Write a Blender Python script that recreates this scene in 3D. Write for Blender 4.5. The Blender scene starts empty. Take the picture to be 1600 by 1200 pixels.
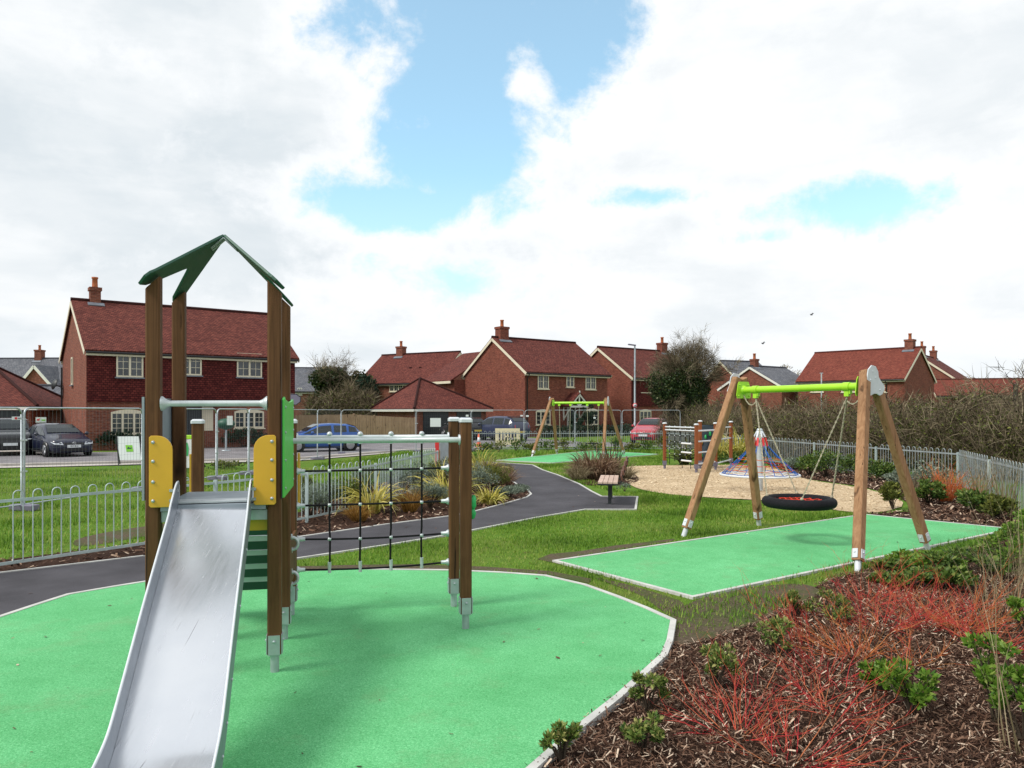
import bpy, bmesh, math, random
import numpy as np
from mathutils import Vector, Matrix
from math import radians, sin, cos, pi, sqrt, atan2, tan

S = bpy.context.scene
COL = S.collection
random.seed(7)
RNG = np.random.default_rng(11)

# ------------------------------------------------------------------ camera
F, HV, CH = 1200.0, 643.0, 1.9          # focal length in photo pixels, horizon row, eye height
cam_d = bpy.data.cameras.new('camera')
cam = bpy.data.objects.new('camera', cam_d); COL.objects.link(cam)
cam_d.sensor_width = 36.0
cam_d.lens = 36.0 * F / 1600.0
cam_d.shift_y = (HV - 600.0) / 1600.0
cam_d.clip_start = 0.05; cam_d.clip_end = 2000.0
cam.location = (0, 0, CH); cam.rotation_euler = (radians(90), 0, 0)
S.camera = cam
S.render.resolution_x = 1024; S.render.resolution_y = 768

# ------------------------------------------------------------------ exposure
S.view_settings.view_transform = 'Standard'
S.view_settings.look = 'None'
S.view_settings.exposure = 0.44
S.view_settings.gamma = 1.0

# ------------------------------------------------------------------ sun
SUN_EL, SUN_AZ = radians(48), radians(242)      # azimuth clockwise from +Y
sd = bpy.data.lights.new('sun', 'SUN'); sd.energy = 2.3; sd.angle = radians(18.0); sd.color = (1.0, 0.95, 0.88)
sun = bpy.data.objects.new('sun', sd); COL.objects.link(sun)
sv = Vector((sin(SUN_AZ) * cos(SUN_EL), cos(SUN_AZ) * cos(SUN_EL), sin(SUN_EL)))
sun.rotation_euler = sv.to_track_quat('Z', 'Y').to_euler()
sun.location = sv * 60

# ------------------------------------------------------------------ sky with clouds
W = bpy.data.worlds.new('World'); S.world = W; W.use_nodes = True
nt = W.node_tree; nt.nodes.clear(); L_ = nt.links

def wn(t, **kw):
    n = nt.nodes.new(t)
    for k, v in kw.items(): setattr(n, k, v)
    return n

def wm(op, a, b=None, c=None, clamp=False):
    n = wn('ShaderNodeMath', operation=op, use_clamp=clamp)
    for i, x in enumerate((a, b, c)):
        if x is None: continue
        if isinstance(x, (int, float)): n.inputs[i].default_value = x
        else: L_.new(x, n.inputs[i])
    return n.outputs[0]

def wcomb(x, y, z):
    n = wn('ShaderNodeCombineXYZ')
    for i, v in enumerate((x, y, z)):
        if isinstance(v, (int, float)): n.inputs[i].default_value = v
        else: L_.new(v, n.inputs[i])
    return n.outputs[0]

def wnoise(vec, scale, detail=6, rough=0.55, dist=0.0):
    n = wn('ShaderNodeTexNoise'); n.inputs['Scale'].default_value = scale
    n.inputs['Detail'].default_value = detail; n.inputs['Roughness'].default_value = rough
    n.inputs['Distortion'].default_value = dist
    L_.new(vec, n.inputs['Vector']); return n

def wmap(x, a, b, c, d, smooth=True):
    n = wn('ShaderNodeMapRange', interpolation_type='SMOOTHSTEP' if smooth else 'LINEAR')
    for i, v in enumerate((a, b, c, d)): n.inputs[i + 1].default_value = v
    L_.new(x, n.inputs[0]); return n.outputs[0]

def wmix(f, a, b):
    n = wn('ShaderNodeMix', data_type='RGBA')
    if isinstance(f, (int, float)): n.inputs[0].default_value = f
    else: L_.new(f, n.inputs[0])
    for i, v in ((6, a), (7, b)):
        if isinstance(v, tuple): n.inputs[i].default_value = v
        else: L_.new(v, n.inputs[i])
    return n.outputs[2]

tc = wn('ShaderNodeTexCoord')
sx = wn('ShaderNodeSeparateXYZ'); L_.new(tc.outputs['Generated'], sx.inputs[0])
dx, dy, dz = sx.outputs
az = wm('ARCTAN2', dx, dy)
el = wm('ARCSINE', dz)
dzc = wm('MAXIMUM', dz, 0.0)
den = wm('ADD', dzc, 0.16)
plane = wcomb(wm('DIVIDE', dx, den), wm('DIVIDE', dy, den), 0.0)     # flat cloud deck seen in perspective
n_warp = wnoise(plane, 1.9, 5, 0.6)
n_edge = wnoise(wcomb(az, wm('MULTIPLY', el, 1.15), 0.3), 8.0, 10, 0.66, 0.15)
n_big = wnoise(plane, 0.85, 6, 0.55, 0.3)
n_streak = wnoise(wcomb(wm('MULTIPLY', az, 2.0), wm('MULTIPLY', el, 8.0), 2.0), 1.7, 6, 0.55, 0.4)

def sky_dir(u, v):
    a = math.atan((u - 800) / F)
    return a, math.atan((HV - v) / F * cos(a))
# openings in the cloud deck: (u, v, half width, half height) converted to azimuth / elevation
gaps = [(755, -20, 265, 170), (752, 130, 175, 160), (722, 240, 165, 110), (640, 318, 190, 48), (860, 90, 120, 130),
        (1335, 322, 170, 40), (1010, 306, 80, 22), (720, 448, 170, 46), (1190, 372, 90, 20)]
val = None
for gi, (u, v, hw, hh) in enumerate(gaps):
    a0, e0 = sky_dir(u, v)
    ax_, ex_ = wm('DIVIDE', wm('SUBTRACT', az, a0), hw / F), wm('DIVIDE', wm('SUBTRACT', el, e0), hh / F)
    d2 = wm('SQRT', wm('ADD', wm('MULTIPLY', ax_, ax_), wm('MULTIPLY', ex_, ex_)))
    wgt = [1.1, 1.15, 1.1, .8, .8, .50, .42, .40, .42][gi]
    b = wm('MULTIPLY', wm('SUBTRACT', 1.0, d2), wgt)
    val = b if val is None else wm('SMOOTH_MAX', val, b, 0.15)
for (u, v, hw, hh, wg) in ((808, 125, 75, 85, .75), (668, 205, 40, 40, .35), (830, 5, 70, 40, .6)):      # wisps drifting in the opening
    a0, e0 = sky_dir(u, v); ax_, ex_ = wm('DIVIDE', wm('SUBTRACT', az, a0), hw / F), wm('DIVIDE', wm('SUBTRACT', el, e0), hh / F)
    d2 = wm('SQRT', wm('ADD', wm('MULTIPLY', ax_, ax_), wm('MULTIPLY', ex_, ex_)))
    val = wm('SUBTRACT', val, wm('MULTIPLY', wm('MAXIMUM', wm('SUBTRACT', 1.0, d2), 0.0), wg))
val = wm('MAXIMUM', val, -0.55)
edge = wm('MULTIPLY', wm('SUBTRACT', n_edge.outputs[0], 0.52), 1.95)
blue = wmap(wm('ADD', val, edge), -0.04, 0.42, 0.0, 1.0)
sky = wn('ShaderNodeTexSky', sky_type='NISHITA')
sky.sun_disc = False; sky.sun_elevation = SUN_EL; sky.sun_rotation = SUN_AZ
sky.air_density = 1.0; sky.dust_density = 0.6; sky.ozone_density = 1.4
# thin veil everywhere over the blue
tint = wn('ShaderNodeMix', data_type='RGBA', blend_type='MULTIPLY'); tint.inputs[0].default_value = 1.0
L_.new(sky.outputs[0], tint.inputs[6]); tint.inputs[7].default_value = (1.50, 2.08, 1.86, 1)
bluec = wmix(wmap(el, 0.0, 0.30, 0.66, 0.22, False), tint.outputs[2], (6.6, 7.3, 7.8, 1))
# cloud brightness: bright tops, greyer bases
g1 = wmap(n_big.outputs[0], 0.36, 0.66, 0.0, 1.0)
g2 = wmap(n_streak.outputs[0], 0.35, 0.65, 0.0, 1.0)
n_puff = wnoise(wcomb(az, wm('MULTIPLY', el, 1.7), 5.0), 5.2, 8, 0.62, 0.3)
g3 = wmap(n_puff.outputs[0], 0.38, 0.62, -0.16, 0.20)
right = wm('ADD', wmap(az, -0.35, 0.25, 0.08, 0.46), g3)
shade = wm('ADD', wm('ADD', wm('MULTIPLY', g1, 0.42), wm('MULTIPLY', g2, 0.42)), right, clamp=True)
cloud = wmix(shade, (5.45, 5.95, 6.3, 1), (7.45, 7.6, 7.7, 1))
rim = wm('MULTIPLY', wmap(wm('ADD', val, edge), -0.5, 0.0, 0.0, 1.0), 0.7)
cloud2 = wmix(rim, cloud, (7.9, 8.0, 8.15, 1))
horiz = wmap(el, 0.0, 0.12, 0.65, 0.0)
cloud3 = wmix(horiz, cloud2, (6.9, 7.3, 7.6, 1))
final = wmix(blue, cloud3, bluec)
bg = wn('ShaderNodeBackground'); bg.inputs[1].default_value = 0.10
L_.new(final, bg.inputs[0])
wo = wn('ShaderNodeOutputWorld'); L_.new(bg.outputs[0], wo.inputs[0])
W.cycles.sampling_method = 'MANUAL'; W.cycles.sample_map_resolution = 512
# ------------------------------------------------------------------ helpers
ORG = {}
def C(r, g, b):
    f = lambda c: (c / 255) / 12.92 if c <= 10 else ((c / 255 + 0.055) / 1.055) ** 2.4
    return (f(r), f(g), f(b), 1.0)

def G(u, v, z=0.0):
    """photo pixel -> point on the plane z"""
    Y = F * (CH - z) / (v - HV)
    return Vector(((u - 800) / F * Y, Y, z))
def P(u, v, Y):
    return Vector(((u - 800) / F * Y, Y, CH - (v - HV) / F * Y))
def GP(pts, z=0.0): return [G(u, v, z) for u, v in pts]

def props(o, label=None, cat=None, group=None, kind=None):
    if label: o['label'] = label
    if cat: o['category'] = cat
    if group: o['group'] = group
    if kind: o['kind'] = kind
    return o

def thing(name, label, cat, loc=(0, 0, 0), group=None):
    o = bpy.data.objects.new(name, None); COL.objects.link(o)
    o.empty_display_size = 0.2
    o.location = loc; ORG[o.name] = Vector(loc)
    return props(o, label, cat, group)

def link_mesh(name, me, parent=None, org=None):
    o = bpy.data.objects.new(name, me); COL.objects.link(o)
    if parent is not None:
        o.parent = parent; ORG[o.name] = ORG[parent.name]
    else:
        o.location = org; ORG[o.name] = Vector(org)
    return o

def frame_from(d, up=Vector((0, 0, 1))):
    d = d.normalized()
    if abs(d.dot(up)) > 0.98: up = Vector((0, 1, 0)) if abs(d.y) < 0.9 else Vector((1, 0, 0))
    a = d.cross(up).normalized(); b = a.cross(d).normalized()
    return a, b

class MB:
    def __init__(s): s.v = []; s.f = []; s.sm = []
    def add(s, vs, fs, smooth=False):
        n = len(s.v); s.v.extend([tuple(x) for x in vs])
        s.f.extend([tuple(i + n for i in f) for f in fs]); s.sm.extend([smooth] * len(fs)); return s
    def hexa(s, c8):
        return s.add(c8, [(0, 3, 2, 1), (4, 5, 6, 7), (0, 1, 5, 4), (1, 2, 6, 5), (2, 3, 7, 6), (3, 0, 4, 7)])
    def obox(s, c, ax, ay, az, hx, hy, hz):
        c = Vector(c)
        X, Y, Z = Vector(ax) * hx, Vector(ay) * hy, Vector(az) * hz
        return s.hexa([c - X - Y - Z, c + X - Y - Z, c + X + Y - Z, c - X + Y - Z, c - X - Y + Z, c + X - Y + Z, c + X + Y + Z, c - X + Y + Z])
    def box(s, c, hx, hy, hz): return s.obox(c, (1, 0, 0), (0, 1, 0), (0, 0, 1), hx, hy, hz)
    def bar(s, p, q, w, h, side=None):
        p, q = Vector(p), Vector(q); d = (q - p)
        if side is None: a, b = frame_from(d)
        else:
            a = Vector(side).normalized(); b = a.cross(d.normalized()).normalized(); a = d.normalized().cross(b).normalized()
        return s.obox((p + q) / 2, a, b, d.normalized(), w / 2, h / 2, d.length / 2)
    def cbar(s, p, q, w, ch=0.012, side=None):
        """square timber with chamfered edges"""
        p, q = Vector(p), Vector(q); d = (q - p).normalized()
        if side is None: a, b = frame_from(d)
        else: b = Vector(side).cross(d).normalized(); a = d.cross(b).normalized()
        h = w / 2; k = h - ch
        prof = [(k, -h), (h, -k), (h, k), (k, h), (-k, h), (-h, k), (-h, -k), (-k, -h)]
        vs = [p + a * x + b * y for x, y in prof] + [q + a * x + b * y for x, y in prof]
        return s.add(vs, [(i, (i + 1) % 8, 8 + (i + 1) % 8, 8 + i) for i in range(8)] + [tuple(range(7, -1, -1)), tuple(range(8, 16))])
    def tube(s, path, r, n=8, cap=True, smooth=True, closed=False):
        path = [Vector(p) for p in path]; m = len(path)
        rs = r if isinstance(r, (list, tuple)) else [r] * m
        vs = []; a = None
        for i, p in enumerate(path):
            if closed: d = path[(i + 1) % m] - path[i - 1]
            else: d = path[min(i + 1, m - 1)] - path[max(i - 1, 0)]
            d.normalize()
            if a is None: a, b = frame_from(d)
            else: a = (a - d * a.dot(d)); a.normalize()
            b = d.cross(a)
            for k in range(n):
                t = 2 * pi * k / n
                vs.append(p + (a * cos(t) + b * sin(t)) * rs[i])
        fs = []
        for i in range(m if closed else m - 1):
            j = (i + 1) % m
            for k in range(n):
                fs.append((i * n + k, i * n + (k + 1) % n, j * n + (k + 1) % n, j * n + k))
        s.add(vs, fs, smooth)
        if cap and not closed:
            s.add(vs[:n], [tuple(range(n - 1, -1, -1))]); s.add(vs[-n:], [tuple(range(n))])
        return s
    def lathe(s, c, prof, n=16, ax=Vector((0, 0, 1)), smooth=True):
        c = Vector(c); ax = Vector(ax).normalized(); a, b = frame_from(ax)
        vs = []
        for r, z in prof:
            for k in range(n):
                t = 2 * pi * k / n; vs.append(c + ax * z + (a * cos(t) + b * sin(t)) * r)
        fs = [(i * n + k, i * n + (k + 1) % n, (i + 1) * n + (k + 1) % n, (i + 1) * n + k) for i in range(len(prof) - 1) for k in range(n)]
        fs += [tuple(range(n - 1, -1, -1)), tuple(range((len(prof) - 1) * n, len(prof) * n))]
        return s.add(vs, fs, smooth)
    def prism(s, poly, d):
        """poly: list of 3D points, extruded by vector d"""
        n = len(poly); d = Vector(d); poly = [Vector(p) for p in poly]
        return s.add(poly + [p + d for p in poly],
                     [tuple(range(n - 1, -1, -1)), tuple(range(n, 2 * n))] + [(i, (i + 1) % n, n + (i + 1) % n, n + i) for i in range(n)])
    def poly(s, pts): return s.add(pts, [tuple(range(len(pts)))])
    def sphere(s, c, r, n=10, sq=(1, 1, 1)):
        c = Vector(c); vs = []; m = n // 2
        for i in range(m + 1):
            t = pi * i / m
            for k in range(n):
                p = 2 * pi * k / n
                vs.append(c + Vector((sin(t) * cos(p) * r * sq[0], sin(t) * sin(p) * r * sq[1], cos(t) * r * sq[2])))
        return s.add(vs, [(i * n + k, (i + 1) * n + k, (i + 1) * n + (k + 1) % n, i * n + (k + 1) % n) for i in range(m) for k in range(n)], True)
    def build(s, name, mat, parent=None, org=None, uv=False, bevel=0, fixn=True):
        if parent is not None: o0 = ORG[parent.name]
        else:
            if org is None:
                a = np.array(s.v); org = Vector(((a[:, 0].min() + a[:, 0].max()) / 2, (a[:, 1].min() + a[:, 1].max()) / 2, a[:, 2].min()))
            o0 = Vector(org)
        me = bpy.data.meshes.new(name)
        me.from_pydata([(x - o0.x, y - o0.y, z - o0.z) for x, y, z in s.v], [], s.f)
        me.polygons.foreach_set('use_smooth', s.sm)
        if fixn:
            bm = bmesh.new(); bm.from_mesh(me); bmesh.ops.recalc_face_normals(bm, faces=bm.faces); bm.to_mesh(me); bm.free()
        if uv:
            ul = me.uv_layers.new(name='UVMap')
            for p in me.polygons:
                nrm = p.normal; hz = Vector((-nrm.y, nrm.x, 0))
                if hz.length < 1e-4: hz = Vector((1, 0, 0))
                hz.normalize(); vz = nrm.cross(hz)
                if vz.z < 0: vz = -vz
                for li in p.loop_indices:
                    co = me.vertices[me.loops[li].vertex_index].co
                    ul.data[li].uv = (co.dot(hz), co.dot(vz))
        me.materials.append(mat)
        o = link_mesh(name, me, parent, o0)
        if bevel:
            m = o.modifiers.new('bevel', 'BEVEL'); m.width = bevel; m.segments = 2; m.limit_method = 'ANGLE'
        return o

def each(name, mat, parent, items, **k):
    """one part per small piece; items are functions that fill a builder"""
    for fn in items:
        mb = MB(); fn(mb); mb.build(name, mat, parent, **k)

def np_mesh(name, verts, faces, mat, parent=None, org=None, rnd=None, smooth=False):
    """fast mesh of equal-sized faces; rnd = one random number per face for colour variation"""
    verts = np.asarray(verts, dtype=np.float32); faces = np.asarray(faces, dtype=np.int32)
    if parent is not None: o0 = ORG[parent.name]
    else: o0 = Vector(org if org is not None else (0, 0, 0))
    v = verts - np.array(o0, dtype=np.float32)
    me = bpy.data.meshes.new(name)
    k = faces.shape[1]
    me.vertices.add(len(v)); me.vertices.foreach_set('co', v.ravel())
    me.loops.add(faces.size); me.loops.foreach_set('vertex_index', faces.ravel())
    me.polygons.add(len(faces)); me.polygons.foreach_set('loop_start', np.arange(0, faces.size, k, dtype=np.int32))
    if smooth: me.polygons.foreach_set('use_smooth', np.ones(len(faces), dtype=bool))
    me.update(calc_edges=True)
    if rnd is not None:
        at = me.attributes.new('rnd', 'FLOAT', 'FACE'); at.data.foreach_set('value', np.asarray(rnd, dtype=np.float32))
    me.materials.append(mat)
    return link_mesh(name, me, parent, o0)

def in_poly(x, y, poly):
    inside = np.zeros(len(x), dtype=bool); n = len(poly); j = n - 1
    for i in range(n):
        xi, yi = poly[i][0], poly[i][1]; xj, yj = poly[j][0], poly[j][1]
        c = ((yi > y) != (yj > y)) & (x < (xj - xi) * (y - yi) / ((yj - yi) or 1e-9) + xi)
        inside ^= c; j = i
    return inside

def scatter(poly, n, excl=()):
    xs = [p[0] for p in poly]; ys = [p[1] for p in poly]
    x = RNG.uniform(min(xs), max(xs), n); y = RNG.uniform(min(ys), max(ys), n)
    k = in_poly(x, y, poly)
    for e in excl: k &= ~in_poly(x, y, e)
    return x[k], y[k]

def rand_unit(n):
    v = RNG.normal(size=(n, 3)); return v / np.linalg.norm(v, axis=1, keepdims=True)

def leaves(cent, size, aspect=0.5, up=0.0, dirs=None):
    """diamond leaves: returns verts, faces"""
    n = len(cent); d = rand_unit(n) if dirs is None else dirs + 0.35 * rand_unit(n)
    d[:, 2] += up; d /= np.linalg.norm(d, axis=1, keepdims=True)
    s = np.cross(d, rand_unit(n)); s /= np.linalg.norm(s, axis=1, keepdims=True)
    nn = np.cross(d, s)
    L = (np.asarray(size) * RNG.uniform(0.65, 1.3, n))[:, None]
    v = np.empty((n, 4, 3))
    v[:, 0] = cent - d * L * 0.5; v[:, 1] = cent + s * L * aspect * 0.5 + nn * L * 0.08
    v[:, 2] = cent + d * L * 0.5; v[:, 3] = cent - s * L * aspect * 0.5 + nn * L * 0.08
    return v.reshape(-1, 3), np.arange(n * 4).reshape(n, 4)

def ribbons(p0, d0, length, width, seg=4, droop=0.0, curl=0.0, taper=True):
    """curved blades or twigs as ribbons: arrays of starts, directions"""
    n = len(p0); d = d0 / np.linalg.norm(d0, axis=1, keepdims=True)
    side = np.cross(d, rand_unit(n)); side /= np.linalg.norm(side, axis=1, keepdims=True)
    length = np.broadcast_to(np.asarray(length, float), (n,)); width = np.broadcast_to(np.asarray(width, float), (n,))
    step = (length / seg)[:, None]; p = p0.copy(); V = np.empty((n, seg + 1, 2, 3)); kick = rand_unit(n)
    for i in range(seg + 1):
        t = i / seg
        w = (width * ((1 - t) ** 0.7 * 0.95 + 0.05 if taper else 1.0))[:, None] * 0.5
        V[:, i, 0] = p - side * w; V[:, i, 1] = p + side * w
        d = d + curl * kick / seg + 0.12 * curl * rand_unit(n)
        d[:, 2] -= droop / seg * (0.4 + 1.6 * t)
        d /= np.linalg.norm(d, axis=1, keepdims=True); p = p + d * step
    base = np.arange(n)[:, None] * (seg + 1) * 2; i = np.arange(seg)[None, :] * 2
    a = base + i
    f = np.stack([a, a + 1, a + 3, a + 2], axis=-1).reshape(-1, 4)
    return V.reshape(-1, 3), f
# ------------------------------------------------------------------ materials
class NT:
    def __init__(s, name):
        s.m = bpy.data.materials.new(name); s.m.use_nodes = True; s.t = s.m.node_tree
        s.b = s.t.nodes['Principled BSDF']; s.tc = s.t.nodes.new('ShaderNodeTexCoord')
    def n(s, t, **kw):
        x = s.t.nodes.new(t)
        for k, v in kw.items(): setattr(x, k, v)
        return x
    def l(s, a, b): s.t.links.new(a, b)
    def coord(s, which='Object', sc=(1, 1, 1), rot=(0, 0, 0)):
        mp = s.n('ShaderNodeMapping'); mp.inputs['Scale'].default_value = sc; mp.inputs['Rotation'].default_value = rot
        s.l(s.tc.outputs[which], mp.inputs[0]); return mp.outputs[0]
    def noise(s, vec, scale, detail=4, rough=0.6, dist=0):
        x = s.n('ShaderNodeTexNoise'); x.inputs['Scale'].default_value = scale; x.inputs['Detail'].default_value = detail
        x.inputs['Roughness'].default_value = rough; x.inputs['Distortion'].default_value = dist
        s.l(vec, x.inputs['Vector']); return x.outputs[0]
    def ramp(s, fac, stops):
        r = s.n('ShaderNodeValToRGB'); e = r.color_ramp.elements
        while len(e) < len(stops): e.new(0.5)
        for i, (p, c) in enumerate(stops): e[i].position = p; e[i].color = c
        s.l(fac, r.inputs[0]); return r.outputs[0]
    def mix(s, f, a, b, mode='MIX'):
        x = s.n('ShaderNodeMix', data_type='RGBA', blend_type=mode)
        if isinstance(f, (int, float)): x.inputs[0].default_value = f
        else: s.l(f, x.inputs[0])
        for i, v in ((6, a), (7, b)):
            if isinstance(v, tuple): x.inputs[i].default_value = v
            else: s.l(v, x.inputs[i])
        return x.outputs[2]
    def bump(s, h, st=0.3, d=0.01):
        x = s.n('ShaderNodeBump'); x.inputs['Strength'].default_value = st; x.inputs['Distance'].default_value = d
        s.l(h, x.inputs['Height']); s.l(x.outputs[0], s.b.inputs['Normal'])
    def col(s, c):
        if isinstance(c, tuple): s.b.inputs['Base Color'].default_value = c
        else: s.l(c, s.b.inputs['Base Color'])
    def rough(s, r):
        if isinstance(r, (int, float)): s.b.inputs['Roughness'].default_value = r
        else: s.l(r, s.b.inputs['Roughness'])

def mul(c, k): return (min(c[0] * k, 1), min(c[1] * k, 1), min(c[2] * k, 1), 1)

def plain(name, c, rough=0.5, metal=0.0, var=0.15, scale=6.0, bump=0.0, bscale=60.0, coat=0.0):
    t = NT(name); v = t.coord()
    f = t.noise(v, scale, 5)
    t.col(t.ramp(f, [(0.25, mul(c, 1 - var)), (0.75, mul(c, 1 + var))]))
    f2 = t.noise(v, scale * 3.1, 3)
    mr = t.n('ShaderNodeMapRange'); mr.inputs[3].default_value = max(0.05, rough - 0.1); mr.inputs[4].default_value = min(1, rough + 0.1)
    t.l(f2, mr.inputs[0]); t.rough(mr.outputs[0]); t.b.inputs['Metallic'].default_value = metal
    if rough >= .6: t.b.inputs['Specular IOR Level'].default_value = 0.15
    if coat: t.b.inputs['Specular IOR Level'].default_value = 0.3; t.b.inputs['Coat Weight'].default_value = coat; t.b.inputs['Coat Roughness'].default_value = 0.05
    if bump: t.bump(t.noise(v, bscale, 4), bump, 0.004)
    return t.m

def wood_mat(name, c1, c2, axis=2, sc=1.0, rough=0.7, crack=True):
    t = NT(name); s = [22.0 * sc] * 3; s[axis] = 1.1 * sc
    v = t.coord(sc=tuple(s))
    f = t.noise(v, 1.0, 8, 0.65, 1.2)
    kn = t.noise(t.coord(sc=tuple([6.0 if i != axis else 2.2 for i in range(3)])), 1.0, 2, 0.4, 0.6)
    col = t.ramp(f, [(0.3, c1), (0.7, c2)])
    col = t.mix(t.ramp(kn, [(0.66, (0, 0, 0, 1)), (0.74, (1, 1, 1, 1))]), col, mul(c1, 0.42))
    big = t.noise(t.coord(), 2.3, 3)
    col = t.mix(0.55, col, t.ramp(big, [(0.3, (0.62, 0.6, 0.58, 1)), (0.7, (1.1, 1.1, 1.1, 1))]), 'MULTIPLY')
    if crack:
        cr = t.noise(t.coord(sc=tuple([34.0 if i != axis else 0.9 for i in range(3)])), 1.0, 4, 0.5, 0.4)
        col = t.mix(t.ramp(cr, [(0.66, (0, 0, 0, 1)), (0.70, (1, 1, 1, 1))]), col, mul(c1, 0.25))
    t.col(col); t.rough(rough); t.b.inputs['Specular IOR Level'].default_value = 0.2; t.bump(f, 0.35, 0.004); return t.m

def brick_mat(name, c1, c2, mortar, bw=0.225, bh=0.075, ms=0.01, off=0.5, bump=0.3, dark=None, rough=0.85):
    t = NT(name); uv = t.coord('UV')
    b = t.n('ShaderNodeTexBrick'); b.offset = off
    b.inputs['Scale'].default_value = 1.0; b.inputs['Brick Width'].default_value = bw; b.inputs['Row Height'].default_value = bh
    b.inputs['Mortar Size'].default_value = ms; b.inputs['Mortar Smooth'].default_value = 0.2; b.inputs['Bias'].default_value = 0.0
    b.inputs['Color1'].default_value = c1; b.inputs['Color2'].default_value = c2; b.inputs['Mortar'].default_value = mortar
    t.l(uv, b.inputs['Vector'])
    n1 = t.noise(uv, 0.9, 5, 0.7); n2 = t.noise(t.coord('UV', sc=(4.4, 13.3, 1)), 1.0, 2, 0.5)
    col = t.mix(0.8, b.outputs[0], t.ramp(n1, [(0.25, (0.68, 0.66, 0.66, 1)), (0.75, (1.25, 1.22, 1.2, 1))]), 'MULTIPLY')
    col = t.mix(0.8, col, t.ramp(n2, [(0.3, (0.6, 0.56, 0.58, 1)), (0.7, (1.38, 1.32, 1.25, 1))]), 'MULTIPLY')
    t.col(col); t.rough(rough); t.b.inputs['Specular IOR Level'].default_value = 0.15
    h = t.n('ShaderNodeMath', operation='SUBTRACT'); h.inputs[0].default_value = 1.0; t.l(b.outputs[1], h.inputs[1])
    t.bump(h.outputs[0], bump, 0.02); return t.m

def leaf_mat(name, cols, rough=0.55, trans=0.25):
    t = NT(name); a = t.n('ShaderNodeAttribute'); a.attribute_name = 'rnd'
    n = len(cols); c = t.ramp(a.outputs['Fac'], [(i / max(1, n - 1), k) for i, k in enumerate(cols)])
    t.col(c); t.rough(rough); t.b.inputs['Specular IOR Level'].default_value = 0.22
    if trans:
        tr = t.n('ShaderNodeBsdfTranslucent'); t.l(c, tr.inputs[0]); ms = t.n('ShaderNodeMixShader'); ms.inputs[0].default_value = trans
        t.l(t.b.outputs[0], ms.inputs[1]); t.l(tr.outputs[0], ms.inputs[2])
        t.l(ms.outputs[0], t.t.nodes['Material Output'].inputs[0])
    return t.m

M = {}
M['galv'] = plain('galvanised_steel', (0.42, 0.47, 0.50, 1), 0.45, 0.55, 0.18, 9)
M['galv_light'] = plain('galvanised_light', (0.52, 0.57, 0.59, 1), 0.45, 0.35, 0.15, 9)
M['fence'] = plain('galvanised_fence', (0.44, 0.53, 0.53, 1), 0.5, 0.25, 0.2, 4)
M['slide_side'] = plain('slide_side_steel', (0.22, 0.255, 0.30, 1), 0.4, 0.3, 0.12, 6)
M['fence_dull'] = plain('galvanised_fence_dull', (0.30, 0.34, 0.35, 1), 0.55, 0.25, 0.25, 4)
M['white_metal'] = plain('white_painted_metal', (0.62, 0.66, 0.70, 1), 0.4, 0.0, 0.08, 8)
M['white'] = plain('white_plastic', (0.72, 0.74, 0.75, 1), 0.45, 0, 0.08, 5)
M['yellow'] = plain('yellow_board', (0.66, 0.38, 0.03, 1), 0.38, 0, 0.10, 3, 0.05, 120)
M['green_board'] = plain('green_board', (0.075, 0.52, 0.07, 1), 0.4, 0, 0.08, 3, 0.05, 120)
M['dark_green'] = plain('dark_green_board', (0.012, 0.075, 0.045, 1), 0.5, 0, 0.15, 3, 0.08, 120)
M['grey_board'] = plain('grey_board', (0.26, 0.31, 0.35, 1), 0.5, 0, 0.12, 5)
M['lime'] = plain('lime_paint', (0.36, 0.68, 0.03, 1), 0.35, 0, 0.08, 5)
M['black_rope'] = plain('black_rope', (0.012, 0.012, 0.014, 1), 0.85, 0, 0.3, 80, 0.4, 160)
M['grey_rope'] = plain('hemp_rope', (0.40, 0.36, 0.27, 1), 0.9, 0, 0.4, 60, 0.5, 160)
M['black'] = plain('black_metal', (0.016, 0.02, 0.022, 1), 0.5, 0, 0.3, 8)
M['black_plastic'] = plain('black_rubber_rope', (0.010, 0.010, 0.013, 1), 0.75, 0, 0.4, 40, 0.5, 90)
M['red'] = plain('red_paint', (0.62, 0.03, 0.03, 1), 0.45, 0, 0.12, 6)
M['red_rope'] = plain('red_rope', (0.55, 0.05, 0.03, 1), 0.8, 0, 0.2, 40)
M['blue_rope'] = plain('blue_rope', (0.03, 0.12, 0.42, 1), 0.8, 0, 0.2, 40)
M['orange_rope'] = plain('orange_rope', (0.60, 0.14, 0.03, 1), 0.8, 0, 0.2, 40)
M['hold_green'] = plain('green_hold', (0.03, 0.42, 0.12, 1), 0.5, 0, 0.12, 10)
M['timber'] = wood_mat('timber_dark', (0.080, 0.036, 0.015, 1), (0.165, 0.078, 0.034, 1))
M['timber_swing'] = wood_mat('timber_swing', (0.25, 0.125, 0.060, 1), (0.44, 0.25, 0.135, 1))
M['timber_red'] = wood_mat('timber_red', (0.20, 0.062, 0.022, 1), (0.30, 0.10, 0.04, 1))
M['bench_wood'] = wood_mat('bench_wood', (0.50, 0.36, 0.29, 1), (0.64, 0.49, 0.41, 1), axis=1, crack=False)
M['bench_dark'] = wood_mat('bench_dark', (0.10, 0.045, 0.03, 1), (0.17, 0.08, 0.055, 1), axis=1, crack=False)
M['fence_wood'] = wood_mat('fence_boards', (0.34, 0.22, 0.13, 1), (0.52, 0.37, 0.24, 1))
M['kerb'] = plain('concrete_kerb', (0.50, 0.50, 0.48, 1), 0.85, 0, 0.22, 4, 0.5, 150)
M['concrete'] = plain('concrete_paving', (0.44, 0.41, 0.38, 1), 0.85, 0, 0.2, 1.5, 0.4, 80)
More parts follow.
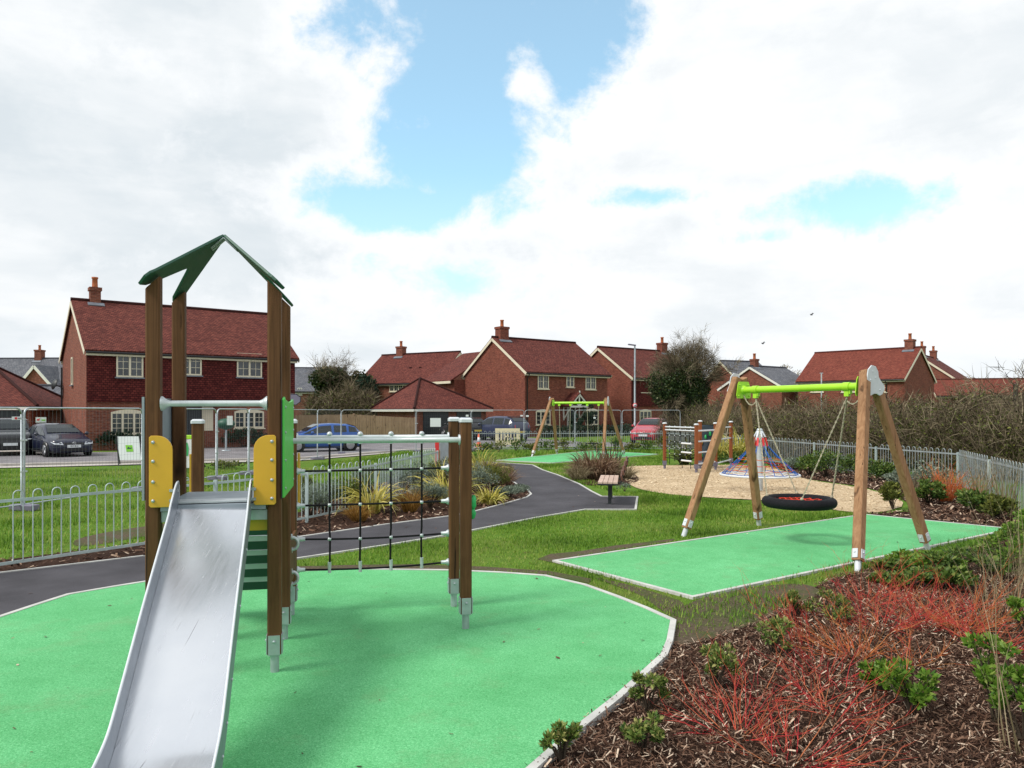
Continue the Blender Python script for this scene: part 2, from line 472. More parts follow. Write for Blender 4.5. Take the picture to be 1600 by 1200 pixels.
M['brick'] = brick_mat('red_brick', (0.165, 0.047, 0.032, 1), (0.235, 0.080, 0.050, 1), (0.20, 0.13, 0.105, 1))
M['brick_b'] = brick_mat('red_brick_b', (0.155, 0.039, 0.027, 1), (0.235, 0.072, 0.045, 1), (0.17, 0.105, 0.085, 1))
M['tile_hung'] = brick_mat('hung_tiles', (0.078, 0.015, 0.016, 1), (0.15, 0.034, 0.030, 1), (0.03, 0.006, 0.007, 1), 0.17, 0.11, 0.012, 0.5, 0.7)
M['roof'] = brick_mat('red_roof_tiles', (0.105, 0.030, 0.026, 1), (0.195, 0.062, 0.048, 1), (0.035, 0.012, 0.011, 1), 0.17, 0.11, 0.011, 0.5, 0.7)
M['roof_bright'] = brick_mat('orange_roof_tiles', (0.16, 0.042, 0.031, 1), (0.24, 0.074, 0.050, 1), (0.08, 0.024, 0.02, 1), 0.17, 0.11, 0.011, 0.5, 0.7)
M['slate'] = brick_mat('slate_roof', (0.10, 0.115, 0.14, 1), (0.16, 0.175, 0.20, 1), (0.05, 0.055, 0.07, 1), 0.3, 0.22, 0.015, 0.5, 0.6, rough=0.6)
M['cream'] = plain('cream_paint', (0.66, 0.60, 0.46, 1), 0.45, 0, 0.06, 3)
M['white_paint'] = plain('white_paint', (0.70, 0.69, 0.64, 1), 0.45, 0, 0.06, 3)
M['lead'] = plain('lead_flashing', (0.15, 0.17, 0.20, 1), 0.5, 0.1, 0.2, 4)
M['gutter'] = plain('black_gutter', (0.012, 0.012, 0.014, 1), 0.35, 0, 0.1, 3)
M['pot'] = plain('terracotta', (0.40, 0.13, 0.06, 1), 0.75, 0, 0.15, 9)
M['door_dark'] = plain('dark_door', (0.012, 0.017, 0.024, 1), 0.35, 0, 0.1, 3)
def glass_mat():
    t = NT('window_glass'); v = t.coord(); f = t.noise(v, 1.7, 3)
    t.col(t.ramp(f, [(0.35, (0.012, 0.016, 0.020, 1)), (0.75, (0.06, 0.075, 0.085, 1))])); t.rough(0.06)
    t.b.inputs['Specular IOR Level'].default_value = 0.7; return t.m
M['glass'] = glass_mat()
M['car_glass'] = plain('car_glass', (0.016, 0.022, 0.026, 1), 0.08, 0, 0.1, 2)
M['tyre'] = plain('tyre', (0.012, 0.012, 0.012, 1), 0.8, 0, 0.2, 20)
M['alloy'] = plain('alloy', (0.42, 0.43, 0.45, 1), 0.3, 0.8, 0.1, 10)
M['lamp_red'] = plain('tail_lamp', (0.55, 0.02, 0.03, 1), 0.2, 0, 0.1, 10)
M['lamp_clear'] = plain('head_lamp', (0.62, 0.66, 0.70, 1), 0.12, 0.2, 0.15, 20)
M['plate_yellow'] = plain('rear_plate', (0.62, 0.47, 0.06, 1), 0.4, 0, 0.05, 10)
for nm, c in (('car_navy', (0.006, 0.009, 0.030, 1)), ('car_black', (0.006, 0.007, 0.012, 1)), ('car_blue', (0.008, 0.075, 0.32, 1)),
              ('car_silver', (0.03, 0.04, 0.085, 1)), ('car_red', (0.46, 0.03, 0.05, 1)), ('car_grey', (0.02, 0.022, 0.026, 1))):
    M[nm] = plain(nm, c, 0.35, 0.0, 0.05, 2, coat=0.7)
def steel_slide():
    t = NT('brushed_stainless'); v = t.coord(sc=(60, 4, 4)); f = t.noise(v, 1.0, 6, 0.6)
    g = t.noise(t.coord(), 1.6, 4)
    sk = t.noise(t.coord(sc=(95, 2.2, 2.2)), 1.0, 3, 0.5); sk2 = t.noise(t.coord(), 3.5, 3)
    msk = t.mix(1.0, t.ramp(sk, [(0.66, (0, 0, 0, 1)), (0.70, (1, 1, 1, 1))]), t.ramp(sk2, [(0.5, (0, 0, 0, 1)), (0.62, (1, 1, 1, 1))]), 'MULTIPLY')
    t.col(t.mix(msk, t.ramp(g, [(0.3, (0.76, 0.78, 0.83, 1)), (0.7, (0.86, 0.87, 0.90, 1))]), (0.50, 0.50, 0.52, 1))); t.b.inputs['Metallic'].default_value = 0.92
    sc = t.noise(t.coord(sc=(40, 1.5, 1.5)), 1.0, 3, 0.7)
    t.rough(t.ramp(f, [(0.3, (0.20, 0.20, 0.20, 1)), (0.7, (0.28, 0.28, 0.28, 1))]))
    return t.m
M['slide'] = steel_slide()

def ground_grass():
    t = NT('grass_ground'); v = t.coord()
    a = t.noise(v, 0.35, 5, 0.6); b = t.noise(v, 5.0, 6, 0.7); c = t.noise(v, 42, 4, 0.7)
    col = t.ramp(b, [(0.25, (0.055, 0.125, 0.014, 1)), (0.5, (0.105, 0.215, 0.022, 1)), (0.78, (0.18, 0.28, 0.04, 1))])
    col = t.mix(t.ramp(a, [(0.46, (0, 0, 0, 1)), (0.64, (0.75, 0.75, 0.75, 1))]), col, (0.17, 0.20, 0.05, 1))
    so = t.noise(v, 2.1, 6, 0.65)
    col = t.mix(t.ramp(so, [(0.62, (0, 0, 0, 1)), (0.70, (0.85, 0.85, 0.85, 1))]), col, (0.115, 0.082, 0.045, 1))
    col = t.mix(0.9, col, t.ramp(c, [(0.3, (0.45, 0.45, 0.45, 1)), (0.7, (1.25, 1.25, 1.2, 1))]), 'MULTIPLY')
    t.col(col); t.rough(0.9); t.b.inputs['Specular IOR Level'].default_value = 0.08; t.bump(c, 0.7, 0.03); return t.m
M['ground'] = ground_grass()
def rubber_mat():
    t = NT('green_wetpour'); v = t.coord()
    big = t.noise(v, 0.7, 5, 0.6); mid = t.noise(t.coord(rot=(0, 0, 0.5)), 3.2, 5, 0.7); fine = t.noise(v, 150, 2, 0.8); f2 = t.noise(v, 62, 3, 0.75)
    col = t.ramp(fine, [(0.25, (0.055, 0.265, 0.10, 1)), (0.5, (0.140, 0.50, 0.205, 1)), (0.8, (0.28, 0.64, 0.35, 1))])
    col = t.mix(0.75, col, t.ramp(big, [(0.3, (0.76, 0.83, 0.77, 1)), (0.7, (1.12, 1.08, 1.12, 1))]), 'MULTIPLY')
    col = t.mix(0.7, col, t.ramp(mid, [(0.25, (0.72, 0.82, 0.74, 1)), (0.55, (1.0, 1.0, 1.0, 1)), (0.8, (1.1, 1.06, 1.1, 1))]), 'MULTIPLY')
    col = t.mix(0.6, col, t.ramp(f2, [(0.3, (0.42, 0.55, 0.45, 1)), (0.7, (1.32, 1.22, 1.32, 1))]), 'MULTIPLY')
    dirt = t.noise(v, 1.3, 7, 0.75)
    col = t.mix(t.ramp(dirt, [(0.54, (0, 0, 0, 1)), (0.76, (0.6, 0.6, 0.6, 1))]), col, (0.17, 0.28, 0.13, 1))
    t.col(col); t.rough(0.9); t.b.inputs['Specular IOR Level'].default_value = 0.08; t.bump(fine, 0.5, 0.006); return t.m
M['rubber'] = rubber_mat()
def asphalt(name, c, lo=0.7, hi=1.35):
    t = NT(name); v = t.coord(); f = t.noise(v, 130, 3, 0.8); b = t.noise(v, 1.1, 5, 0.65); st = t.noise(v, 0.5, 6, 0.7, 0.6)
    col = t.ramp(f, [(0.3, mul(c, 0.55)), (0.5, c), (0.75, mul(c, 1.8))])
    col = t.mix(0.9, col, t.ramp(b, [(0.3, (lo, lo, lo, 1)), (0.7, (hi, hi, hi, 1))]), 'MULTIPLY')
    col = t.mix(t.ramp(st, [(0.6, (0, 0, 0, 1)), (0.75, (0.35, 0.35, 0.35, 1))]), col, mul(c, 2.2))
    t.col(col); t.rough(0.85); t.b.inputs['Specular IOR Level'].default_value = 0.15; t.bump(f, 0.5, 0.006); return t.m
M['path'] = asphalt('asphalt_path', (0.062, 0.060, 0.068, 1))
M['road'] = asphalt('asphalt_road', (0.19, 0.18, 0.19, 1))
def sand_mat():
    t = NT('bark_sand'); v = t.coord(); f = t.noise(v, 28, 5, 0.75); b = t.noise(v, 1.4, 5, 0.65)
    col = t.ramp(f, [(0.3, (0.36, 0.27, 0.17, 1)), (0.5, (0.60, 0.47, 0.31, 1)), (0.75, (0.80, 0.66, 0.46, 1))])
    col = t.mix(0.85, col, t.ramp(b, [(0.3, (0.70, 0.66, 0.62, 1)), (0.65, (1.05, 1.05, 1.05, 1))]), 'MULTIPLY')
    t.col(col); t.rough(0.95); t.b.inputs['Specular IOR Level'].default_value = 0.08; t.bump(f, 0.7, 0.03); return t.m
M['sand'] = sand_mat()
def mulch_ground():
    t = NT('mulch_ground'); v = t.coord(sc=(1, 1.6, 1)); f = t.noise(v, 38, 5, 0.8, 0.5); b = t.noise(v, 1.2, 4, 0.6)
    col = t.ramp(f, [(0.3, (0.018, 0.010, 0.007, 1)), (0.5, (0.052, 0.028, 0.020, 1)), (0.72, (0.14, 0.085, 0.06, 1))])
    col = t.mix(0.8, col, t.ramp(b, [(0.3, (0.7, 0.7, 0.7, 1)), (0.7, (1.2, 1.15, 1.1, 1))]), 'MULTIPLY')
    t.col(col); t.rough(0.95); t.b.inputs['Specular IOR Level'].default_value = 0.08; t.bump(f, 0.8, 0.03); return t.m
M['mulch'] = mulch_ground()
def soil_mat():
    t = NT('bare_soil'); v = t.coord(); f = t.noise(v, 30, 6, 0.75); b = t.noise(v, 2.5, 5, 0.65)
    col = t.ramp(f, [(0.3, (0.055, 0.042, 0.028, 1)), (0.55, (0.125, 0.098, 0.066, 1)), (0.8, (0.26, 0.215, 0.16, 1))])
    col = t.mix(t.ramp(b, [(0.45, (0, 0, 0, 1)), (0.65, (0.8, 0.8, 0.8, 1))]), col, (0.06, 0.10, 0.022, 1))
    t.col(col); t.rough(0.95); t.b.inputs['Specular IOR Level'].default_value = 0.08; t.bump(f, 0.8, 0.03); return t.m
M['soil'] = soil_mat()
M['chips'] = leaf_mat('mulch_chips', [(0.028, 0.013, 0.008, 1), (0.078, 0.038, 0.023, 1), (0.16, 0.09, 0.058, 1), (0.32, 0.21, 0.145, 1), (0.58, 0.46, 0.35, 1)], 0.85, 0)
M['sandchips'] = leaf_mat('sand_chips', [(0.40, 0.30, 0.18, 1), (0.62, 0.49, 0.32, 1), (0.80, 0.68, 0.48, 1)], 0.9, 0)
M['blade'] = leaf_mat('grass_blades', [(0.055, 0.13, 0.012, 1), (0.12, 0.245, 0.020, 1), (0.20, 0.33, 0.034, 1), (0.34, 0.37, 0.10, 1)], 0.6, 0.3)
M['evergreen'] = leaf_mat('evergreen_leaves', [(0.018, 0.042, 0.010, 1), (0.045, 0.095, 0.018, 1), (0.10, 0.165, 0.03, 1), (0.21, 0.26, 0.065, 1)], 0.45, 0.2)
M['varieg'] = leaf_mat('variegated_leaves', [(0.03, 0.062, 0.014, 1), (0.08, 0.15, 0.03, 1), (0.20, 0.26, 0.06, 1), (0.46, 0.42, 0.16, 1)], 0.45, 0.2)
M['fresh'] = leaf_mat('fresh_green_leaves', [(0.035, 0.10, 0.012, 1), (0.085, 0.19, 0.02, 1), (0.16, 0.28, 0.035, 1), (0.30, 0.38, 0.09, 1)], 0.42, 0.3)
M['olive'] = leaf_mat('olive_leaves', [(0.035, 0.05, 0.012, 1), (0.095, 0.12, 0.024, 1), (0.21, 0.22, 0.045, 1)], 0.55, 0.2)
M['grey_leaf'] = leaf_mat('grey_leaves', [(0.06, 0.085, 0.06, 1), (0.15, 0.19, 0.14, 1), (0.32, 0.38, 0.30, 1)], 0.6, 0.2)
M['gold_strap'] = leaf_mat('gold_straps', [(0.16, 0.18, 0.03, 1), (0.52, 0.47, 0.09, 1), (0.76, 0.66, 0.24, 1)], 0.45, 0.25)
M['bronze'] = leaf_mat('bronze_straps', [(0.07, 0.035, 0.022, 1), (0.19, 0.11, 0.065, 1), (0.36, 0.25, 0.16, 1)], 0.6, 0.15)
M['orange_grass'] = leaf_mat('orange_sedge', [(0.12, 0.06, 0.015, 1), (0.30, 0.15, 0.03, 1), (0.40, 0.24, 0.06, 1)], 0.6, 0.2)
M['straw'] = leaf_mat('straw_stems', [(0.12, 0.10, 0.05, 1), (0.26, 0.21, 0.12, 1), (0.42, 0.35, 0.22, 1)], 0.7, 0.15)
M['red_stem'] = leaf_mat('red_stems', [(0.26, 0.018, 0.026, 1), (0.50, 0.035, 0.042, 1), (0.56, 0.07, 0.045, 1), (0.50, 0.19, 0.08, 1)], 0.5, 0)
M['orange_stem'] = leaf_mat('orange_stems', [(0.36, 0.055, 0.022, 1), (0.55, 0.13, 0.04, 1), (0.48, 0.22, 0.07, 1)], 0.5, 0)
M['twig'] = leaf_mat('hedge_twigs', [(0.038, 0.027, 0.019, 1), (0.10, 0.076, 0.048, 1), (0.19, 0.155, 0.095, 1), (0.32, 0.27, 0.175, 1)], 0.8, 0)
M['bark'] = plain('bark', (0.055, 0.042, 0.030, 1), 0.9, 0, 0.35, 9, 0.6, 40)
M['ivy'] = leaf_mat('ivy_leaves', [(0.008, 0.020, 0.007, 1), (0.020, 0.042, 0.012, 1), (0.045, 0.075, 0.02, 1), (0.10, 0.115, 0.03, 1)], 0.4, 0.1)
M['conifer'] = leaf_mat('conifer_leaves', [(0.008, 0.022, 0.014, 1), (0.02, 0.045, 0.026, 1), (0.04, 0.075, 0.04, 1)], 0.55, 0.1)
M['wire'] = plain('mesh_wire', (0.15, 0.17, 0.18, 1), 0.5, 0.3, 0.1, 5)
M['cone'] = plain('cone_orange', (0.65, 0.10, 0.03, 1), 0.5, 0, 0.1, 8)
M['barrier'] = plain('barrier_cream', (0.68, 0.62, 0.40, 1), 0.6, 0, 0.14, 6)
M['sign_white'] = plain('sign_white', (0.70, 0.74, 0.76, 1), 0.5, 0, 0.05, 4)
M['sign_green'] = plain('sign_green', (0.20, 0.55, 0.03, 1), 0.5, 0, 0.05, 4)
M['sign_red'] = plain('sign_red', (0.60, 0.03, 0.04, 1), 0.5, 0, 0.05, 4)
M['sign_grey'] = plain('sign_back', (0.17, 0.16, 0.22, 1), 0.45, 0.2, 0.1, 4)
M['navy_panel'] = plain('navy_board', (0.02, 0.035, 0.05, 1), 0.5, 0, 0.15, 4)
M['bird'] = plain('bird_grey', (0.10, 0.10, 0.11, 1), 0.7, 0, 0.1, 4)
# ------------------------------------------------------------------ ground, paths, pads
def sheet(name, pts, z, mat, kind='structure'):
    mb = MB(); mb.poly([(p[0], p[1], z) for p in pts])
    o = mb.build(name, mat, org=(pts[0][0], pts[0][1], z), fixn=False)
    if o.data.polygons[0].normal.z < 0: o.data.flip_normals()
    return props(o, kind=kind)

def offset_line(pts, d, closed=False):
    pts = [Vector((p[0], p[1])) for p in pts]; n = len(pts); out = []
    for i in range(n):
        a = pts[i - 1] if (i > 0 or closed) else None; b = pts[(i + 1) % n] if (i < n - 1 or closed) else None
        ns = []
        if a is not None: e = (pts[i] - a).normalized(); ns.append(Vector((-e.y, e.x)))
        if b is not None: e = (b - pts[i]).normalized(); ns.append(Vector((-e.y, e.x)))
        m = sum(ns, Vector((0, 0))).normalized(); k = max(0.35, m.dot(ns[0]))
        out.append(pts[i] + m * d / k)
    return out

def kerb(name, pts, w, z0, z1, closed=False, mat=None):
    """mitred edging strip"""
    A = offset_line(pts, w / 2, closed); B = offset_line(pts, -w / 2, closed); n = len(pts); mb = MB()
    vs = []
    for a, b in zip(A, B): vs += [(a.x, a.y, z0), (a.x, a.y, z1), (b.x, b.y, z1), (b.x, b.y, z0)]
    fs = []
    for i in range(n if closed else n - 1):
        j = (i + 1) % n
        for k in range(3): fs.append((4 * i + k, 4 * i + k + 1, 4 * j + k + 1, 4 * j + k))
    if not closed: fs += [(0, 1, 2, 3), (4 * n - 1, 4 * n - 2, 4 * n - 3, 4 * n - 4)]
    mb.add(vs, fs)
    return props(mb.build(name, mat or M['kerb'], org=(pts[0][0], pts[0][1], 0)), kind='structure')

def smooth_line(pts, it=2, closed=False):
    pts = [Vector((p[0], p[1], 0)) for p in pts]
    for _ in range(it):
        q = [] if closed else [pts[0]]
        n = len(pts)
        for i in range(n if closed else n - 1):
            a, b = pts[i], pts[(i + 1) % n]; q += [a * .75 + b * .25, a * .25 + b * .75]
        if not closed: q.append(pts[-1])
        pts = q
    return pts

g = MB(); g.poly([(-300, -60, 0), (300, -60, 0), (300, 500, 0), (-300, 500, 0)])
props(g.build('ground', M['ground'], org=(0, 0, 0), fixn=False), kind='structure')

PZ = 0.05
pad1_px = [(0, 965), (60, 945), (110, 929), (180, 917), (230, 909), (330, 900), (465, 893), (560, 890), (700, 891.5), (780, 895), (850, 900), (910, 914),
           (960, 932), (1005, 950), (1047, 969), (1041, 1000), (1032, 1022), (960, 1087), (890, 1141), (822, 1200)]
pad1 = [Vector((p.x, p.y, 0)) for p in GP(pad1_px, PZ)] + [Vector(p) for p in ((-0.25, 3.45, 0), (-1.0, 2.2, 0), (-3.0, 1.2, 0), (-4.6, 1.8, 0), (-5.0, 3.5, 0), (-4.95, 5.4, 0))]
pad2 = [Vector((p.x, p.y, 0)) for p in GP([(872, 876), (1352, 804), (1578, 826), (1082, 931)], .022)]
pad3 = [Vector((p.x, p.y, 0)) for p in GP([(778, 719), (925, 704), (1028, 709.5), (862, 723)], .022)]
def pad(name, pts, PZ):
    mb = MB(); mb.prism([(p.x, p.y, -0.02) for p in pts], (0, 0, PZ + .02))
    return props(mb.build(name, M['rubber'], org=(pts[0].x, pts[0].y, 0)), kind='structure')
for pts, pz in ((pad1, PZ), (pad2, .022), (pad3, .022)):
    pad('rubber_surface', pts, pz)
    out = offset_line(pts, 0.028, True)
    import_area = sum(pts[i].x * pts[(i + 1) % len(pts)].y - pts[(i + 1) % len(pts)].x * pts[i].y for i in range(len(pts)))
    if import_area > 0: out = offset_line(pts, -0.028, True)
    kerb('kerb', out, 0.052, -0.02, pz + 0.006, True)

path_up_px = [(0, 897), (228, 870), (470, 840), (600, 821), (700, 808), (738, 801), (792, 787), (823, 778), (830, 773), (824, 766), (811, 759), (795, 750), (778, 738), (764, 731), (735, 727), (690, 727)]
path_lo_px = [(690, 722), (735, 722), (767, 722.5), (832, 727), (848, 735), (872, 743), (905, 757), (925, 769), (940, 776.5), (996, 777), (993, 797), (915, 797), (838, 810), (702, 837), (612, 852), (467, 873), (400, 890), (230, 922), (110, 940), (0, 985)]
pu = GP(path_up_px); pl = GP(path_lo_px)
path = [Vector((-9.5, 6.5, 0))] + pu + pl + [Vector((-5.5, 5.5, 0)), Vector((-6.0, 2.0, 0)), Vector((-9.5, 1.5, 0))]
sheet('path', path, 0.012, M['path'])
kerb('kerb', [Vector((-9.5, 6.5, 0))] + pu[:14], 0.045, -0.02, 0.024)
kerb('kerb', pl[1:15] + [G(440, 878)], 0.045, -0.02, 0.024)

# planting bed between path and left fence
bed_l = [Vector((-9.0, 6.9, 0))] + pu[:15] + GP([(700, 722), (660, 735), (560, 765), (470, 800), (380, 822), (300, 838), (228, 848), (0, 876)])
sheet('planting_bed', bed_l, 0.006, M['mulch'])
# sand
sand_px = [(962, 734), (985, 729), (1040, 728), (1180, 727), (1215, 733), (1255, 750), (1340, 762), (1392, 775), (1418, 790), (1380, 802), (1330, 803), (1250, 787), (1200, 783), (1100, 778), (1040, 773), (1000, 766), (978, 755)]
sand = smooth_line(GP(sand_px), 1, True)
# mulch beds on the right
bed_r_px = [(1190, 722), (1280, 728), (1400, 745), (1497, 758), (1600, 800), (1640, 816), (1700, 842), (1578, 827), (1352, 804), (1420, 800), (1422, 788), (1396, 773), (1342, 760), (1256, 748)]
bed_r = GP(bed_r_px)
bed_n = GP([(1047, 1012), (1085, 996), (1160, 972), (1235, 938), (1300, 905), (1400, 880), (1500, 862), (1590, 838), (1700, 842)]) + [Vector(p) for p in ((8.0, 4.0, 0), (3.0, 0.6, 0), (-0.85, 2.1, 0))] + GP([(826, 1203), (962, 1091), (1036, 1025), (1045, 1003)])
bed_t = GP([(908, 745), (985, 738), (1003, 750), (985, 758), (935, 760), (905, 757)])
sheet('mulch_bed', bed_n, 0.008, M['mulch'])
sheet('mulch_bed', bed_r, 0.010, M['mulch'])
sheet('mulch_bed', smooth_line(bed_t, 2, True), 0.022, M['mulch'])
sheet('sand', sand, 0.018, M['sand'])
soil = smooth_line(GP([(1040, 968), (1085, 938), (1180, 918), (1260, 912), (1290, 930), (1235, 950), (1160, 985), (1090, 1008), (1046, 1012), (1050, 985)]), 2, True)
sheet('bare_soil', soil, 0.014, M['soil'])
strip = [GP(a) for a in ([(440, 893), (560, 889), (700, 890), (780, 893), (860, 899), (920, 912), (925, 905), (860, 893), (760, 886), (640, 882), (560, 883), (440, 886)], [(872, 875), (960, 860), (1050, 846), (1055, 842), (960, 853), (905, 862), (860, 866), (840, 874), (880, 884)], [(920, 900), (1000, 930), (1045, 962), (1075, 948), (1060, 938), (990, 916)])]
for st_ in strip: sheet('bare_soil', st_, 0.005, M['soil'])
soil2 = smooth_line(GP([(120, 838), (300, 812), (320, 818), (210, 842), (110, 858)]), 2, True)
sheet('bare_soil', soil2, 0.004, M['soil'])

# street
road_f = [Vector((-60, 25.0, 0)), Vector((-17.5, 26.5, 0)), Vector((-8.2, 30.5, 0)), Vector((-5.0, 36.8, 0)), Vector((0, 39.8, 0)), Vector((12, 40.6, 0)), Vector((90, 44, 0))]
road_b = [Vector((90, 51, 0)), Vector((14, 48.0, 0)), Vector((2, 47, 0)), Vector((-7, 47, 0)), Vector((-14, 44, 0)), Vector((-18, 36, 0)), Vector((-24, 34.5, 0)), Vector((-60, 37, 0))]
sheet('road', road_f + road_b, 0.010, M['road'])
kerb('kerb', road_f, 0.30, -0.05, 0.10, mat=M['concrete'])
sheet('pavement', [p + Vector((0.1, -1.15, 0)) for p in road_f][:6] + [p + Vector((0.1, -0.16, 0)) for p in road_f][:6][::-1], 0.03, M['concrete'])
sheet('driveway', [Vector(p) for p in ((-30, 33, 0), (-20.8, 33.6, 0), (-21.6, 37.2, 0), (-26, 43, 0), (-34, 42, 0))], 0.016, M['concrete'])
sheet('driveway', [Vector(p) for p in ((-6.6, 47.0, 0), (4.5, 47.2, 0), (0.8, 56.3, 0), (-6.2, 53.2, 0))], 0.016, M['road'])
# ------------------------------------------------------------------ climbing tower with slide and net
ex = Vector((0.979, 0.206, 0)); ey = Vector((-0.206, 0.979, 0)); ez = Vector((0, 0, 1))
T_FR = Vector((-1.69, 5.47, PZ)); T_FL = T_FR - ex * .80
T_BR = T_FR + ey * .80; T_BL = T_FL + ey * .80
T_SR = T_BR + ey * .76; T_SL = T_SR - ex * .80
T_P1 = T_BR + ex * 1.49; T_P2 = T_SR + ex * 1.49
tower = thing('climbing_tower', 'timber tower with green gable boards, steel slide and rope net on the nearest green surface', 'play tower', (T_FR + T_BL) / 2)
def post(base, top, slope=0.0, cap=False, hold=None, w=0.095):
    """timber post on a galvanised shoe; slope cuts the top across ex"""
    h = w / 2; ch = 0.012; k = h - ch
    prof = [(k, -h), (h, -k), (h, k), (k, h), (-k, h), (-h, k), (-h, -k), (-k, -h)]
    mb = MB(); z0 = PZ + 0.13
    vs = [base + ex * x + ey * y + ez * (z0 - base.z) for x, y in prof] + [base + ex * x + ey * y + ez * (top + slope * x - base.z) for x, y in prof]
    mb.add(vs, [(i, (i + 1) % 8, 8 + (i + 1) % 8, 8 + i) for i in range(8)] + [tuple(range(7, -1, -1)), tuple(range(8, 16))])
    p = mb.build('post', M['timber'], tower)
    f = MB(); zc = lambda z: Vector((0, 0, z - base.z))
    f.tube([base + zc(PZ - 0.03), base + zc(PZ + 0.15)], 0.031, 12)
    for sgn in (-1, 1):
        c = base - ey * sgn * 0 + ex * (sgn * (h + 0.004)) + zc(PZ + 0.20)
        f.obox(c, ex, ey, ez, 0.004, h * 0.86, 0.068)
        f.lathe(base + ex * (sgn * (h + 0.007)) + zc(PZ + 0.225), [(0.011, 0), (0.011, 0.006), (0.006, 0.010)], 8, ex * sgn)
    f.obox(base - ey * (h + 0.004) + zc(PZ + 0.20), ex, ey, ez, h * 0.84, 0.004, 0.068)
    f.lathe(base - ey * (h + 0.008) + zc(PZ + 0.225), [(0.011, 0), (0.011, 0.006), (0.006, 0.010)], 8, -ey)
    f.obox(base + zc(PZ + 0.126), ex, ey, ez, h * 0.9, h * 0.9, 0.004)
    f.build('post_shoe', M['galv'], p)
    if cap:
        c = MB(); z = top - base.z
        pr = [(k + .006, -h - .006), (h + .006, -k - .006), (h + .006, k + .006), (k + .006, h + .006), (-k - .006, h + .006), (-h - .006, k + .006), (-h - .006, -k - .006), (-k - .006, -h - .006)]
        lv = [base + ex * x + ey * y + ez * (z - .006) for x, y in pr] + [base + ex * x + ey * y + ez * (z + .018) for x, y in pr] + [base + ex * x * .7 + ey * y * .7 + ez * (z + .032) for x, y in pr]
        c.add(lv, [(i, (i + 1) % 8, 8 + (i + 1) % 8, 8 + i) for i in range(8)] + [(8 + i, 8 + (i + 1) % 8, 16 + (i + 1) % 8, 16 + i) for i in range(8)] + [tuple(range(7, -1, -1)), tuple(range(16, 24))])
        c.build('post_cap', M['white_metal'], p)
    return p
post(T_FL, 2.785, 0.95); post(T_BL, 2.80, 0.95); post(T_FR, 2.785, -0.95); post(T_BR, 2.80, -0.95)
post(T_SR, 1.80, cap=True); post(T_SL, 1.80, cap=True); post(T_P1, 1.815, cap=True); post(T_P2, 1.815, cap=True)

def w(o, x, y, z): return Vector((o.x, o.y, 0)) + ex * x + ey * y + ez * z
# roof boards: a cut-out A on each slope
apex_c = (T_FR + T_FL + T_BR + T_BL) / 4
A2 = [(-.150, .02), (-.135, .065), (-.09, .10), (.345, .585), (.375, .61), (.425, .61), (.455, .585), (.89, .10), (.935, .065), (.95, .02), (.93, -.03), (.86, -.03), (.76, .0), (.47, .215), (.43, .24), (.40, .246), (.37, .24), (.33, .215), (.08, .02), (.0, -.03), (-.10, -.05)]
for base, sgn in ((T_FL, 1), (T_FR, -1)):
    up = (ex * sgn * 0.40 + ez * 0.39).normalized(); nrm = (ez * 0.40 - ex * sgn * 0.39).normalized()
    o0 = w(base, -0.03 * sgn, 0, 2.79) - up * 0.0
    mb = MB(); mb.prism([o0 + ey * t + up * s for t, s in A2], nrm * 0.02)
    r = mb.build('gable_board', M['dark_green'], tower, bevel=0.004)
mb = MB()
c = w(apex_c, 0, 0, 3.20)
for dy in (-.03, .03):
    for sgn in (-1, 1):
        mb.bar(c + ey * dy + ex * .0 + ez * .0, c + ey * dy + ex * sgn * .09 - ez * .085, 0.04, 0.006)
mb.build('ridge_bracket', M['galv'], tower)

# platform and steps
mb = MB(); mid = (T_FL + T_BR) / 2
mb.obox(w(mid, 0, 0.0, 1.235), ex, ey, ez, 0.345, 0.46, 0.02)
mb.build('platform', M['grey_board'], tower)
each('platform_beam', M['galv'], tower, [lambda m, a=a, b=b: m.bar(w(a, .05, .0, 1.17), w(b, -.05, .0, 1.17), 0.03, 0.07) for a, b in ((T_FL, T_FR), (T_BL, T_BR))])
smid = (T_BL + T_BR) / 2
for k in range(5):
    z = 0.99 - 0.145 * k; y = 0.06 + 0.155 * k
    mb = MB(); mb.obox(w(smid, 0, y + .075, z), ex, ey, ez, 0.350, 0.115, 0.022)
    st = mb.build('step', M['white_metal'], tower)
    mb = MB(); mb.obox(w(smid, 0, y - 0.012, z - 0.060), ex, ey, ez, 0.345, 0.010, 0.036)
    mb.build('step_riser', M['dark_green'], st)
mb = MB(); mb.obox(w(T_FR, -0.16, .06, 1.135), ex, ey, ez, 0.11, 0.010, 0.085); mb.build('kick_board', M['yellow'], tower)

# yellow hand boards beside the slide
def hand_board(base, sgn):
    ww, z0, z1, r = 0.150, 1.245, 1.735, 0.10
    pts = [(0, z0 + .012), (.012, z0), (ww - .012, z0), (ww, z0 + .012), (ww, z1 - r)]
    pts += [(ww - r + r * cos(a), z1 - r + r * sin(a)) for a in [pi / 2 * i / 6 for i in range(1, 7)]] + [(.012, z1), (0, z1 - .012)]
    mb = MB(); mb.prism([w(base, sgn * (x - .015), -.058, z) for x, z in pts], -ey * 0.018)
    b = mb.build('hand_board', M['yellow'], tower, bevel=0.003)
    each('bolt', M['galv'], b, [lambda m, z=z: m.lathe(w(base, sgn * .012, -.076, z), [(0.012, 0), (0.012, .005), (.006, .011)], 10, -ey) for z in (1.29, 1.42, 1.56, 1.69)])
hand_board(T_FL, 1); hand_board(T_FR, -1)
each('slide_bracket', M['galv'], tower, [lambda m, s=s, b=b, z=z: m.obox(w(b, s * .148, -.085, z), ex, ey, ez, .03, .008, .009) for s, b in ((1, T_FL), (-1, T_FR)) for z in (1.36, 1.29)])
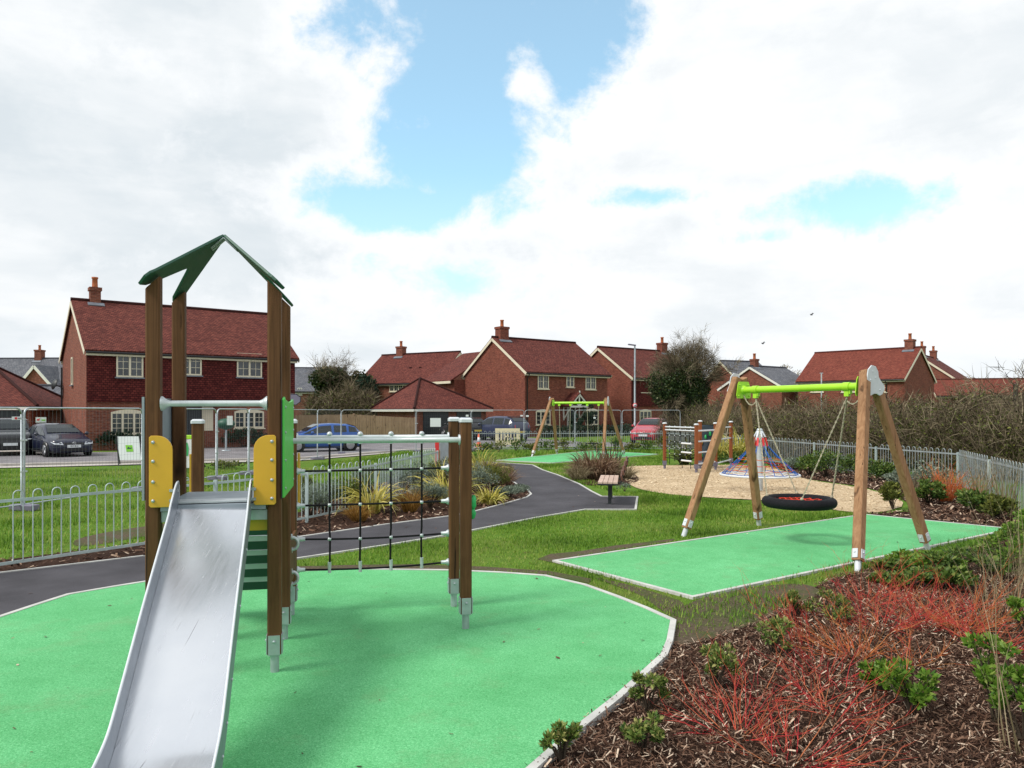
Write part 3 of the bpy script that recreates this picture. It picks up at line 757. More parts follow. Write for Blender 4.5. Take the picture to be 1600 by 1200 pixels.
# yellow side boards at the steps
for base in (T_SR, T_SL):
    s = 1 if base is T_SR else -1
    pts = [(.02, 1.05), (.17, 1.05), (.17, 1.42), (.155, 1.48), (.11, 1.52), (.02, 1.52)]
    mb = MB(); mb.prism([w(base, s * .056, y - .02, z) for y, z in pts], ex * s * 0.016); mb.build('hand_board', M['yellow'], tower)
# grey side board with slot (left), green side board (right)
xs = .050
mb = MB()
y0, y1, z0, z1 = -.04, .84, 1.29, 2.0
outer = [(y0, z0), (y1, z0), (y1, z1), (y0, z1)]; sl = [(.30, 1.5), (.36, 1.5), (.36, 1.86), (.30, 1.86)]
def slotted(mb, x, th):
    n = Vector(ex) * th
    for a in (0, 1):
        off = n * a
        for i in range(4):
            j = (i + 1) % 4
            mb.poly([w(T_FL, x, *outer[i]) + off, w(T_FL, x, *outer[j]) + off, w(T_FL, x, *sl[j]) + off, w(T_FL, x, *sl[i]) + off])
    for L in (outer, sl):
        for i in range(4):
            j = (i + 1) % 4; mb.poly([w(T_FL, x, *L[i]), w(T_FL, x, *L[j]), w(T_FL, x, *L[j]) + n, w(T_FL, x, *L[i]) + n])
slotted(mb, -.068, .016); mb.build('side_board', M['grey_board'], tower, fixn=False)
pts = [(-.045, 1.29), (.845, 1.29), (.845, 1.985), (.80, 2.0), (.70, 1.985), (.40, 1.97), (.10, 1.985), (0, 2.005), (-.045, 1.99)]
mb = MB(); mb.prism([w(T_FR, .055, y, z) for y, z in pts], ex * 0.016)
b = mb.build('side_board', M['green_board'], tower, bevel=0.003)
mb = MB(); mb.prism([w(T_FR, .049, y + (.006 if y > .4 else -.006), z - .006) for y, z in pts], ex * 0.006); mb.build('board_backing', M['black'], b)
each('bolt', M['galv'], b, [lambda m, y=y, z=z: m.lathe(w(T_FR, .071, y, z), [(.011, 0), (.011, .004), (.005, .008)], 8, ex) for y in (.02, .78) for z in (1.35, 1.55, 1.75, 1.93)])
# crossbar above the slide
mb = MB(); a, bb = w(T_FL, .048, 0, 1.955), w(T_FR, -.048, 0, 1.958); d = (bb - a).normalized()
mb.tube([a, a + d * .01, a + d * .025, a + d * .04, a + d * .055, bb - d * .055, bb - d * .04, bb - d * .025, bb - d * .01, bb],
        [.052, .050, .036, .026, .021, .021, .026, .036, .050, .052], 16)
mb.build('crossbar', M['galv_light'], tower)

# slide: floor and two side walls along a curved profile
sl_o = (T_FL + T_FR) / 2 - ey * 0.02 + ex * .0
sl_d = Vector((0.258, -0.966, 0)).normalized(); sl_x = Vector((-sl_d.y, sl_d.x, 0))
prof = [(-.16, 1.262), (-.03, 1.258), (.04, 1.235), (.20, 1.155), (.50, 1.010), (.80, .865), (1.10, .720), (1.40, .562), (1.70, .405), (1.84, .338), (1.93, .308), (2.05, .285), (2.25, .265), (2.5, .250), (2.75, .242), (2.85, .225), (2.89, .19)]
fine = []
for i in range(len(prof) - 1):
    for t in (0, .33, .66): fine.append((prof[i][0] * (1 - t) + prof[i + 1][0] * t, prof[i][1] * (1 - t) + prof[i + 1][1] * t))
fine.append(prof[-1])
for _ in range(2):
    fine = [fine[0]] + [((fine[i - 1][0] + 2 * fine[i][0] + fine[i + 1][0]) / 4, (fine[i - 1][1] + 2 * fine[i][1] + fine[i + 1][1]) / 4) for i in range(1, len(fine) - 1)] + [fine[-1]]
def sp(x, s, z): return Vector((sl_o.x, sl_o.y, 0)) + sl_x * x + sl_d * s + ez * z
slide_mb = MB(); hw = .235; vs = []
for s, z in fine: vs += [sp(-hw, s, z), sp(-hw * .5, s, z), sp(0, s, z), sp(hw * .5, s, z), sp(hw, s, z)]
n = len(fine)
slide_mb.add(vs, [(5 * i + k, 5 * i + k + 1, 5 * i + 6 + k, 5 * i + 5 + k) for i in range(n - 1) for k in range(4)], True)
vs2 = [Vector(v) - ez * .012 for v in vs]
slide_mb.add(vs2, [(5 * i + k, 5 * i + 5 + k, 5 * i + 6 + k, 5 * i + k + 1) for i in range(n - 1) for k in range(4)], True)
sl = slide_mb.build('slide', M['slide'], tower, fixn=False)
for sgn in (-1, 1):
    mb = MB(); x0 = sgn * (hw + .001); x1 = sgn * (hw + .010)
    top = []; bot = []
    for i, (s, z) in enumerate(fine):
        if s < -.02: continue
        j = min(i + 1, n - 1); ds, dzz = fine[j][0] - fine[i - 1][0], fine[j][1] - fine[i - 1][1]; l = sqrt(ds * ds + dzz * dzz)
        nx, nz = -dzz / l, ds / l
        hgt = .140
        if s > 2.5: hgt = .14 * max(.1, (2.92 - s) / .42)
        if s < .25: hgt = .155 + (.25 - s) * .05
        top.append((s + nx * hgt, z + nz * hgt)); bot.append((s - nx * .045, z - nz * .045))
    s0 = (top[0][0] - .06, top[0][1] - .035); top = [(-.055, 1.30), (-.05, 1.38), (-.02, 1.415), (.02, 1.415)] + [t for t in top if t[0] > .07]; bot = [(-.055, 1.20)] + bot
    poly = top + bot[::-1]
    rim = []
    mb.prism([sp(x0, s, z) for s, z in poly], sl_x * (x1 - x0))
    wl = mb.build('slide_wall', M['slide_side'], sl, fixn=True)
    rm = MB(); rm.tube([sp((x0 + x1) / 2, s, z) for s, z in top], .0065, 8); rm.build('slide_rim', M['white_metal'], sl)
    zi = lambda s: float(np.interp(s, [q[0] for q in fine], [q[1] for q in fine]))
    each('bolt', M['galv_light'], sl, [lambda m, s=s: m.lathe(sp(x1, s, zi(s)), [(.009, 0), (.009, .004), (.004, .007)], 8, sl_x * sgn) for s in (.05, .5, 1.0, 1.5, 1.75, 1.95, 2.1, 2.3, 2.5)])
mb = MB(); mb.obox(sp(0, -.09, 1.268), sl_x, sl_d, ez, hw + .02, .085, .006); mb.build('slide_lip', M['galv_light'], sl)
each('slide_leg', M['galv'], sl, [lambda m, x=x: m.tube([sp(x, 2.3, 0.03), sp(x, 2.3, .235)], .03, 10) for x in (-.15, .15)])

# rails to the net frame
for a0, b0 in ((T_BR, T_P1), (T_SR, T_P2)):
    mb = MB(); a, bb = w(a0, .048, 0, 1.66), w(b0, -.048, 0, 1.66)
    mb.tube([a, a + ex * .012, a + ex * .013, bb - ex * .013, bb - ex * .012, bb], [.045, .045, .023, .023, .045, .045], 14)
    mb.build('rail', M['galv_light'], tower)
# rope net
xs_n = [.228 * 1.49, .414 * 1.49, .603 * 1.49, .795 * 1.49]; zs_n = [1.355, 1.04, .735, .455]
mb = MB()
for i, x in enumerate(xs_n):
    pth = []
    for k in range(17):
        t = k / 16; z = 1.64 + (zs_n[-1] - .02 - 1.64) * t
        pth.append(w(T_SR, x + .006 * sin(3 * t + i) * (z < .8), .004 * sin(5 * t + i), z))
    mb.tube(pth, .0095, 7)
def rz(z, x): return z + .012 * (x / 1.49) - (.018 * sin(pi * x / 1.49) if z < .8 else .005 * sin(pi * x / 1.49)) + (.03 * max(0, x / 1.49 - .75) if z < .5 else 0)
for z in zs_n:
    mb.tube([w(T_SR, .05 + 1.39 * k / 20, .0, rz(z, .05 + 1.39 * k / 20)) for k in range(21)], .0095, 7)
net = mb.build('rope_net', M['black_rope'], tower)
fit = []
for x in xs_n:
    fit.append(lambda m, x=x: (m.sphere(w(T_SR, x, 0, 1.69), .026, 10), m.tube([w(T_SR, x, 0, 1.60), w(T_SR, x, 0, 1.67)], .017, 8)))
    for z in zs_n[:3]: fit.append(lambda m, x=x, z=z: m.sphere(w(T_SR, x, 0, rz(z, x)), .020, 8, (1, 1, .9)))
    fit.append(lambda m, x=x: m.tube([w(T_SR, x, 0, rz(zs_n[3], x) - .03), w(T_SR, x, 0, rz(zs_n[3], x) + .07)], .016, 8))
for z in zs_n:
    fit.append(lambda m, z=z: m.lathe(w(T_SR, .048, 0, rz(z, .05)), [(.036, 0), (.034, .012), (.020, .03), (.017, .075)], 10, ex))
    fit.append(lambda m, z=z: m.lathe(w(T_P2, -.048, 0, rz(z, 1.44)), [(.036, 0), (.034, .012), (.020, .03), (.017, .075)], 10, -ex))
each('net_fitting', M['galv_light'], net, fit)
# green climbing holds between the end posts, grab rings by the steps
def lump(mb, c, r, seed):
    rr = random.Random(seed); n, m = 10, 6; vs = []
    for i in range(m + 1):
        t = pi * i / m
        for k in range(n):
            p = 2 * pi * k / n; q = r * (1 + rr.uniform(-.22, .22)); vs.append(c + Vector((sin(t) * cos(p) * q * .8, sin(t) * sin(p) * q * .6, cos(t) * q * 1.3)))
    mb.add(vs, [(i * n + k, (i + 1) * n + k, (i + 1) * n + (k + 1) % n, i * n + (k + 1) % n) for i in range(m) for k in range(n)], True)
for b, x, y, z, r in ((T_P2, .07, .0, 1.50, .042), (T_P2, .072, .02, 1.42, .034), (T_P2, .07, .0, .80, .036), (T_P1, .064, .02, 1.12, .045), (T_P1, .062, .03, 1.03, .04)):
    mb = MB(); lump(mb, w(b, x, y, z), r, int(z * 100)); mb.build('climbing_hold', M['hold_green'], tower)
for z in (.79, .50):
    mb = MB(); mb.tube([w(T_BR, .05 + .045 * sin(a), .20 + .0 * a, z + .05 * cos(a)) for a in [pi * i / 10 for i in range(11)]], .014, 8)
    mb.tube([w(T_BR, .05, .20, z + .055), w(T_BR, .04, .20, z + .055)], .026, 8); mb.tube([w(T_BR, .05, .20, z - .055), w(T_BR, .04, .20, z - .055)], .026, 8)
    mb.build('grab_ring', M['galv_light'], tower)
mb = MB(); mb.bar(w(T_BR, .036, .05, .645), w(T_SR, .036, -.05, .645), .02, .36, ex); mb.build('step_side', M['timber'], tower)
# ------------------------------------------------------------------ swings
def leg(root, b, t, s=.115, tilt=None, mat='timber_swing'):
    mb = MB(); d = (t - b).normalized()
    st = b + d * .13
    mb.cbar(st, t, s, .012, tilt)
    L = mb.build('leg', M[mat], root)
    f = MB(); f.tube([b - d * .03, b + d * .20], .038, 12)
    h = s / 2 + .006
    bb = tilt.cross(d).normalized(); aa = d.cross(bb).normalized()
    for k, v in ((1, aa), (-1, aa), (1, bb), (-1, bb)):
        o = v.cross(d).normalized()
        f.obox(b + d * .21 + v * k * h, o, d, v, s * .30, .055, .004)
        f.lathe(b + d * .225 + v * k * (h + .004), [(.012, 0), (.012, .005), (.006, .01)], 8, v * k)
    f.build('leg_shoe', M['white_metal'], L)
    return L
PL = [(-.04, .30), (.03, .285), (.075, .20), (.085, .11), (.13, .04), (.185, -.02), (.19, -.10), (.15, -.175), (.10, -.195), (.055, -.165), (-.0, -.165), (-.05, -.195), (-.10, -.20), (-.155, -.13), (-.165, -.05), (-.125, .05), (-.115, .13), (-.10, .23)]
PLI = [(-.10, .13), (.10, .13), (.125, .09), (.155, -.09), (.135, -.13), (-.135, -.13), (-.155, -.09), (-.125, .09)]
def aframe_swing(name, label, group, FL, BL, FR, BR, tl, tr, zb):
    cen = (FL + BL + FR + BR) / 4
    root = thing(name, label, 'swing', (cen.x, cen.y, 0), group)
    ax = Vector((tr.x - tl.x, tr.y - tl.y, 0)).normalized(); ap = Vector((-ax.y, ax.x, 0))
    if ap.y < 0: ap = -ap
    for base, top, s in ((FL, tl, -1), (BL, tl, 1), (FR, tr, -1), (BR, tr, 1)):
        leg(root, Vector((base.x, base.y, 0)), Vector((top.x, top.y, zb + .19)) + ap * s * .062, .115, ax)
    mb = MB(); mb.tube([Vector((tl.x, tl.y, zb)), Vector((tr.x, tr.y, zb))], .050, 16); mb.build('beam', M['lime'], root)
    for t, s in ((tl, 1), (tr, -1)):
        c = Vector((t.x, t.y, zb))
        mb = MB(); mb.prism([c + ap * x + ez * z + ax * s * .072 for x, z in PLI], ax * s * .012)
        for x, z in ((-.09, .08), (.09, .08), (-.11, -.09), (.11, -.09)): mb.lathe(c + ap * x + ez * z + ax * s * .084, [(.014, 0), (.014, .008), (.007, .013)], 8, ax * s)
        mb.tube([c + ax * s * .08, c + ax * s * .12], [.075, .052], 14)
        mb.build('beam_plate', M['lime'], root)
        mb = MB(); mb.prism([c + ap * x * 1.15 + ez * (z * .80 + .03) - ax * s * .072 for x, z in PL], -ax * s * .016)
        for x, z in ((-.03, .20), (.03, .10), (-.08, .06), (-.10, -.10), (.12, -.10)): mb.lathe(c + ap * x + ez * (z * .8 + .03) - ax * s * .088, [(.012, 0), (.012, .005), (.006, .009)], 8, -ax * s)
        mb.build('end_plate', M['white_metal'], root, bevel=.004)
    return root, ax, ap
def chain(mb, a, b, r=.009, sag=0.0):
    a, b = Vector(a), Vector(b); n = max(6, int((b - a).length / .035)); d = (b - a).normalized(); s, u = frame_from(d)
    for i in range(n):
        t0, t1 = i / n, (i + 1) / n; p = a.lerp(b, t0) - ez * sag * 4 * t0 * (1 - t0); q = a.lerp(b, t1) - ez * sag * 4 * t1 * (1 - t1); o = s if i % 2 else u
        mb.bar(p - d * .004, q + d * .004, r * (2.1 if i % 2 else 1.1), r * (1.1 if i % 2 else 2.1), s)

zb = 2.235
tl, tr = Vector((3.575, 12.05, 0)), Vector((4.69, 10.115, 0))
sw, ax, ap = aframe_swing('basket_swing', 'timber A-frame swing with lime beam and black round basket seat on the second green surface', None,
                          G(1068, 838), G(1186, 821), G(1340, 893), G(1450, 859), tl, tr, zb)
bc = Vector((4.13, 11.05, .60)); R = .52
rimv = [bc + Vector((cos(2 * pi * k / 40) * (R - .08), sin(2 * pi * k / 40) * (R - .08), 0)) for k in range(40)]
mb = MB(); mb.tube(rimv, .074, 14, closed=True); bk = mb.build('basket', M['black_plastic'], sw)
mb = MB()
for k in range(-4, 5):
    o = k * .085; hl = sqrt(max(0.01, .40 ** 2 - o * o))
    for vert in (0, 1):
        pts = []
        for i in range(13):
            t = -hl + 2 * hl * i / 12; rr = sqrt(o * o + t * t)
            x, y = (t, o) if not vert else (o, t); pts.append(bc + Vector((x, y, .035 - .05 * (1 - (rr / .44) ** 2))))
        mb.tube(pts, .008, 5)
mb.build('basket_net', M['red_rope'], bk)
for k, sgn in ((-1, tl), (1, tr)):
    h = Vector((4.135, 11.08, zb)) + ax * k * .80
    hb = MB(); hb.tube([h + ax * (-.05) , h + ax * .05], .062, 14); hb.bar(h - ez * .05, h - ez * .13, .07, .05, ax); hb.bar(h + ax * .05 - ez * .05, h + ax * .05 - ez * .10, .02, .05, ax)
    hb.build('hanger', M['lime'], sw)
    for s in (-1, 1):
        ang = atan2((ap * s).y, (ap * s).x); 
        dirv = (ap * s * .72 + ax * k * .70).normalized(); q = bc + dirv * (R - .08) + ez * .085
        mb = MB(); chain(mb, h - ez * .13, q, .010)
        mb.sphere(q, .026, 8)
        mb.build('rope', M['grey_rope'], sw)
    mb = MB(); chain(mb, h - ez * .13 - ez * .06, Vector((sgn.x, sgn.y, zb - .06)) - ax * k * .07 * 1, .008, .10); mb.build('safety_chain', M['grey_rope'], sw)

# far swing with two flat seats
tl2, tr2 = Vector((1.72, 33.2, 0)), Vector((3.98, 32.35, 0))
sw2, ax2, ap2 = aframe_swing('seat_swing', 'distant timber A-frame swing with two flat seats before the middle house', None,
                             Vector((.84, 32.4, 0)), Vector((2.02, 34.5, 0)), Vector((3.73, 31.3, 0)), Vector((4.85, 33.1, 0)), tl2, tr2, 2.27)
mid2 = (tl2 + tr2) / 2
for k in (-.62, .62):
    c = Vector((mid2.x, mid2.y, 0)) + ax2 * k
    mb = MB(); mb.obox(c + ez * .55, ax2, ap2, ez, .22, .085, .018)
    mb.build('seat', M['black_plastic'], sw2, bevel=.01)
    mb = MB()
    for s in (-1, 1): chain(mb, c + ax2 * s * .25 + ez * 2.20, c + ax2 * s * .21 + ez * .56, .012)
    mb.build('chain', M['grey_rope'], sw2)
    mb = MB()
    for s in (-1, 1): mb.bar(c + ax2 * s * .25 + ez * 2.24, c + ax2 * s * .25 + ez * 2.14, .09, .05, ax2)
    mb.build('hanger', M['lime'], sw2)

# ------------------------------------------------------------------ bench
bp = G(955, 788); bp.z = 0
by = Vector((.150, .989, 0)); bx_ = Vector((.989, -.150, 0))
bench = thing('park_bench', 'bench with pale slatted seat on black posts at the end of the asphalt spur', 'bench', bp + by * .6)
def bw(x, y, z): return bp + bx_ * x + by * y + ez * z
y0, y1 = -.40, 1.30; ym, yh = (y0 + y1) / 2, (y1 - y0) / 2
mb = MB()
for i in range(4): mb.obox(bw(-.21 + .10 * i, ym, .472), bx_, by, ez, .046, yh, .018)
mb.build('seat', M['bench_wood'], bench, bevel=.004)
mb = MB()
for i in range(4):
    t = i / 3; mb.obox(bw(.215 + .10 * t, ym, .57 + .10 * i), (bx_ * .22 - ez), by, (bx_ + ez * .22).normalized(), .044, yh, .018)
mb.build('backrest', M['bench_dark'], bench, bevel=.004)
for y in (0, 1.0):
    mb = MB(); mb.bar(bw(-.03, y, 0.012), bw(-.03, y, .44), .07, .07, bx_); mb.bar(bw(-.25, y, .44), bw(.20, y, .44), .05, .03)
    mb.bar(bw(.19, y, .43), bw(.34, y, .90), .05, .03); mb.obox(bw(-.03, y, .017), bx_, by, ez, .08, .08, .005)
    mb.build('leg', M['black'], bench)
mb = MB(); mb.obox(bw(-.06, y0 + .012, .44), bx_, by, ez, .20, .012, .014); mb.build('seat_rail', M['black'], bench)
# ------------------------------------------------------------------ climbing frame in the sand
A_, B_, B2_, C_, D_ = G(1038.5, 733), G(1088, 739.5), G(1094, 733), G(1118, 735), G(1142, 728)
cf = thing('rung_climber', 'low climber of reddish capped posts with nets, rungs and dark board on the sand', 'climber', (A_ + C_) / 2)
for p, h in ((A_, 1.49), (B_, 1.48), (B2_, 1.56), (C_, 1.50), (D_, 1.52)):
    mb = MB(); mb.cbar(p + ez * .14, p + ez * h, .105, .015, Vector((1, 0, 0))); q = mb.build('post', M['timber_red'], cf)
    mb = MB(); mb.lathe(p + ez * h, [(.078, 0), (.078, .03), (.05, .05)], 10); mb.build('post_cap', M['white_metal'], q)
    mb = MB(); mb.tube([p, p + ez * .17], .042, 8); mb.box(p + ez * .21, .058, .058, .07); mb.build('post_shoe', M['sign_grey'], q)
def lerp(a, b, t): return a + (b - a) * t
mb = MB()
for dz, off in ((1.30, 0), (1.40, .0)): mb.tube([A_ + ez * dz, B_ + ez * dz], .022, 8)
mb.build('rail', M['white_metal'], cf)
mb = MB()
for k in range(1, 6):
    for i in range(0, 2): pass
    t = k / 6; a = lerp(A_, B_, t); mb.tube([a + ez * 1.30, a + ez * (.18 if k % 2 else .3)], .011, 5)
for z in (1.15, .95, .75, .55, .40): mb.tube([A_ + ez * z, lerp(A_, B_, .5) + ez * (z - .03), B_ + ez * z], .010, 5)
nn = mb.build('rope_net', M['black_rope'], cf)
each('net_fitting', M['galv_light'], nn, [lambda m, k=k, z=z: m.sphere(lerp(A_, B_, k / 6) + ez * z, .022, 6) for k in range(1, 6) for z in (1.32, 1.42, 1.13, .93, .73, .53)])
mb = MB()
for t in (.52, .78): mb.tube([lerp(A_, B_, t) + ez * 1.3, lerp(A_, B_, t) - Vector((0, .25, 0)) + ez * .12], .010, 5)
lad = mb.build('rope_ladder', M['black_rope'], cf)
each('ladder_rung', M['white'], lad, [lambda m, z=z: m.tube([lerp(A_, B_, .50) - Vector((0, .25, 0)) + ez * z, lerp(A_, B_, .80) - Vector((0, .25, 0)) + ez * z], .030, 6) for z in (.90, .62, .36)])
each('rung', M['white_metal'], cf, [lambda m, z=z: m.tube([B_ + ez * z, C_ + ez * z], .026, 8) for z in (1.30, .97, .63, .28)])
c0, c1 = B2_ + Vector((-.02, .5, 0)), C_ + Vector((.22, .6, 0))
mb = MB(); mb.prism([c0 + ez * .08, c1 + ez * .08, c1 + ez * 1.38, c1 + Vector((-.12, 0, 1.46)), c0 + Vector((.12, 0, 1.46)), c0 + ez * 1.38], (0.01, .04, 0)); bd = mb.build('climbing_board', M['navy_panel'], cf)
cols = ['hold_green', 'hold_green', 'yellow', 'hold_green', 'yellow', 'hold_green', 'hold_green']
for i, (x, z) in enumerate(((.65, 1.16), (.45, 1.05), (.25, .86), (.70, .72), (.97, 1.30), (.25, .42), (.55, .35))):
    mb = MB(); lump(mb, lerp(c0, c1, x) + Vector((0, -.03, z)), .055, i); mb.build('climbing_hold', M[cols[i]], bd)
mb = MB()
for z in (1.36, .98, .22): mb.tube([C_ + ez * z, D_ + ez * z], .024, 8)
mb.build('rail', M['white_metal'], cf)
mb = MB()
for k in range(1, 5): mb.tube([lerp(C_, D_, k / 5) + ez * 1.36, lerp(C_, D_, (k + (.8 if k % 2 else -.8)) / 5) + ez * .85], .012, 5)
for z in (1.15, 1.0): mb.tube([C_ + ez * z, D_ + ez * z], .011, 5)
mb.build('rope_net', M['grey_rope'], cf)

# ------------------------------------------------------------------ spinning rope cone
sb = G(1187, 768); sb.z = 0
sc_ = thing('rope_carousel', 'steel mast with spinning ring and blue and red climbing ropes in the sand', 'rope roundabout', sb)
mb = MB(); mb.tube([sb, sb + ez * 1.46], .072, 16); mb.tube([sb + ez * 1.46, sb + ez * 1.50], [.072, .05], 16); mb.build('mast', M['galv_light'], sc_)
mb = MB(); mb.lathe(sb + ez * 1.20, [(.095, 0), (.10, .05), (.085, .14), (.08, .24)], 14)
for k in range(8):
    a = 2 * pi * k / 8; mb.bar(sb + Vector((cos(a) * .075, sin(a) * .075, 1.42)), sb + Vector((cos(a) * .14, sin(a) * .14, 1.30)), .035, .015)
mb.build('collar', M['white_metal'], sc_)
mb = MB()
for k in range(8):
    a = 2 * pi * k / 8 + .2; mb.bar(sb + Vector((cos(a) * .14, sin(a) * .14, 1.28)), sb + Vector((cos(a) * .19, sin(a) * .19, 1.08)), .045, .02)
mb.build('rope_clamp', M['red'], sc_)
RR = .90; zr = .40; tilt = .0
mb = MB(); mb.tube([sb + Vector((cos(2 * pi * k / 48) * RR, sin(2 * pi * k / 48) * RR, zr)) for k in range(48)], .026, 8, closed=True); mb.build('ring', M['white_metal'], sc_)
mb = MB()
def cone_pt(a, t):
    r = .19 + (RR - .19) * t; z = 1.10 + (zr - 1.10) * (t ** .92); return sb + Vector((cos(a) * r, sin(a) * r, z))
for k in range(8):
    a = 2 * pi * k / 8 + .2
    for d in (-.13, .13): mb.tube([cone_pt(a + d * t, t) for t in [i / 10 for i in range(11)]], .008, 5)
mb.build('main_rope', M['blue_rope'], sc_)
for t, mt in ((.42, 'orange_rope'), (.62, 'red_rope'), (.80, 'orange_rope'), (.93, 'blue_rope')):
    mb = MB(); mb.tube([cone_pt(2 * pi * k / 36, t) - ez * (.02 * (k % 3 != 0)) for k in range(36)], .008, 5, closed=True); mb.build('cross_rope', M[mt], sc_)
mb = MB()
for k in range(8):
    a = 2 * pi * k / 8
    mb.tube([sb + Vector((cos(a) * .3, sin(a) * .3, zr + .02)), sb + Vector((cos(a) * RR, sin(a) * RR, zr))], .010, 5)
for r in (.3, .6): mb.tube([sb + Vector((cos(2 * pi * k / 36) * r, sin(2 * pi * k / 36) * r, zr + .02)) for k in range(36)], .008, 5, closed=True)
mb.build('floor_rope', M['white'], sc_)
# ------------------------------------------------------------------ houses
class House:
    def __init__(s, name, label, C0, fx, L, D, eave, ridge, wall='brick', roof='roof', trim='cream', group=None, over=.12, barge=True, z0=0.0, cat='house', gutter=True, fascia=True):
        s.C = Vector((C0[0], C0[1], 0)); s.fx = Vector((fx[0], fx[1], 0)).normalized(); s.fd = Vector((-s.fx.y, s.fx.x, 0))
        s.L, s.D, s.e, s.r, s.trim, s.roofm = L, D, eave, ridge, trim, roof
        c = s.pt(L / 2, D / 2, 0)
        s.root = thing(name, label, cat, c, group)
        mb = MB(); e, r = eave, ridge
        p = s.pt
        mb.poly([p(0, 0, z0), p(L, 0, z0), p(L, 0, e), p(0, 0, e)]); mb.poly([p(L, D, z0), p(0, D, z0), p(0, D, e), p(L, D, e)])
        mb.poly([p(0, D, z0), p(0, 0, z0), p(0, 0, e), p(0, D / 2, r), p(0, D, e)]); mb.poly([p(L, 0, z0), p(L, D, z0), p(L, D, e), p(L, D / 2, r), p(L, 0, e)])
        s.wall = mb.build('wall', M[wall], s.root, uv=True, fixn=False)
        sl = (r - e) / (D / 2); ov = .32
        mb = MB(); th = .11
        for y0, sg in ((0, 1), (D, -1)):
            a = [p(-over, y0 - sg * ov, e - sl * ov + .05), p(L + over, y0 - sg * ov, e - sl * ov + .05), p(L + over, D / 2, r + .05), p(-over, D / 2, r + .05)]
            nn = (Vector((0, 0, 1)) * 1 - s.fd * sg * sl).normalized() * th
            mb.prism(a if sg > 0 else a[::-1], nn)
        s.roof = mb.build('roof', M[roof], s.root, uv=True)
        mb = MB(); mb.tube([p(-over - .01, D / 2, r + .17), p(L + over + .01, D / 2, r + .17)], .11, 8); mb.build('ridge_tile', M[roof], s.roof)
        if barge:
            for x in (-over + .0, L + over - .0):
                mb = MB(); sg = -1 if x < 0 else 1
                for y0, q in ((0, 1), (D, -1)):
                    mb.bar(p(x + sg * .015, y0 - q * (ov + .02), e - sl * ov - .02), p(x + sg * .015, D / 2, r - .02), .035, .20, s.fx)
                mb.build('barge_board', M[trim], s.root)
        if fascia:
            for y0, q in ((0, 1), (D, -1)):
                mb = MB(); mb.bar(p(-.05, y0 - q * (ov - .06), e - sl * ov - .03), p(L + .05, y0 - q * (ov - .06), e - sl * ov - .03), .03, .20, s.fd)
                mb.bar(p(-.05, y0 - q * (ov / 2 - .02), e - sl * ov - .11), p(L + .05, y0 - q * (ov / 2 - .02), e - sl * ov - .11), ov - .03, .02, s.fd)
                mb.build('fascia', M[trim], s.root)
        if gutter:
            mb = MB()
            mb.tube([p(-.06, -ov - .03, e - sl * ov + .02), p(L + .06, -ov - .03, e - sl * ov + .02)], .06, 6)
            mb.build('gutter', M['gutter'], s.root)
    def pt(s, x, y, z): return s.C + s.fx * x + s.fd * y + ez * z
    def s_of(s, u):
        k = (u - 800) / F; return (k * s.C.y - s.C.x) / (s.fx.x - k * s.fx.y)
    def z_of(s, v, x): return CH - (v - HV) / F * (s.C.y + s.fx.y * x)
    def y_of(s, u):      # position along the left gable
        k = (u - 800) / F; return (k * s.C.y - s.C.x) / (s.fd.x - k * s.fd.y)
    def window(s, x0, x1, z0, z1, lights=2, bars=(2, 3), side=None, arch=False, y=0.0):
        """cream casement proud of the wall; side None = front, 'L'/'R' gable"""
        if side is None: P_ = lambda a, z, o: s.pt(a, y - o, z); ax, nn = s.fx, -s.fd
        elif side == 'L': P_ = lambda a, z, o: s.pt(-o, a, z); ax, nn = -s.fd, -s.fx
        else: P_ = lambda a, z, o: s.pt(s.L + o, a, z); ax, nn = s.fd, s.fx
        mb = MB(); f = .075; o = .03
        def member(a, b, wd, dp=.05, oo=o): mb.bar(P_(a[0], a[1], oo), P_(b[0], b[1], oo), dp, wd, nn)
        member((x0 + f, z0 + f / 2), (x1 - f, z0 + f / 2), f); member((x0 + f, z1 - f / 2), (x1 - f, z1 - f / 2), f)
        member((x0 + f / 2, z0), (x0 + f / 2, z1), f); member((x1 - f / 2, z0), (x1 - f / 2, z1), f)
        w_ = (x1 - x0) / lights
        for i in range(1, lights): member((x0 + w_ * i, z0 + f), (x0 + w_ * i, z1 - f), f * 1.3)
        for i in range(lights):
            a, b = x0 + w_ * i + f * (.9 if i else 1), x0 + w_ * (i + 1) - f * .9
            for k in range(1, bars[0]): member((a + (b - a) * k / bars[0], z0 + f), (a + (b - a) * k / bars[0], z1 - f), .022, .02, .022)
            for k in range(1, bars[1]): member((a, z0 + f + (z1 - z0 - 2 * f) * k / bars[1]), (b, z0 + f + (z1 - z0 - 2 * f) * k / bars[1]), .022, .018, .022)
        if arch:
            pts = [(x0 + (x1 - x0) * i / 10, z1 + .14 * sin(pi * i / 10)) for i in range(11)]
            mb.prism([P_(a, z, .005) for a, z in pts], nn * .05)
        wdw = mb.build('window', M[s.trim], s.root)
        mb = MB(); mb.poly([P_(x0 + f * .5, z0 + f * .5, .012), P_(x1 - f * .5, z0 + f * .5, .012), P_(x1 - f * .5, z1 - f * .5, .012), P_(x0 + f * .5, z1 - f * .5, .012)])
        mb.build('pane', M['glass'], wdw)
        mb = MB(); mb.bar(P_(x0 - .06, z0 - .035, .05), P_(x1 + .06, z0 - .035, .05), .12, .06, nn); mb.build('sill', M['lead'] if getattr(s, 'lead_sill', False) and z0 > 2.6 else M[s.trim], wdw)
        return wdw
    def win_px(s, u0, u1, v0, v1, **k):
        x0, x1 = s.s_of(u0), s.s_of(u1); return s.window(x0, x1, s.z_of(v1, x0), s.z_of(v0, x0), **k)
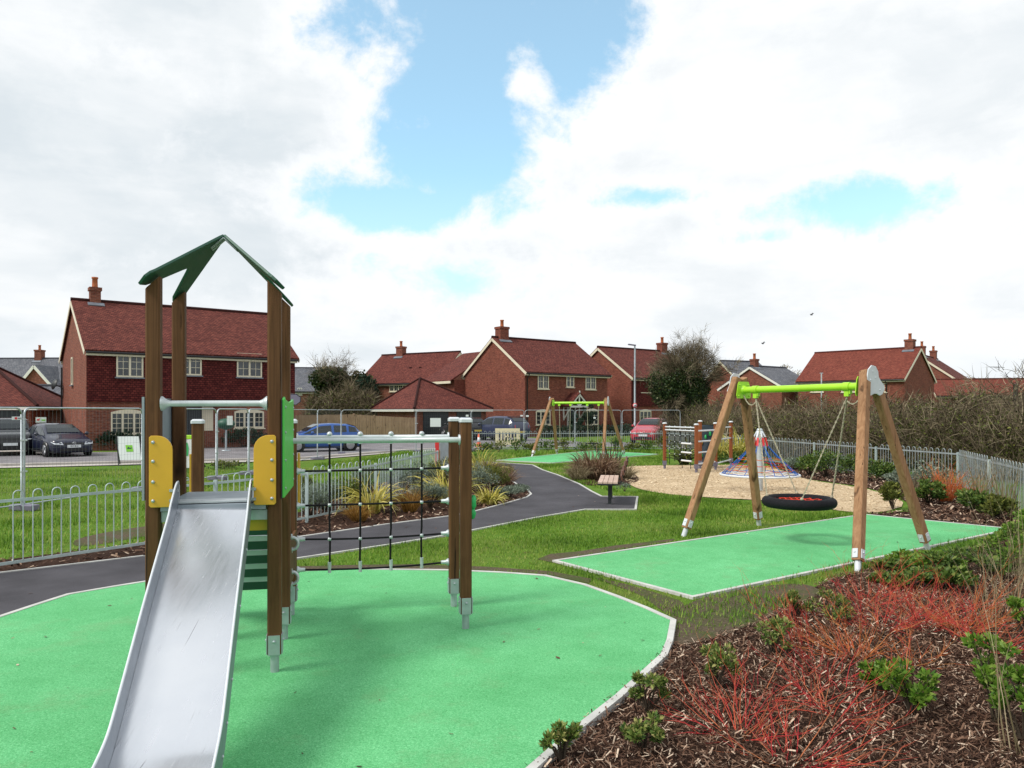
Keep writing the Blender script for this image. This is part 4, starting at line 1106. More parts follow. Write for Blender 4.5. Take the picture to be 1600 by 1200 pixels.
    def chimney(s, x, w_=.75, d=.75, h=1.25, wall='brick', y=None):
        w_ *= .86; d *= .86; h *= .9
        y = s.D / 2 if y is None else y; mb = MB(); p = s.pt; zr = s.r - 0.55
        mb.obox(p(x, y, (zr + s.r + h - .2) / 2), s.fx, s.fd, ez, w_ / 2, d / 2, (s.r + h - .2 - zr) / 2)
        mb.obox(p(x, y, s.r + h - .11), s.fx, s.fd, ez, w_ / 2 + .05, d / 2 + .05, .09)
        c = mb.build('chimney', M[wall], s.root, uv=True)
        mb = MB(); mb.lathe(p(x, y, s.r + h - .02), [(.16, 0), (.14, .08), (.13, .46), (.16, .48), (.16, .56)], 12); mb.build('chimney_pot', M['pot'], c)
        mb = MB()
        sl = (s.r - s.e) / (s.D / 2)
        mb.obox(p(x, y - d / 2 - .10, s.r + .05 - sl * (d / 2 + .02)), s.fx, (s.fd + ez * sl).normalized(), (ez - s.fd * sl).normalized(), w_ / 2 + .14, .16, .12)
        mb.build('flashing', M['lead'], c)
    def downpipe(s, x, y=0):
        mb = MB(); sl = (s.r - s.e) / (s.D / 2)
        mb.tube([s.pt(x, -.30, s.e - .1), s.pt(x, -.30, s.e - .28), s.pt(x, -.07, s.e - .55), s.pt(x, -.07, .05)], .045, 6); mb.build('downpipe', M['gutter'], s.root)

fx1 = Vector((.8, .6, 0))
# --- left house with tile-hung upper storey
h1 = House('house', 'red brick house with dark hung tiles upstairs, left behind the play tower', (-20.4, 36.8), fx1, 10.3, 8.6, 4.92, 7.6, wall='brick', group=None)
h1.lead_sill = True
mb = MB(); zt = 2.42
mb.prism([h1.pt(.02, -.02, zt), h1.pt(h1.L - .02, -.02, zt), h1.pt(h1.L - .02, -.02, 4.80), h1.pt(.02, -.02, 4.80)], -h1.fd * .07)
mb.prism([h1.pt(.02, -.02, zt - .04), h1.pt(h1.L - .02, -.02, zt - .04), h1.pt(h1.L - .02, -.02, zt + .10), h1.pt(.02, -.02, zt + .10)], -h1.fd * .12)
mb.build('hung_tiles', M['tile_hung'], h1.root, uv=True)
for a, b in ((181, 223), (277, 314), (369, 408)): h1.win_px(a, b, 551.5, 589 if a != 277 else 586, lights=2, bars=(2, 3), y=-.09)
h1.win_px(173, 227, 644, 679, lights=3, bars=(2, 4), arch=True)
h1.win_px(366, 412, 643, 669, lights=3, bars=(2, 3), arch=True)
mb = MB(); d0, d1 = h1.s_of(283), h1.s_of(309)
mb.prism([h1.pt(d0, -.005, .05), h1.pt(d0 + 1.0, -.005, .05), h1.pt(d0 + 1.0, -.005, 2.1), h1.pt(d0, -.005, 2.1)], -h1.fd * .06); dr = mb.build('door', M['door_dark'], h1.root)
mb = MB(); mb.obox(h1.pt(d0 + .86, -.10, 1.05), h1.fx, h1.fd, ez, .02, .03, .07); mb.build('handle', M['galv'], dr)
mb = MB()
for x in (d0 - .06, d0 + 1.06): mb.bar(h1.pt(x, -.04, .0), h1.pt(x, -.04, 2.2), .10, .10, h1.fd)
mb.bar(h1.pt(d0 + 1.35, -.03, .9), h1.pt(d0 + 1.35, -.03, 2.15), .05, .45, h1.fd)
mb.build('door_frame', M['cream'], h1.root)
mb = MB(); mb.prism([h1.pt(d0 - .45, -.02, 2.30), h1.pt(d0 + 2.2, -.02, 2.30), h1.pt(d0 + 2.2, -.02, 2.40), h1.pt(d0 - .45, -.02, 2.40)], -h1.fd * .85); mb.build('porch_canopy', M['lead'], h1.root)
h1.chimney(1.0, .58, .6, 1.0)
h1.window(4.3, 4.85, 3.3, 4.75, lights=1, bars=(1, 2), side='L')
mb = MB(); mb.tube([h1.pt(-.06, 8.5, 4.4), h1.pt(-.06, 8.5, .1)], .05, 6); mb.build('downpipe', M['gutter'], h1.root)
mb = MB(); dc = h1.pt(-.45, 8.35, 3.45); mb.lathe(dc, [(.02, .10), (.16, .07), (.30, .0), (.32, -.03), (.02, .04)], 14, Vector((-.6, -.75, .3))); mb.bar(dc, h1.pt(0, 8.35, 3.2), .04, .04); mb.build('satellite_dish', M['black'], h1.root)

# --- middle house
h2 = House('house', 'red brick house with a white timber door porch, behind the distant swing', (.95, 57.0), fx1, 8.45, 8.07, 4.92, 7.57, wall='brick_b')
for a, b, c, d, n in ((840, 857, 584.5, 607.5, 2), (884.5, 896.5, 585, 605, 2), (914.5, 930.5, 587, 608.5, 2)): h2.win_px(a, b, c, d, lights=n, bars=(2, 2) if a != 884.5 else (1, 2))
h2.win_px(837, 859.5, 642.5, 664, lights=3, bars=(1, 3), arch=True); h2.win_px(914, 934.5, 641, 664, lights=3, bars=(1, 3), arch=True)
a, b = h2.s_of(888), h2.s_of(897)
mb = MB(); mb.prism([h2.pt(a, -.005, .05), h2.pt(b, -.005, .05), h2.pt(b, -.005, 2.1), h2.pt(a, -.005, 2.1)], -h2.fd * .06); dr = mb.build('door', M['door_dark'], h2.root)
mb = MB(); mb.obox(h2.pt((a + b) / 2, -.10, 1.0), h2.fx, h2.fd, ez, .10, .02, .03); mb.build('letter_box', M['galv'], dr)
mb = MB()
for x in (a - .08, b + .08): mb.bar(h2.pt(x, -.04, 0), h2.pt(x, -.04, 2.2), .10, .12, h2.fd)
mb.build('door_frame', M['white_paint'], h2.root)
pc = (a + b) / 2; zp = 2.28
mb = MB(); q = h2.pt
for y in (-.95,):
    mb.bar(q(pc - .95, y, zp), q(pc + .95, y, zp), .08, .14, h2.fd); mb.bar(q(pc - .95, y - .01, zp + .05), q(pc, y - .01, zp + .95), .08, .14, h2.fd); mb.bar(q(pc + .95, y - .01, zp + .05), q(pc, y - .01, zp + .95), .08, .14, h2.fd)
    mb.bar(q(pc, y + .01, zp), q(pc, y + .01, zp + .85), .07, .10, h2.fd); mb.bar(q(pc, y - .04, zp + .75), q(pc, y - .04, zp + 1.22), .07, .07, h2.fd)
    for sg in (-1, 1): mb.bar(q(pc + sg * .08, y + .012, zp + .07), q(pc + sg * .42, y + .012, zp + .48), .06, .08, h2.fd)
for sg in (-1, 1):
    x = pc + sg * .80; mb.bar(q(x, -.94, zp - .03), q(x, -.02, zp - .03), .08, .10); mb.bar(q(x, -.03, zp - .08), q(x, -.03, zp - 1.05), .08, .08, h2.fd); mb.bar(q(x, -.08, zp - .95), q(x, -.85, zp - .10), .07, .08)
mb.build('porch_frame', M['white_paint'], h2.root)
mb = MB()
for sg in (-1, 1):
    A0 = [q(pc + sg * 1.10, -1.05, zp - .02), q(pc + sg * 1.10, .0, zp - .02), q(pc, .0, zp + 1.02), q(pc, -1.05, zp + 1.02)]
    mb.prism(A0, ez * .07 + h2.fx * sg * .05)
mb.build('porch_roof', M['roof'], h2.root, uv=True)
h2.chimney(.85, .95, .85, 1.15, 'brick_b'); h2.downpipe(.18)
# rear wing, lower roof
mb = MB(); q = h2.pt
mb.hexa([q(-1.0, 8.1, 0), q(3.5, 8.1, 0), q(3.5, 12.5, 0), q(-1.0, 12.5, 0), q(-1.0, 8.1, 4.5), q(3.5, 8.1, 4.5), q(3.5, 12.5, 4.5), q(-1.0, 12.5, 4.5)]); mb.build('wing_wall', M['brick_b'], h2.root, uv=True)
mb = MB(); mb.prism([q(-1.35, 8.12, 4.35), q(-1.35, 12.9, 4.35), q(3.0, 12.9, 7.0), q(3.0, 8.12, 7.0)], ez * .12); mb.build('wing_roof', M['roof'], h2.root, uv=True)
mb = MB(); mb.bar(q(-1.38, 8.1, 4.3), q(-1.38, 12.9, 4.3), .06, .2, h2.fx); mb.build('wing_fascia', M['cream'], h2.root)

# --- house behind the ivy tree
h3 = House('house', 'red brick house standing between the lamp post and the ivy-clad tree', (10.25, 66.1), fx1, 9.2, 8.1, 4.9, 7.57, wall='brick_b')
h3.win_px(1001, 1017, 592, 613, lights=2, bars=(2, 2)); h3.win_px(999, 1017, 642, 661, lights=3, bars=(1, 2), arch=True)
mb = MB(); mb.prism([h3.pt(-.02, -.02, 2.35), h3.pt(9.2, -.02, 2.35), h3.pt(9.2, -.02, 4.75), h3.pt(-.02, -.02, 4.75)], -h3.fd * .07); mb.build('hung_tiles', M['tile_hung'], h3.root, uv=True)
h3.chimney(8.4, .9, .8, 1.1, 'brick_b'); h3.downpipe(.15)

# --- house behind the hipped garage
h4 = House('house', 'red brick house behind the hipped garage roof, gable to the right', (-15.2, 76.4), Vector((.86, -.51, 0)), 9.6, 7.2, 4.75, 7.55, wall='brick', roof='roof')
h4.win_px(609, 630, 600.5, 612, lights=3, bars=(2, 2)); h4.chimney(2.4, .9, .8, 1.1)
mb = MB()
for x in (5.2, 6.4): mb.obox(h4.pt(x, 1.6, 6.15), h4.fx, h4.fd, ez, .12, .10, .10)
mb.build('roof_vent', M['roof'], h4.root)

# --- right house
h5 = House('house', 'red brick house with bright orange-red roof behind the hedge, right of the basket swing', (27.5, 73.8), Vector((.7, -.71, 0)), 9.58, 7.9, 4.86, 7.57, wall='brick_b', roof='roof_bright')
for a, b in ((1267, 1287), (1315, 1339), (1371, 1386)): h5.win_px(a, b, 599, 613, lights=2, bars=(2, 2))
mb = MB(); mb.prism([h5.pt(.05, -.02, 2.35), h5.pt(9.5, -.02, 2.35), h5.pt(9.5, -.02, 4.75), h5.pt(.05, -.02, 4.75)], -h5.fd * .01); mb.build('wall_band', M['brick_b'], h5.root, uv=True)
h5.chimney(8.75, .85, .85, 1.05); h5.downpipe(8.1)
# --- houses farther right
h6 = House('house', 'tan brick gable with two chimneys peeping out behind the orange-roofed house', (49.2, 84), Vector((.62, .78, 0)), 12, 8.8, 5.0, 8.3, wall='brick', roof='roof')
h6.chimney(2.6, .9, .8, 1.3); h6.chimney(9.5, .9, .8, 1.2)
h7 = House('house', 'low brick house with red roof just above the hedge at the right', (44.5, 80.5), Vector((.97, -.24, 0)), 11.0, 6.0, 3.6, 5.2, wall='brick', roof='roof_bright')
h8 = House('house', 'brick house with slate roof and gable facing the hedge, beside the ivy-clad tree', (24.8, 82.0), Vector((.93, .37, 0)), 5.0, 8.0, 4.6, 7.4, wall='brick_b', roof='slate')
h9 = House('house', 'brick house with slate roof and a chimney, second grey roof from the ivy-clad tree', (26.0, 74.0), Vector((.80, .60, 0)), 6.0, 7.2, 4.3, 6.3, wall='brick', roof='slate', trim='white_paint')
h9.chimney(.7, .7, .7, 1.0)
h10 = House('house', 'slate-roofed house end just left of the orange-red roof', (34.0, 97.0), Vector((.97, -.2, 0)), 8.5, 6.0, 4.4, 6.3, wall='brick', roof='slate')
# --- far left
h11 = House('house', 'slate-roofed house with a brick cross gable, far left behind the tile-hung house', (-72, 86), Vector((.995, -.05, 0)), 30, 8, 4.5, 7.9, wall='brick', roof='slate', trim='white_paint')
h11.chimney(17.0, .9, .9, 1.3)
gx0, gx1, gz = h11.s_of(35), h11.s_of(99), 4.1
mb = MB(); q = h11.pt; gm = (gx0 + gx1) / 2 - .1
mb.poly([q(gx0, -1.2, 0), q(gx1, -1.2, 0), q(gx1, -1.2, gz), q(gm, -1.2, 6.75), q(gx0, -1.2, gz)]); mb.poly([q(gx0, 0, 0), q(gx0, -1.2, 0), q(gx0, -1.2, gz), q(gx0, 0, gz)]); mb.poly([q(gx1, -1.2, 0), q(gx1, 0, 0), q(gx1, 0, gz), q(gx1, -1.2, gz)])
mb.build('gable_wall', M['brick'], h11.root, uv=True, fixn=False)
mb = MB()
for x, s_ in ((gx0, -1), (gx1, 1)): mb.prism([q(x + s_ * .3, -1.35, gz - .2), q(gm, -1.35, 6.9), q(gm, 3.2, 6.9), q(x + s_ * .3, .8, gz - .2)], ez * .12)
mb.build('gable_roof', M['slate'], h11.root, uv=True)
mb = MB()
for x, s_ in ((gx0, -1), (gx1, 1)): mb.bar(q(x + s_ * .3, -1.38, gz - .28), q(gm, -1.38, 6.82), .05, .3, h11.fd)
mb.build('barge_board', M['white_paint'], h11.root)
h11.window(gm - 1.3, gm + 1.1, 2.9, 4.1, lights=2, bars=(2, 2), y=-1.2, arch=True)
h12 = House('house', 'slate-roofed brick house seen in the gap right of the tall tower posts', (-27.5, 92), Vector((.99, .14, 0)), 7.2, 8, 4.4, 7.2, wall='brick', roof='slate', trim='white_paint')
h12.win_px(465, 472, 606, 617, lights=2, bars=(1, 2))
# low slate-roofed outbuilding beside the left house
h13 = House('outbuilding', 'low slate-roofed outbuilding against the left side of the tile-hung house', (-31.4, 48.5), Vector((.99, .14, 0)), 7.0, 5.0, 2.1, 3.45, wall='brick', roof='slate', cat='outbuilding')
# left hipped garage
def hip_garage(label, corners, eave, apex, doors, roofm):
    root = thing('garage', label, 'garage', sum(corners, Vector()) / 4); mb = MB()
    for i in range(4):
        a, b = corners[i], corners[(i + 1) % 4]; mb.poly([a, b, b + ez * eave, a + ez * eave])
    mb.build('wall', M['brick'], root, uv=True)
    c = sum(corners, Vector()) / 4
    oc = [p + (p - c).normalized() * .55 - ez * 0 for p in corners]
    mb = MB(); mb.v = []; E = [Vector((p.x, p.y, eave - .02)) for p in oc]
    if len(apex) == 1:
        for i in range(4): mb.poly([E[i], E[(i + 1) % 4], apex[0]])
    else:
        mb.poly([E[0], E[1], apex[1], apex[0]]); mb.poly([E[1], E[2], apex[1]]); mb.poly([E[2], E[3], apex[0], apex[1]]); mb.poly([E[3], E[0], apex[0]])
    mb.poly([e - ez * .03 for e in E])
    rf = mb.build('roof', M[roofm], root, uv=True)
    mb = MB()
    for i in range(4): mb.tube([E[i] + ez * .03, (apex[0] if len(apex) == 1 or i in (0, 3) else apex[1]) + ez * .03], .09, 6)
    mb.build('hip_tile', M[roofm], rf)
    mb = MB()
    for i in range(4):
        a, b = E[i] - ez * .12, E[(i + 1) % 4] - ez * .12; d = (b - a).normalized(); mb.bar(a + d * .03, b - d * .03, .03, .16, Vector((d.y, -d.x, 0)))
    mb.build('fascia', M['white_paint'], root)
    for (i, t0, t1, h) in doors:
        a, b = corners[i], corners[(i + 1) % 4]; d = (b - a); nrm = Vector((d.y, -d.x, 0)).normalized()
        if nrm.dot(a - c) < 0: nrm = -nrm
        p, q = a + d * t0 + nrm * .005, a + d * t1 + nrm * .005
        mb = MB(); mb.prism([p + ez * .03, q + ez * .03, q + ez * h, p + ez * h], nrm * .05)
        for k in range(1, 6): mb.bar(p + nrm * .06 + ez * (h * k / 6), q + nrm * .06 + ez * (h * k / 6), .02, .02, nrm)
        mb.build('garage_door', M['door_dark'], root)
    return root
fd1 = Vector((-.6, .8, 0))
c0 = Vector((-6.75, 54.2, 0))
hip_garage('brick garage with hipped red roof and dark doors beyond the wooden fence',
           [c0, c0 + fx1 * 6.0, c0 + fx1 * 6.0 + fd1 * 6.0, c0 + fd1 * 6.0], 2.12, [Vector((-7.05, 58.8, 4.42))], [(0, .09, .44, 1.92), (0, .56, .92, 1.92)], 'roof')
c1 = Vector((-25.3, 40.4, 0)); dx1 = Vector((.97, .24, 0)); dy1 = Vector((-.24, .97, 0))
hip_garage('brick garage with hipped red roof and dark doors behind the cars at far left',
           [c1 - dx1 * 8, c1, c1 + dy1 * 7, c1 - dx1 * 8 + dy1 * 7], 2.2, [Vector((-30.3, 43.0, 4.55)), Vector((-29.8, 44.0, 4.55))], [(0, .05, .52, 1.95), (0, .57, .97, 1.95)], 'roof')
# ------------------------------------------------------------------ bow-top fences
def bow_fence(label, pts, h=.95, sp=.11, r=.006, pspace=2.75, group='bow-top railings round the play area', sides=6, endpost=True, mat='fence'):
    pts = [Vector(p) for p in pts]; c = sum(pts, Vector()) / len(pts)
    root = thing('bow_top_fence', label, 'fence', (c.x, c.y, 0), group)
    posts = []
    for a, b in zip(pts[:-1], pts[1:]):
        n = max(1, round((b - a).length / pspace)); posts += [a.lerp(b, i / n) for i in range(n)]
    posts.append(pts[-1])
    for i, (a, b) in enumerate(zip(posts[:-1], posts[1:])):
        d = (b - a); L = d.length; d.normalize(); nb = int((L - .12) / sp); nb -= nb % 2; off = (L - (nb - 1) * sp) / 2; mb = MB()
        side = Vector((d.y, -d.x, 0))
        for zr, hh in ((h - .115, .036), (.09, .036)): mb.bar(a + d * .03 + ez * zr, b - d * .03 + ez * zr, .012, hh, side)
        for k in range(0, nb, 2):
            p, q = a + d * (off + k * sp), a + d * (off + (k + 1) * sp); m = (p + q) / 2; R = sp / 2
            path = [p + ez * .07, p + ez * (h - R)] + [m - d * R * cos(t) + ez * (h - R + R * sin(t)) for t in [pi * j / 6 for j in range(1, 6)]] + [q + ez * (h - R), q + ez * .07]
            mb.tube(path, r, sides, cap=False)
        mb.build('railing_panel', M[mat], root)
    for i, p in enumerate(posts):
        if not endpost and i in (0,): continue
        mb = MB(); mb.bar(p, p + ez * (h - .07), .05, .05, (1, 0, 0)); mb.build('post', M['fence'], root)
    return root
gateL, gateR = Vector((-1.95, 20.1, 0)), Vector((-1.62, 21.3, 0))
bow_fence('bow-top railing on the left, running from the frame edge past the tower to the gate',
          [Vector((-7.6, 6.95, 0)), Vector((-6.1, 9.05, 0)), Vector((-4.42, 11.45, 0)), Vector((-3.5, 13.1, 0)), Vector((-2.7, 15.2, 0)), gateL], r=.0075)
FB0, FB1, FC, FD = Vector((-1.9, 37.2, 0)), Vector((7.7, 37.6, 0)), Vector((11.15, 19.2, 0)), Vector((8.15, 10.6, 0))
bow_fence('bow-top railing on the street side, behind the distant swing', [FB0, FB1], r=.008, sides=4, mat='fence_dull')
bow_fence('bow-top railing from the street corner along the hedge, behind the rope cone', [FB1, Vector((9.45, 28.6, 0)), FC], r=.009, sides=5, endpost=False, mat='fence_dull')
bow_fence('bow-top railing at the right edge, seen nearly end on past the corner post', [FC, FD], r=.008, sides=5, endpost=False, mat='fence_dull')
bow_fence('short bow-top railing from the gate back to the street, half hidden by the net posts', [gateR, Vector((-2.2, 30, 0)), FB0], r=.008, sides=4, endpost=False)
# gate
gt = thing('park_gate', 'grey sheet metal gate with a red post at the end of the left railing', 'gate', (gateL + gateR) / 2)
gd = Vector((.30, .9, 0)); 
g0 = Vector((-1.92, 20.3, 0)); g1 = g0 + Vector((.62, .35, 0)); zg = ez * 1.13
mb = MB(); mb.bar(g0 - Vector((.06, 0, 0)) + ez * .02, g0 - Vector((.06, 0, 0)) + ez * 1.16, .10, .10, (1, 0, 0)); mb.build('gate_post', M['red'], gt)
mb = MB(); d = (g1 - g0).normalized(); n_ = Vector((d.y, -d.x, 0))
ol = [(.02, .42), (.26, .18), (.62, .12), (.71, .2), (.71, 1.12), (.02, 1.12)]
mb.prism([g0 + d * x + ez * z for x, z in ol], n_ * .012)
pn = mb.build('gate_panel', M['galv'], gt)
mb = MB(); mb.tube([g0 + d * x + ez * z + n_ * .006 for x, z in ol], .018, 6, closed=True)
mb.tube([g0 + d * .72 + ez * .02, g0 + d * .72 + ez * 1.16], .025, 8); mb.build('gate_frame', M['galv_light'], gt)

# ------------------------------------------------------------------ temporary mesh fencing
def heras(a, b, label, lean=0.0, brace=False):
    a, b = Vector(a), Vector(b); d = (b - a); L = d.length; d.normalize(); s = Vector((d.y, -d.x, 0)); r = .12; zb, zt = .12, 1.97
    root = thing('mesh_panel', label, 'site fence', (a + b) / 2, 'temporary mesh fence panels along the verge')
    p = lambda x, z: a + d * x + ez * z + s * lean * (z - zb)
    x0, x1 = .03, L - .03
    mb = MB()
    pth = [p(x0, 0.02), p(x0, zt - r)] + [p(x0 + r - r * cos(t), zt - r + r * sin(t)) for t in (pi / 6, pi / 3, pi / 2)] + [p(x1 - r + r * sin(t), zt - r + r * cos(t)) for t in (0, pi / 6, pi / 3, pi / 2)] + [p(x1, zt - r), p(x1, 0.02)]
    fr = .019 if a.y < 25 else .013
    mb.tube(pth, fr, 8); mb.tube([p(x0, zb), p(x1, zb)], fr * .85, 6)
    mb.build('frame', M['galv'], root)
    mb = MB(); n = int((x1 - x0) / .10)
    for k in range(1, n): mb.bar(p(x0 + (x1 - x0) * k / n, zb), p(x0 + (x1 - x0) * k / n, zt - .02), .0022, .0022)
    for k in range(1, 7): mb.bar(p(x0, zb + (zt - zb) * k / 7), p(x1, zb + (zt - zb) * k / 7), .0022, .0022)
    mb.build('mesh', M['wire'], root)
    mb = MB()
    for x in (x0,): mb.obox(p(x, 0) + ez * .06, d, s, ez, .10, .26, .06)
    mb.build('foot_block', M['sign_grey'], root, bevel=.02)
    each('clamp', M['galv_light'], root, [lambda m, z=z: m.bar(p(x0 - .08, z), p(x0 + .06, z), .03, .03) for z in (.75, 1.35)])
    return root
hp = [Vector((-10.4, 11.4, 0)), Vector((-9.36, 14.7, 0)), Vector((-8.72, 18.15, 0)), Vector((-8.15, 21.2, 0)), Vector((-7.85, 22.9, 0)), Vector((-7.75, 26.4, 0)), Vector((-7.65, 30.2, 0)), Vector((-7.55, 33.9, 0)), Vector((-4.45, 35.6, 0)), Vector((-1.95, 36.6, 0)), Vector((.62, 38.6, 0)), Vector((3.2, 39.0, 0)), Vector((5.6, 39.2, 0)), Vector((8.7, 39.6, 0))]
hl = ['at the left frame edge', 'left of the play tower, second from the frame edge', 'behind the play tower', 'short and oblique behind the slide top', 'nearly end on, first past the bend', 'nearly end on, second past the bend',
      'nearly end on, last before the street', 'in front of the blue car tail', 'in front of the garage doors', 'in front of the parked grey car', 'left behind the distant swing', 'in the middle behind the distant swing', 'in front of the red car']
for i in range(len(hp) - 1): heras(hp[i], hp[i + 1], 'galvanised mesh site fence panel ' + hl[i])

# ------------------------------------------------------------------ cars
def wheel_mesh(root, c, ax, R=.315, W_=.20):
    mb = MB(); mb.lathe(c - ax * W_ / 2, [(R * .68, 0), (R * .93, 0), (R, W_ * .2), (R, W_ * .8), (R * .93, W_), (R * .68, W_)], 20, ax); wh = mb.build('wheel', M['tyre'], root)
    mb = MB()
    for s in (-1, 1):
        mb.lathe(c + ax * s * (W_ / 2 - .03), [(R * .66, 0), (R * .66, .012), (R * .6, .02)], 18, ax * s)
    o = mb.build('rim', M['gutter'], wh)
    mb = MB()
    for s in (-1, 1):
        a, b = frame_from(ax * s)
        for k in range(5):
            t = 2 * pi * k / 5; dd = a * cos(t) + b * sin(t); mb.bar(c + ax * s * (W_ / 2 - .0) + dd * R * .08, c + ax * s * (W_ / 2 - .0) + dd * R * .66, .06, .014, ax)
        mb.lathe(c + ax * s * (W_ / 2 - .01), [(R * .68, 0), (R * .68, .012), (R * .60, .016)], 18, ax * s)
    mb.build('spokes', M['alloy'], wh)

def car(name, label, pos, head, L=4.2, W_=1.76, H=1.48, paint='car_blue', kind='hatch', plate_f=None, cat='car', roofpaint=None, group='cars parked by the street', emblem=False, rear_plate=True):
    root = thing(name, label, cat, (pos[0], pos[1], 0.01), group); hx = Vector((head[0], head[1], 0)).normalized(); hy = Vector((-hx.y, hx.x, 0)); O = Vector((pos[0], pos[1], 0.012))
    # stations from the nose: x, low, belt, top, half width, half width at top
    w2 = W_ / 2; e = L
    if kind == 'hatch':
        stn = [(0, .34, .58, .62, .62, .50), (.05, .22, .66, .70, .74, .60), (.22, .18, .72, .78, .84, .70), (.75, .17, .80, .90, .88, .74), (1.05, .17, .87, .97, .88, .76), (1.25, .17, .92, 1.04, .88, .76),
               (1.62, .17, .93, 1.26, .88, .68), (2.0, .17, .94, 1.43, .88, .62), (2.6, .17, .95, 1.48, .88, .62), (3.3, .17, .96, 1.46, .88, .61), (3.75, .18, .97, 1.36, .86, .58), (4.0, .22, .96, 1.13, .84, .62), (4.15, .30, .88, .95, .78, .68), (4.2, .42, .74, .78, .70, .62)]
        c0, c1, r0, r1 = 5, 11, 7, 9
    elif kind == 'estate':
        stn = [(0, .34, .58, .62, .60, .48), (.06, .22, .68, .72, .74, .60), (.28, .18, .74, .80, .84, .70), (.95, .17, .82, .92, .88, .74), (1.30, .17, .88, 1.00, .88, .76), (1.55, .17, .92, 1.06, .88, .76),
               (1.95, .17, .93, 1.28, .88, .68), (2.4, .17, .95, 1.46, .88, .62), (3.1, .17, .97, 1.50, .88, .62), (4.0, .17, .99, 1.46, .88, .61), (4.5, .18, 1.0, 1.34, .86, .58), (4.72, .22, .98, 1.10, .84, .64), (4.86, .30, .90, .96, .78, .68), (4.9, .42, .76, .80, .70, .62)]
        c0, c1, r0, r1 = 5, 11, 7, 9
    else:
        stn = [(0, .38, .74, .80, .64, .54), (.05, .26, .82, .90, .78, .66), (.22, .24, .90, .98, .88, .74), (.75, .23, .96, 1.06, .92, .78), (1.05, .23, 1.0, 1.10, .92, .80), (1.25, .23, 1.03, 1.15, .92, .80),
               (1.6, .23, 1.04, 1.42, .92, .74), (1.95, .23, 1.05, 1.62, .92, .69), (2.6, .23, 1.06, 1.68, .92, .69), (3.6, .23, 1.07, 1.66, .92, .68), (4.1, .24, 1.08, 1.54, .90, .66), (4.35, .28, 1.06, 1.28, .88, .70), (4.46, .36, .98, 1.06, .84, .74), (4.5, .46, .84, .88, .76, .68)]
        c0, c1, r0, r1 = 5, 11, 7, 9
    kx = L / stn[-1][0]; kz = H / max(s[3] for s in stn); kw = w2 / max(s[4] for s in stn)
    def q(x, y, z): return O + hx * (L / 2 - x * kx) + hy * y * kw + ez * z * kz
    rings = []
    for (x, lo, be, to, wd, wt) in stn:
        half = [(wd * .88, lo), (wd * .985, lo + (be - lo) * .30), (wd, lo + (be - lo) * .62), (wd * .97, be), (wt + (wd * .97 - wt) * .12, to - (to - be) * .12), (wt * .88, to - .012), (wt * .45, to)]
        rings.append([q(x, y, z) for y, z in half] + [q(x, -y, z) for y, z in half[::-1]])
    mb = MB(); m = len(rings[0])
    mb.add([p for r in rings for p in r], [(i * m + k, i * m + (k + 1) % m, (i + 1) * m + (k + 1) % m, (i + 1) * m + k) for i in range(len(rings) - 1) for k in range(m)] + [tuple(range(m)), tuple(range((len(rings) - 1) * m, len(rings) * m))], True)
    body = mb.build('body', M[paint], root)
    # glass
    def side_pt(i, t, s):
        x, lo, be, to, wd, wt = stn[i]; yb, zb_ = wd * .97, be; yt, zt_ = wt + (wd * .97 - wt) * .12, to - (to - be) * .12
        return q(x, s * (yb + (yt - yb) * t + .012), zb_ + (zt_ - zb_) * t)
    for s in (-1, 1):
        for (i0, i1, sh) in ((6, 8, 0), (8, 9, 0), (9, 11, 0)):
            mb = MB(); cols = list(range(i0, i1 + 1)); lo_, up_ = [], []
            for j, i in enumerate(cols):
                a, b = side_pt(i, .10, s), side_pt(i, .90, s); nx = None
                lo_.append(a); up_.append(b)
            f = .06; d = (lo_[-1] - lo_[0]).normalized() * f
            lo_[0] += d; up_[0] += d; lo_[-1] -= d; up_[-1] -= d
            for j in range(len(cols) - 1): mb.poly([lo_[j], lo_[j + 1], up_[j + 1], up_[j]])
            if i0 == 6: mb.poly([side_pt(5, .35, s) - d * 2.5, lo_[0], up_[0]])
            mb.build('side_window', M['car_glass'], root)
    def scr(i, f, o):
        x, lo, be, to, wd, wt = stn[i]; return [q(x - o * .02, y * f, to + .014) for y in (-wt * .90, -wt * .45, 0, wt * .45, wt * .90)]
    for nm, seq, o in (('windscreen', (5, 6, 7), 1), ('rear_window', (9, 10, 11), -1)):
        mb = MB(); R_ = [scr(i, 1.0, o) for i in seq]
        R_[0] = [a.lerp(b, .12) for a, b in zip(R_[0], R_[1])]; R_[-1] = [a.lerp(b, .08) for a, b in zip(R_[-1], R_[-2])]
        for a, b in zip(R_[:-1], R_[1:]):
            for k in range(4): mb.poly([a[k], a[k + 1], b[k + 1], b[k]])
        mb.build(nm, M['car_glass'], root)
    # lamps, grille, bumpers, plates, mirrors
    x, lo, be, to, wd, wt = stn[1]
    for s in (-1, 1):
        mb = MB(); mb.prism([q(.01, s * .42, be - .12), q(.05, s * .78, be - .08), q(.30, s * .86, be + .02), q(.28, s * .70, be + .05), q(.06, s * .48, be + .01)], -hx * -.035); mb.build('headlight', M['lamp_clear'], root)
        x2 = stn[-1][0]; b2 = stn[-3][2]
        mb = MB(); mb.prism([q(x2 - .16, s * .86, b2 - .22), q(x2 - .02, s * .66, b2 - .20), q(x2 - .07, s * .62, b2 + .02), q(x2 - .28, s * .84, b2 + .04)], -hx * .04); mb.build('tail_light', M['lamp_red'], root)
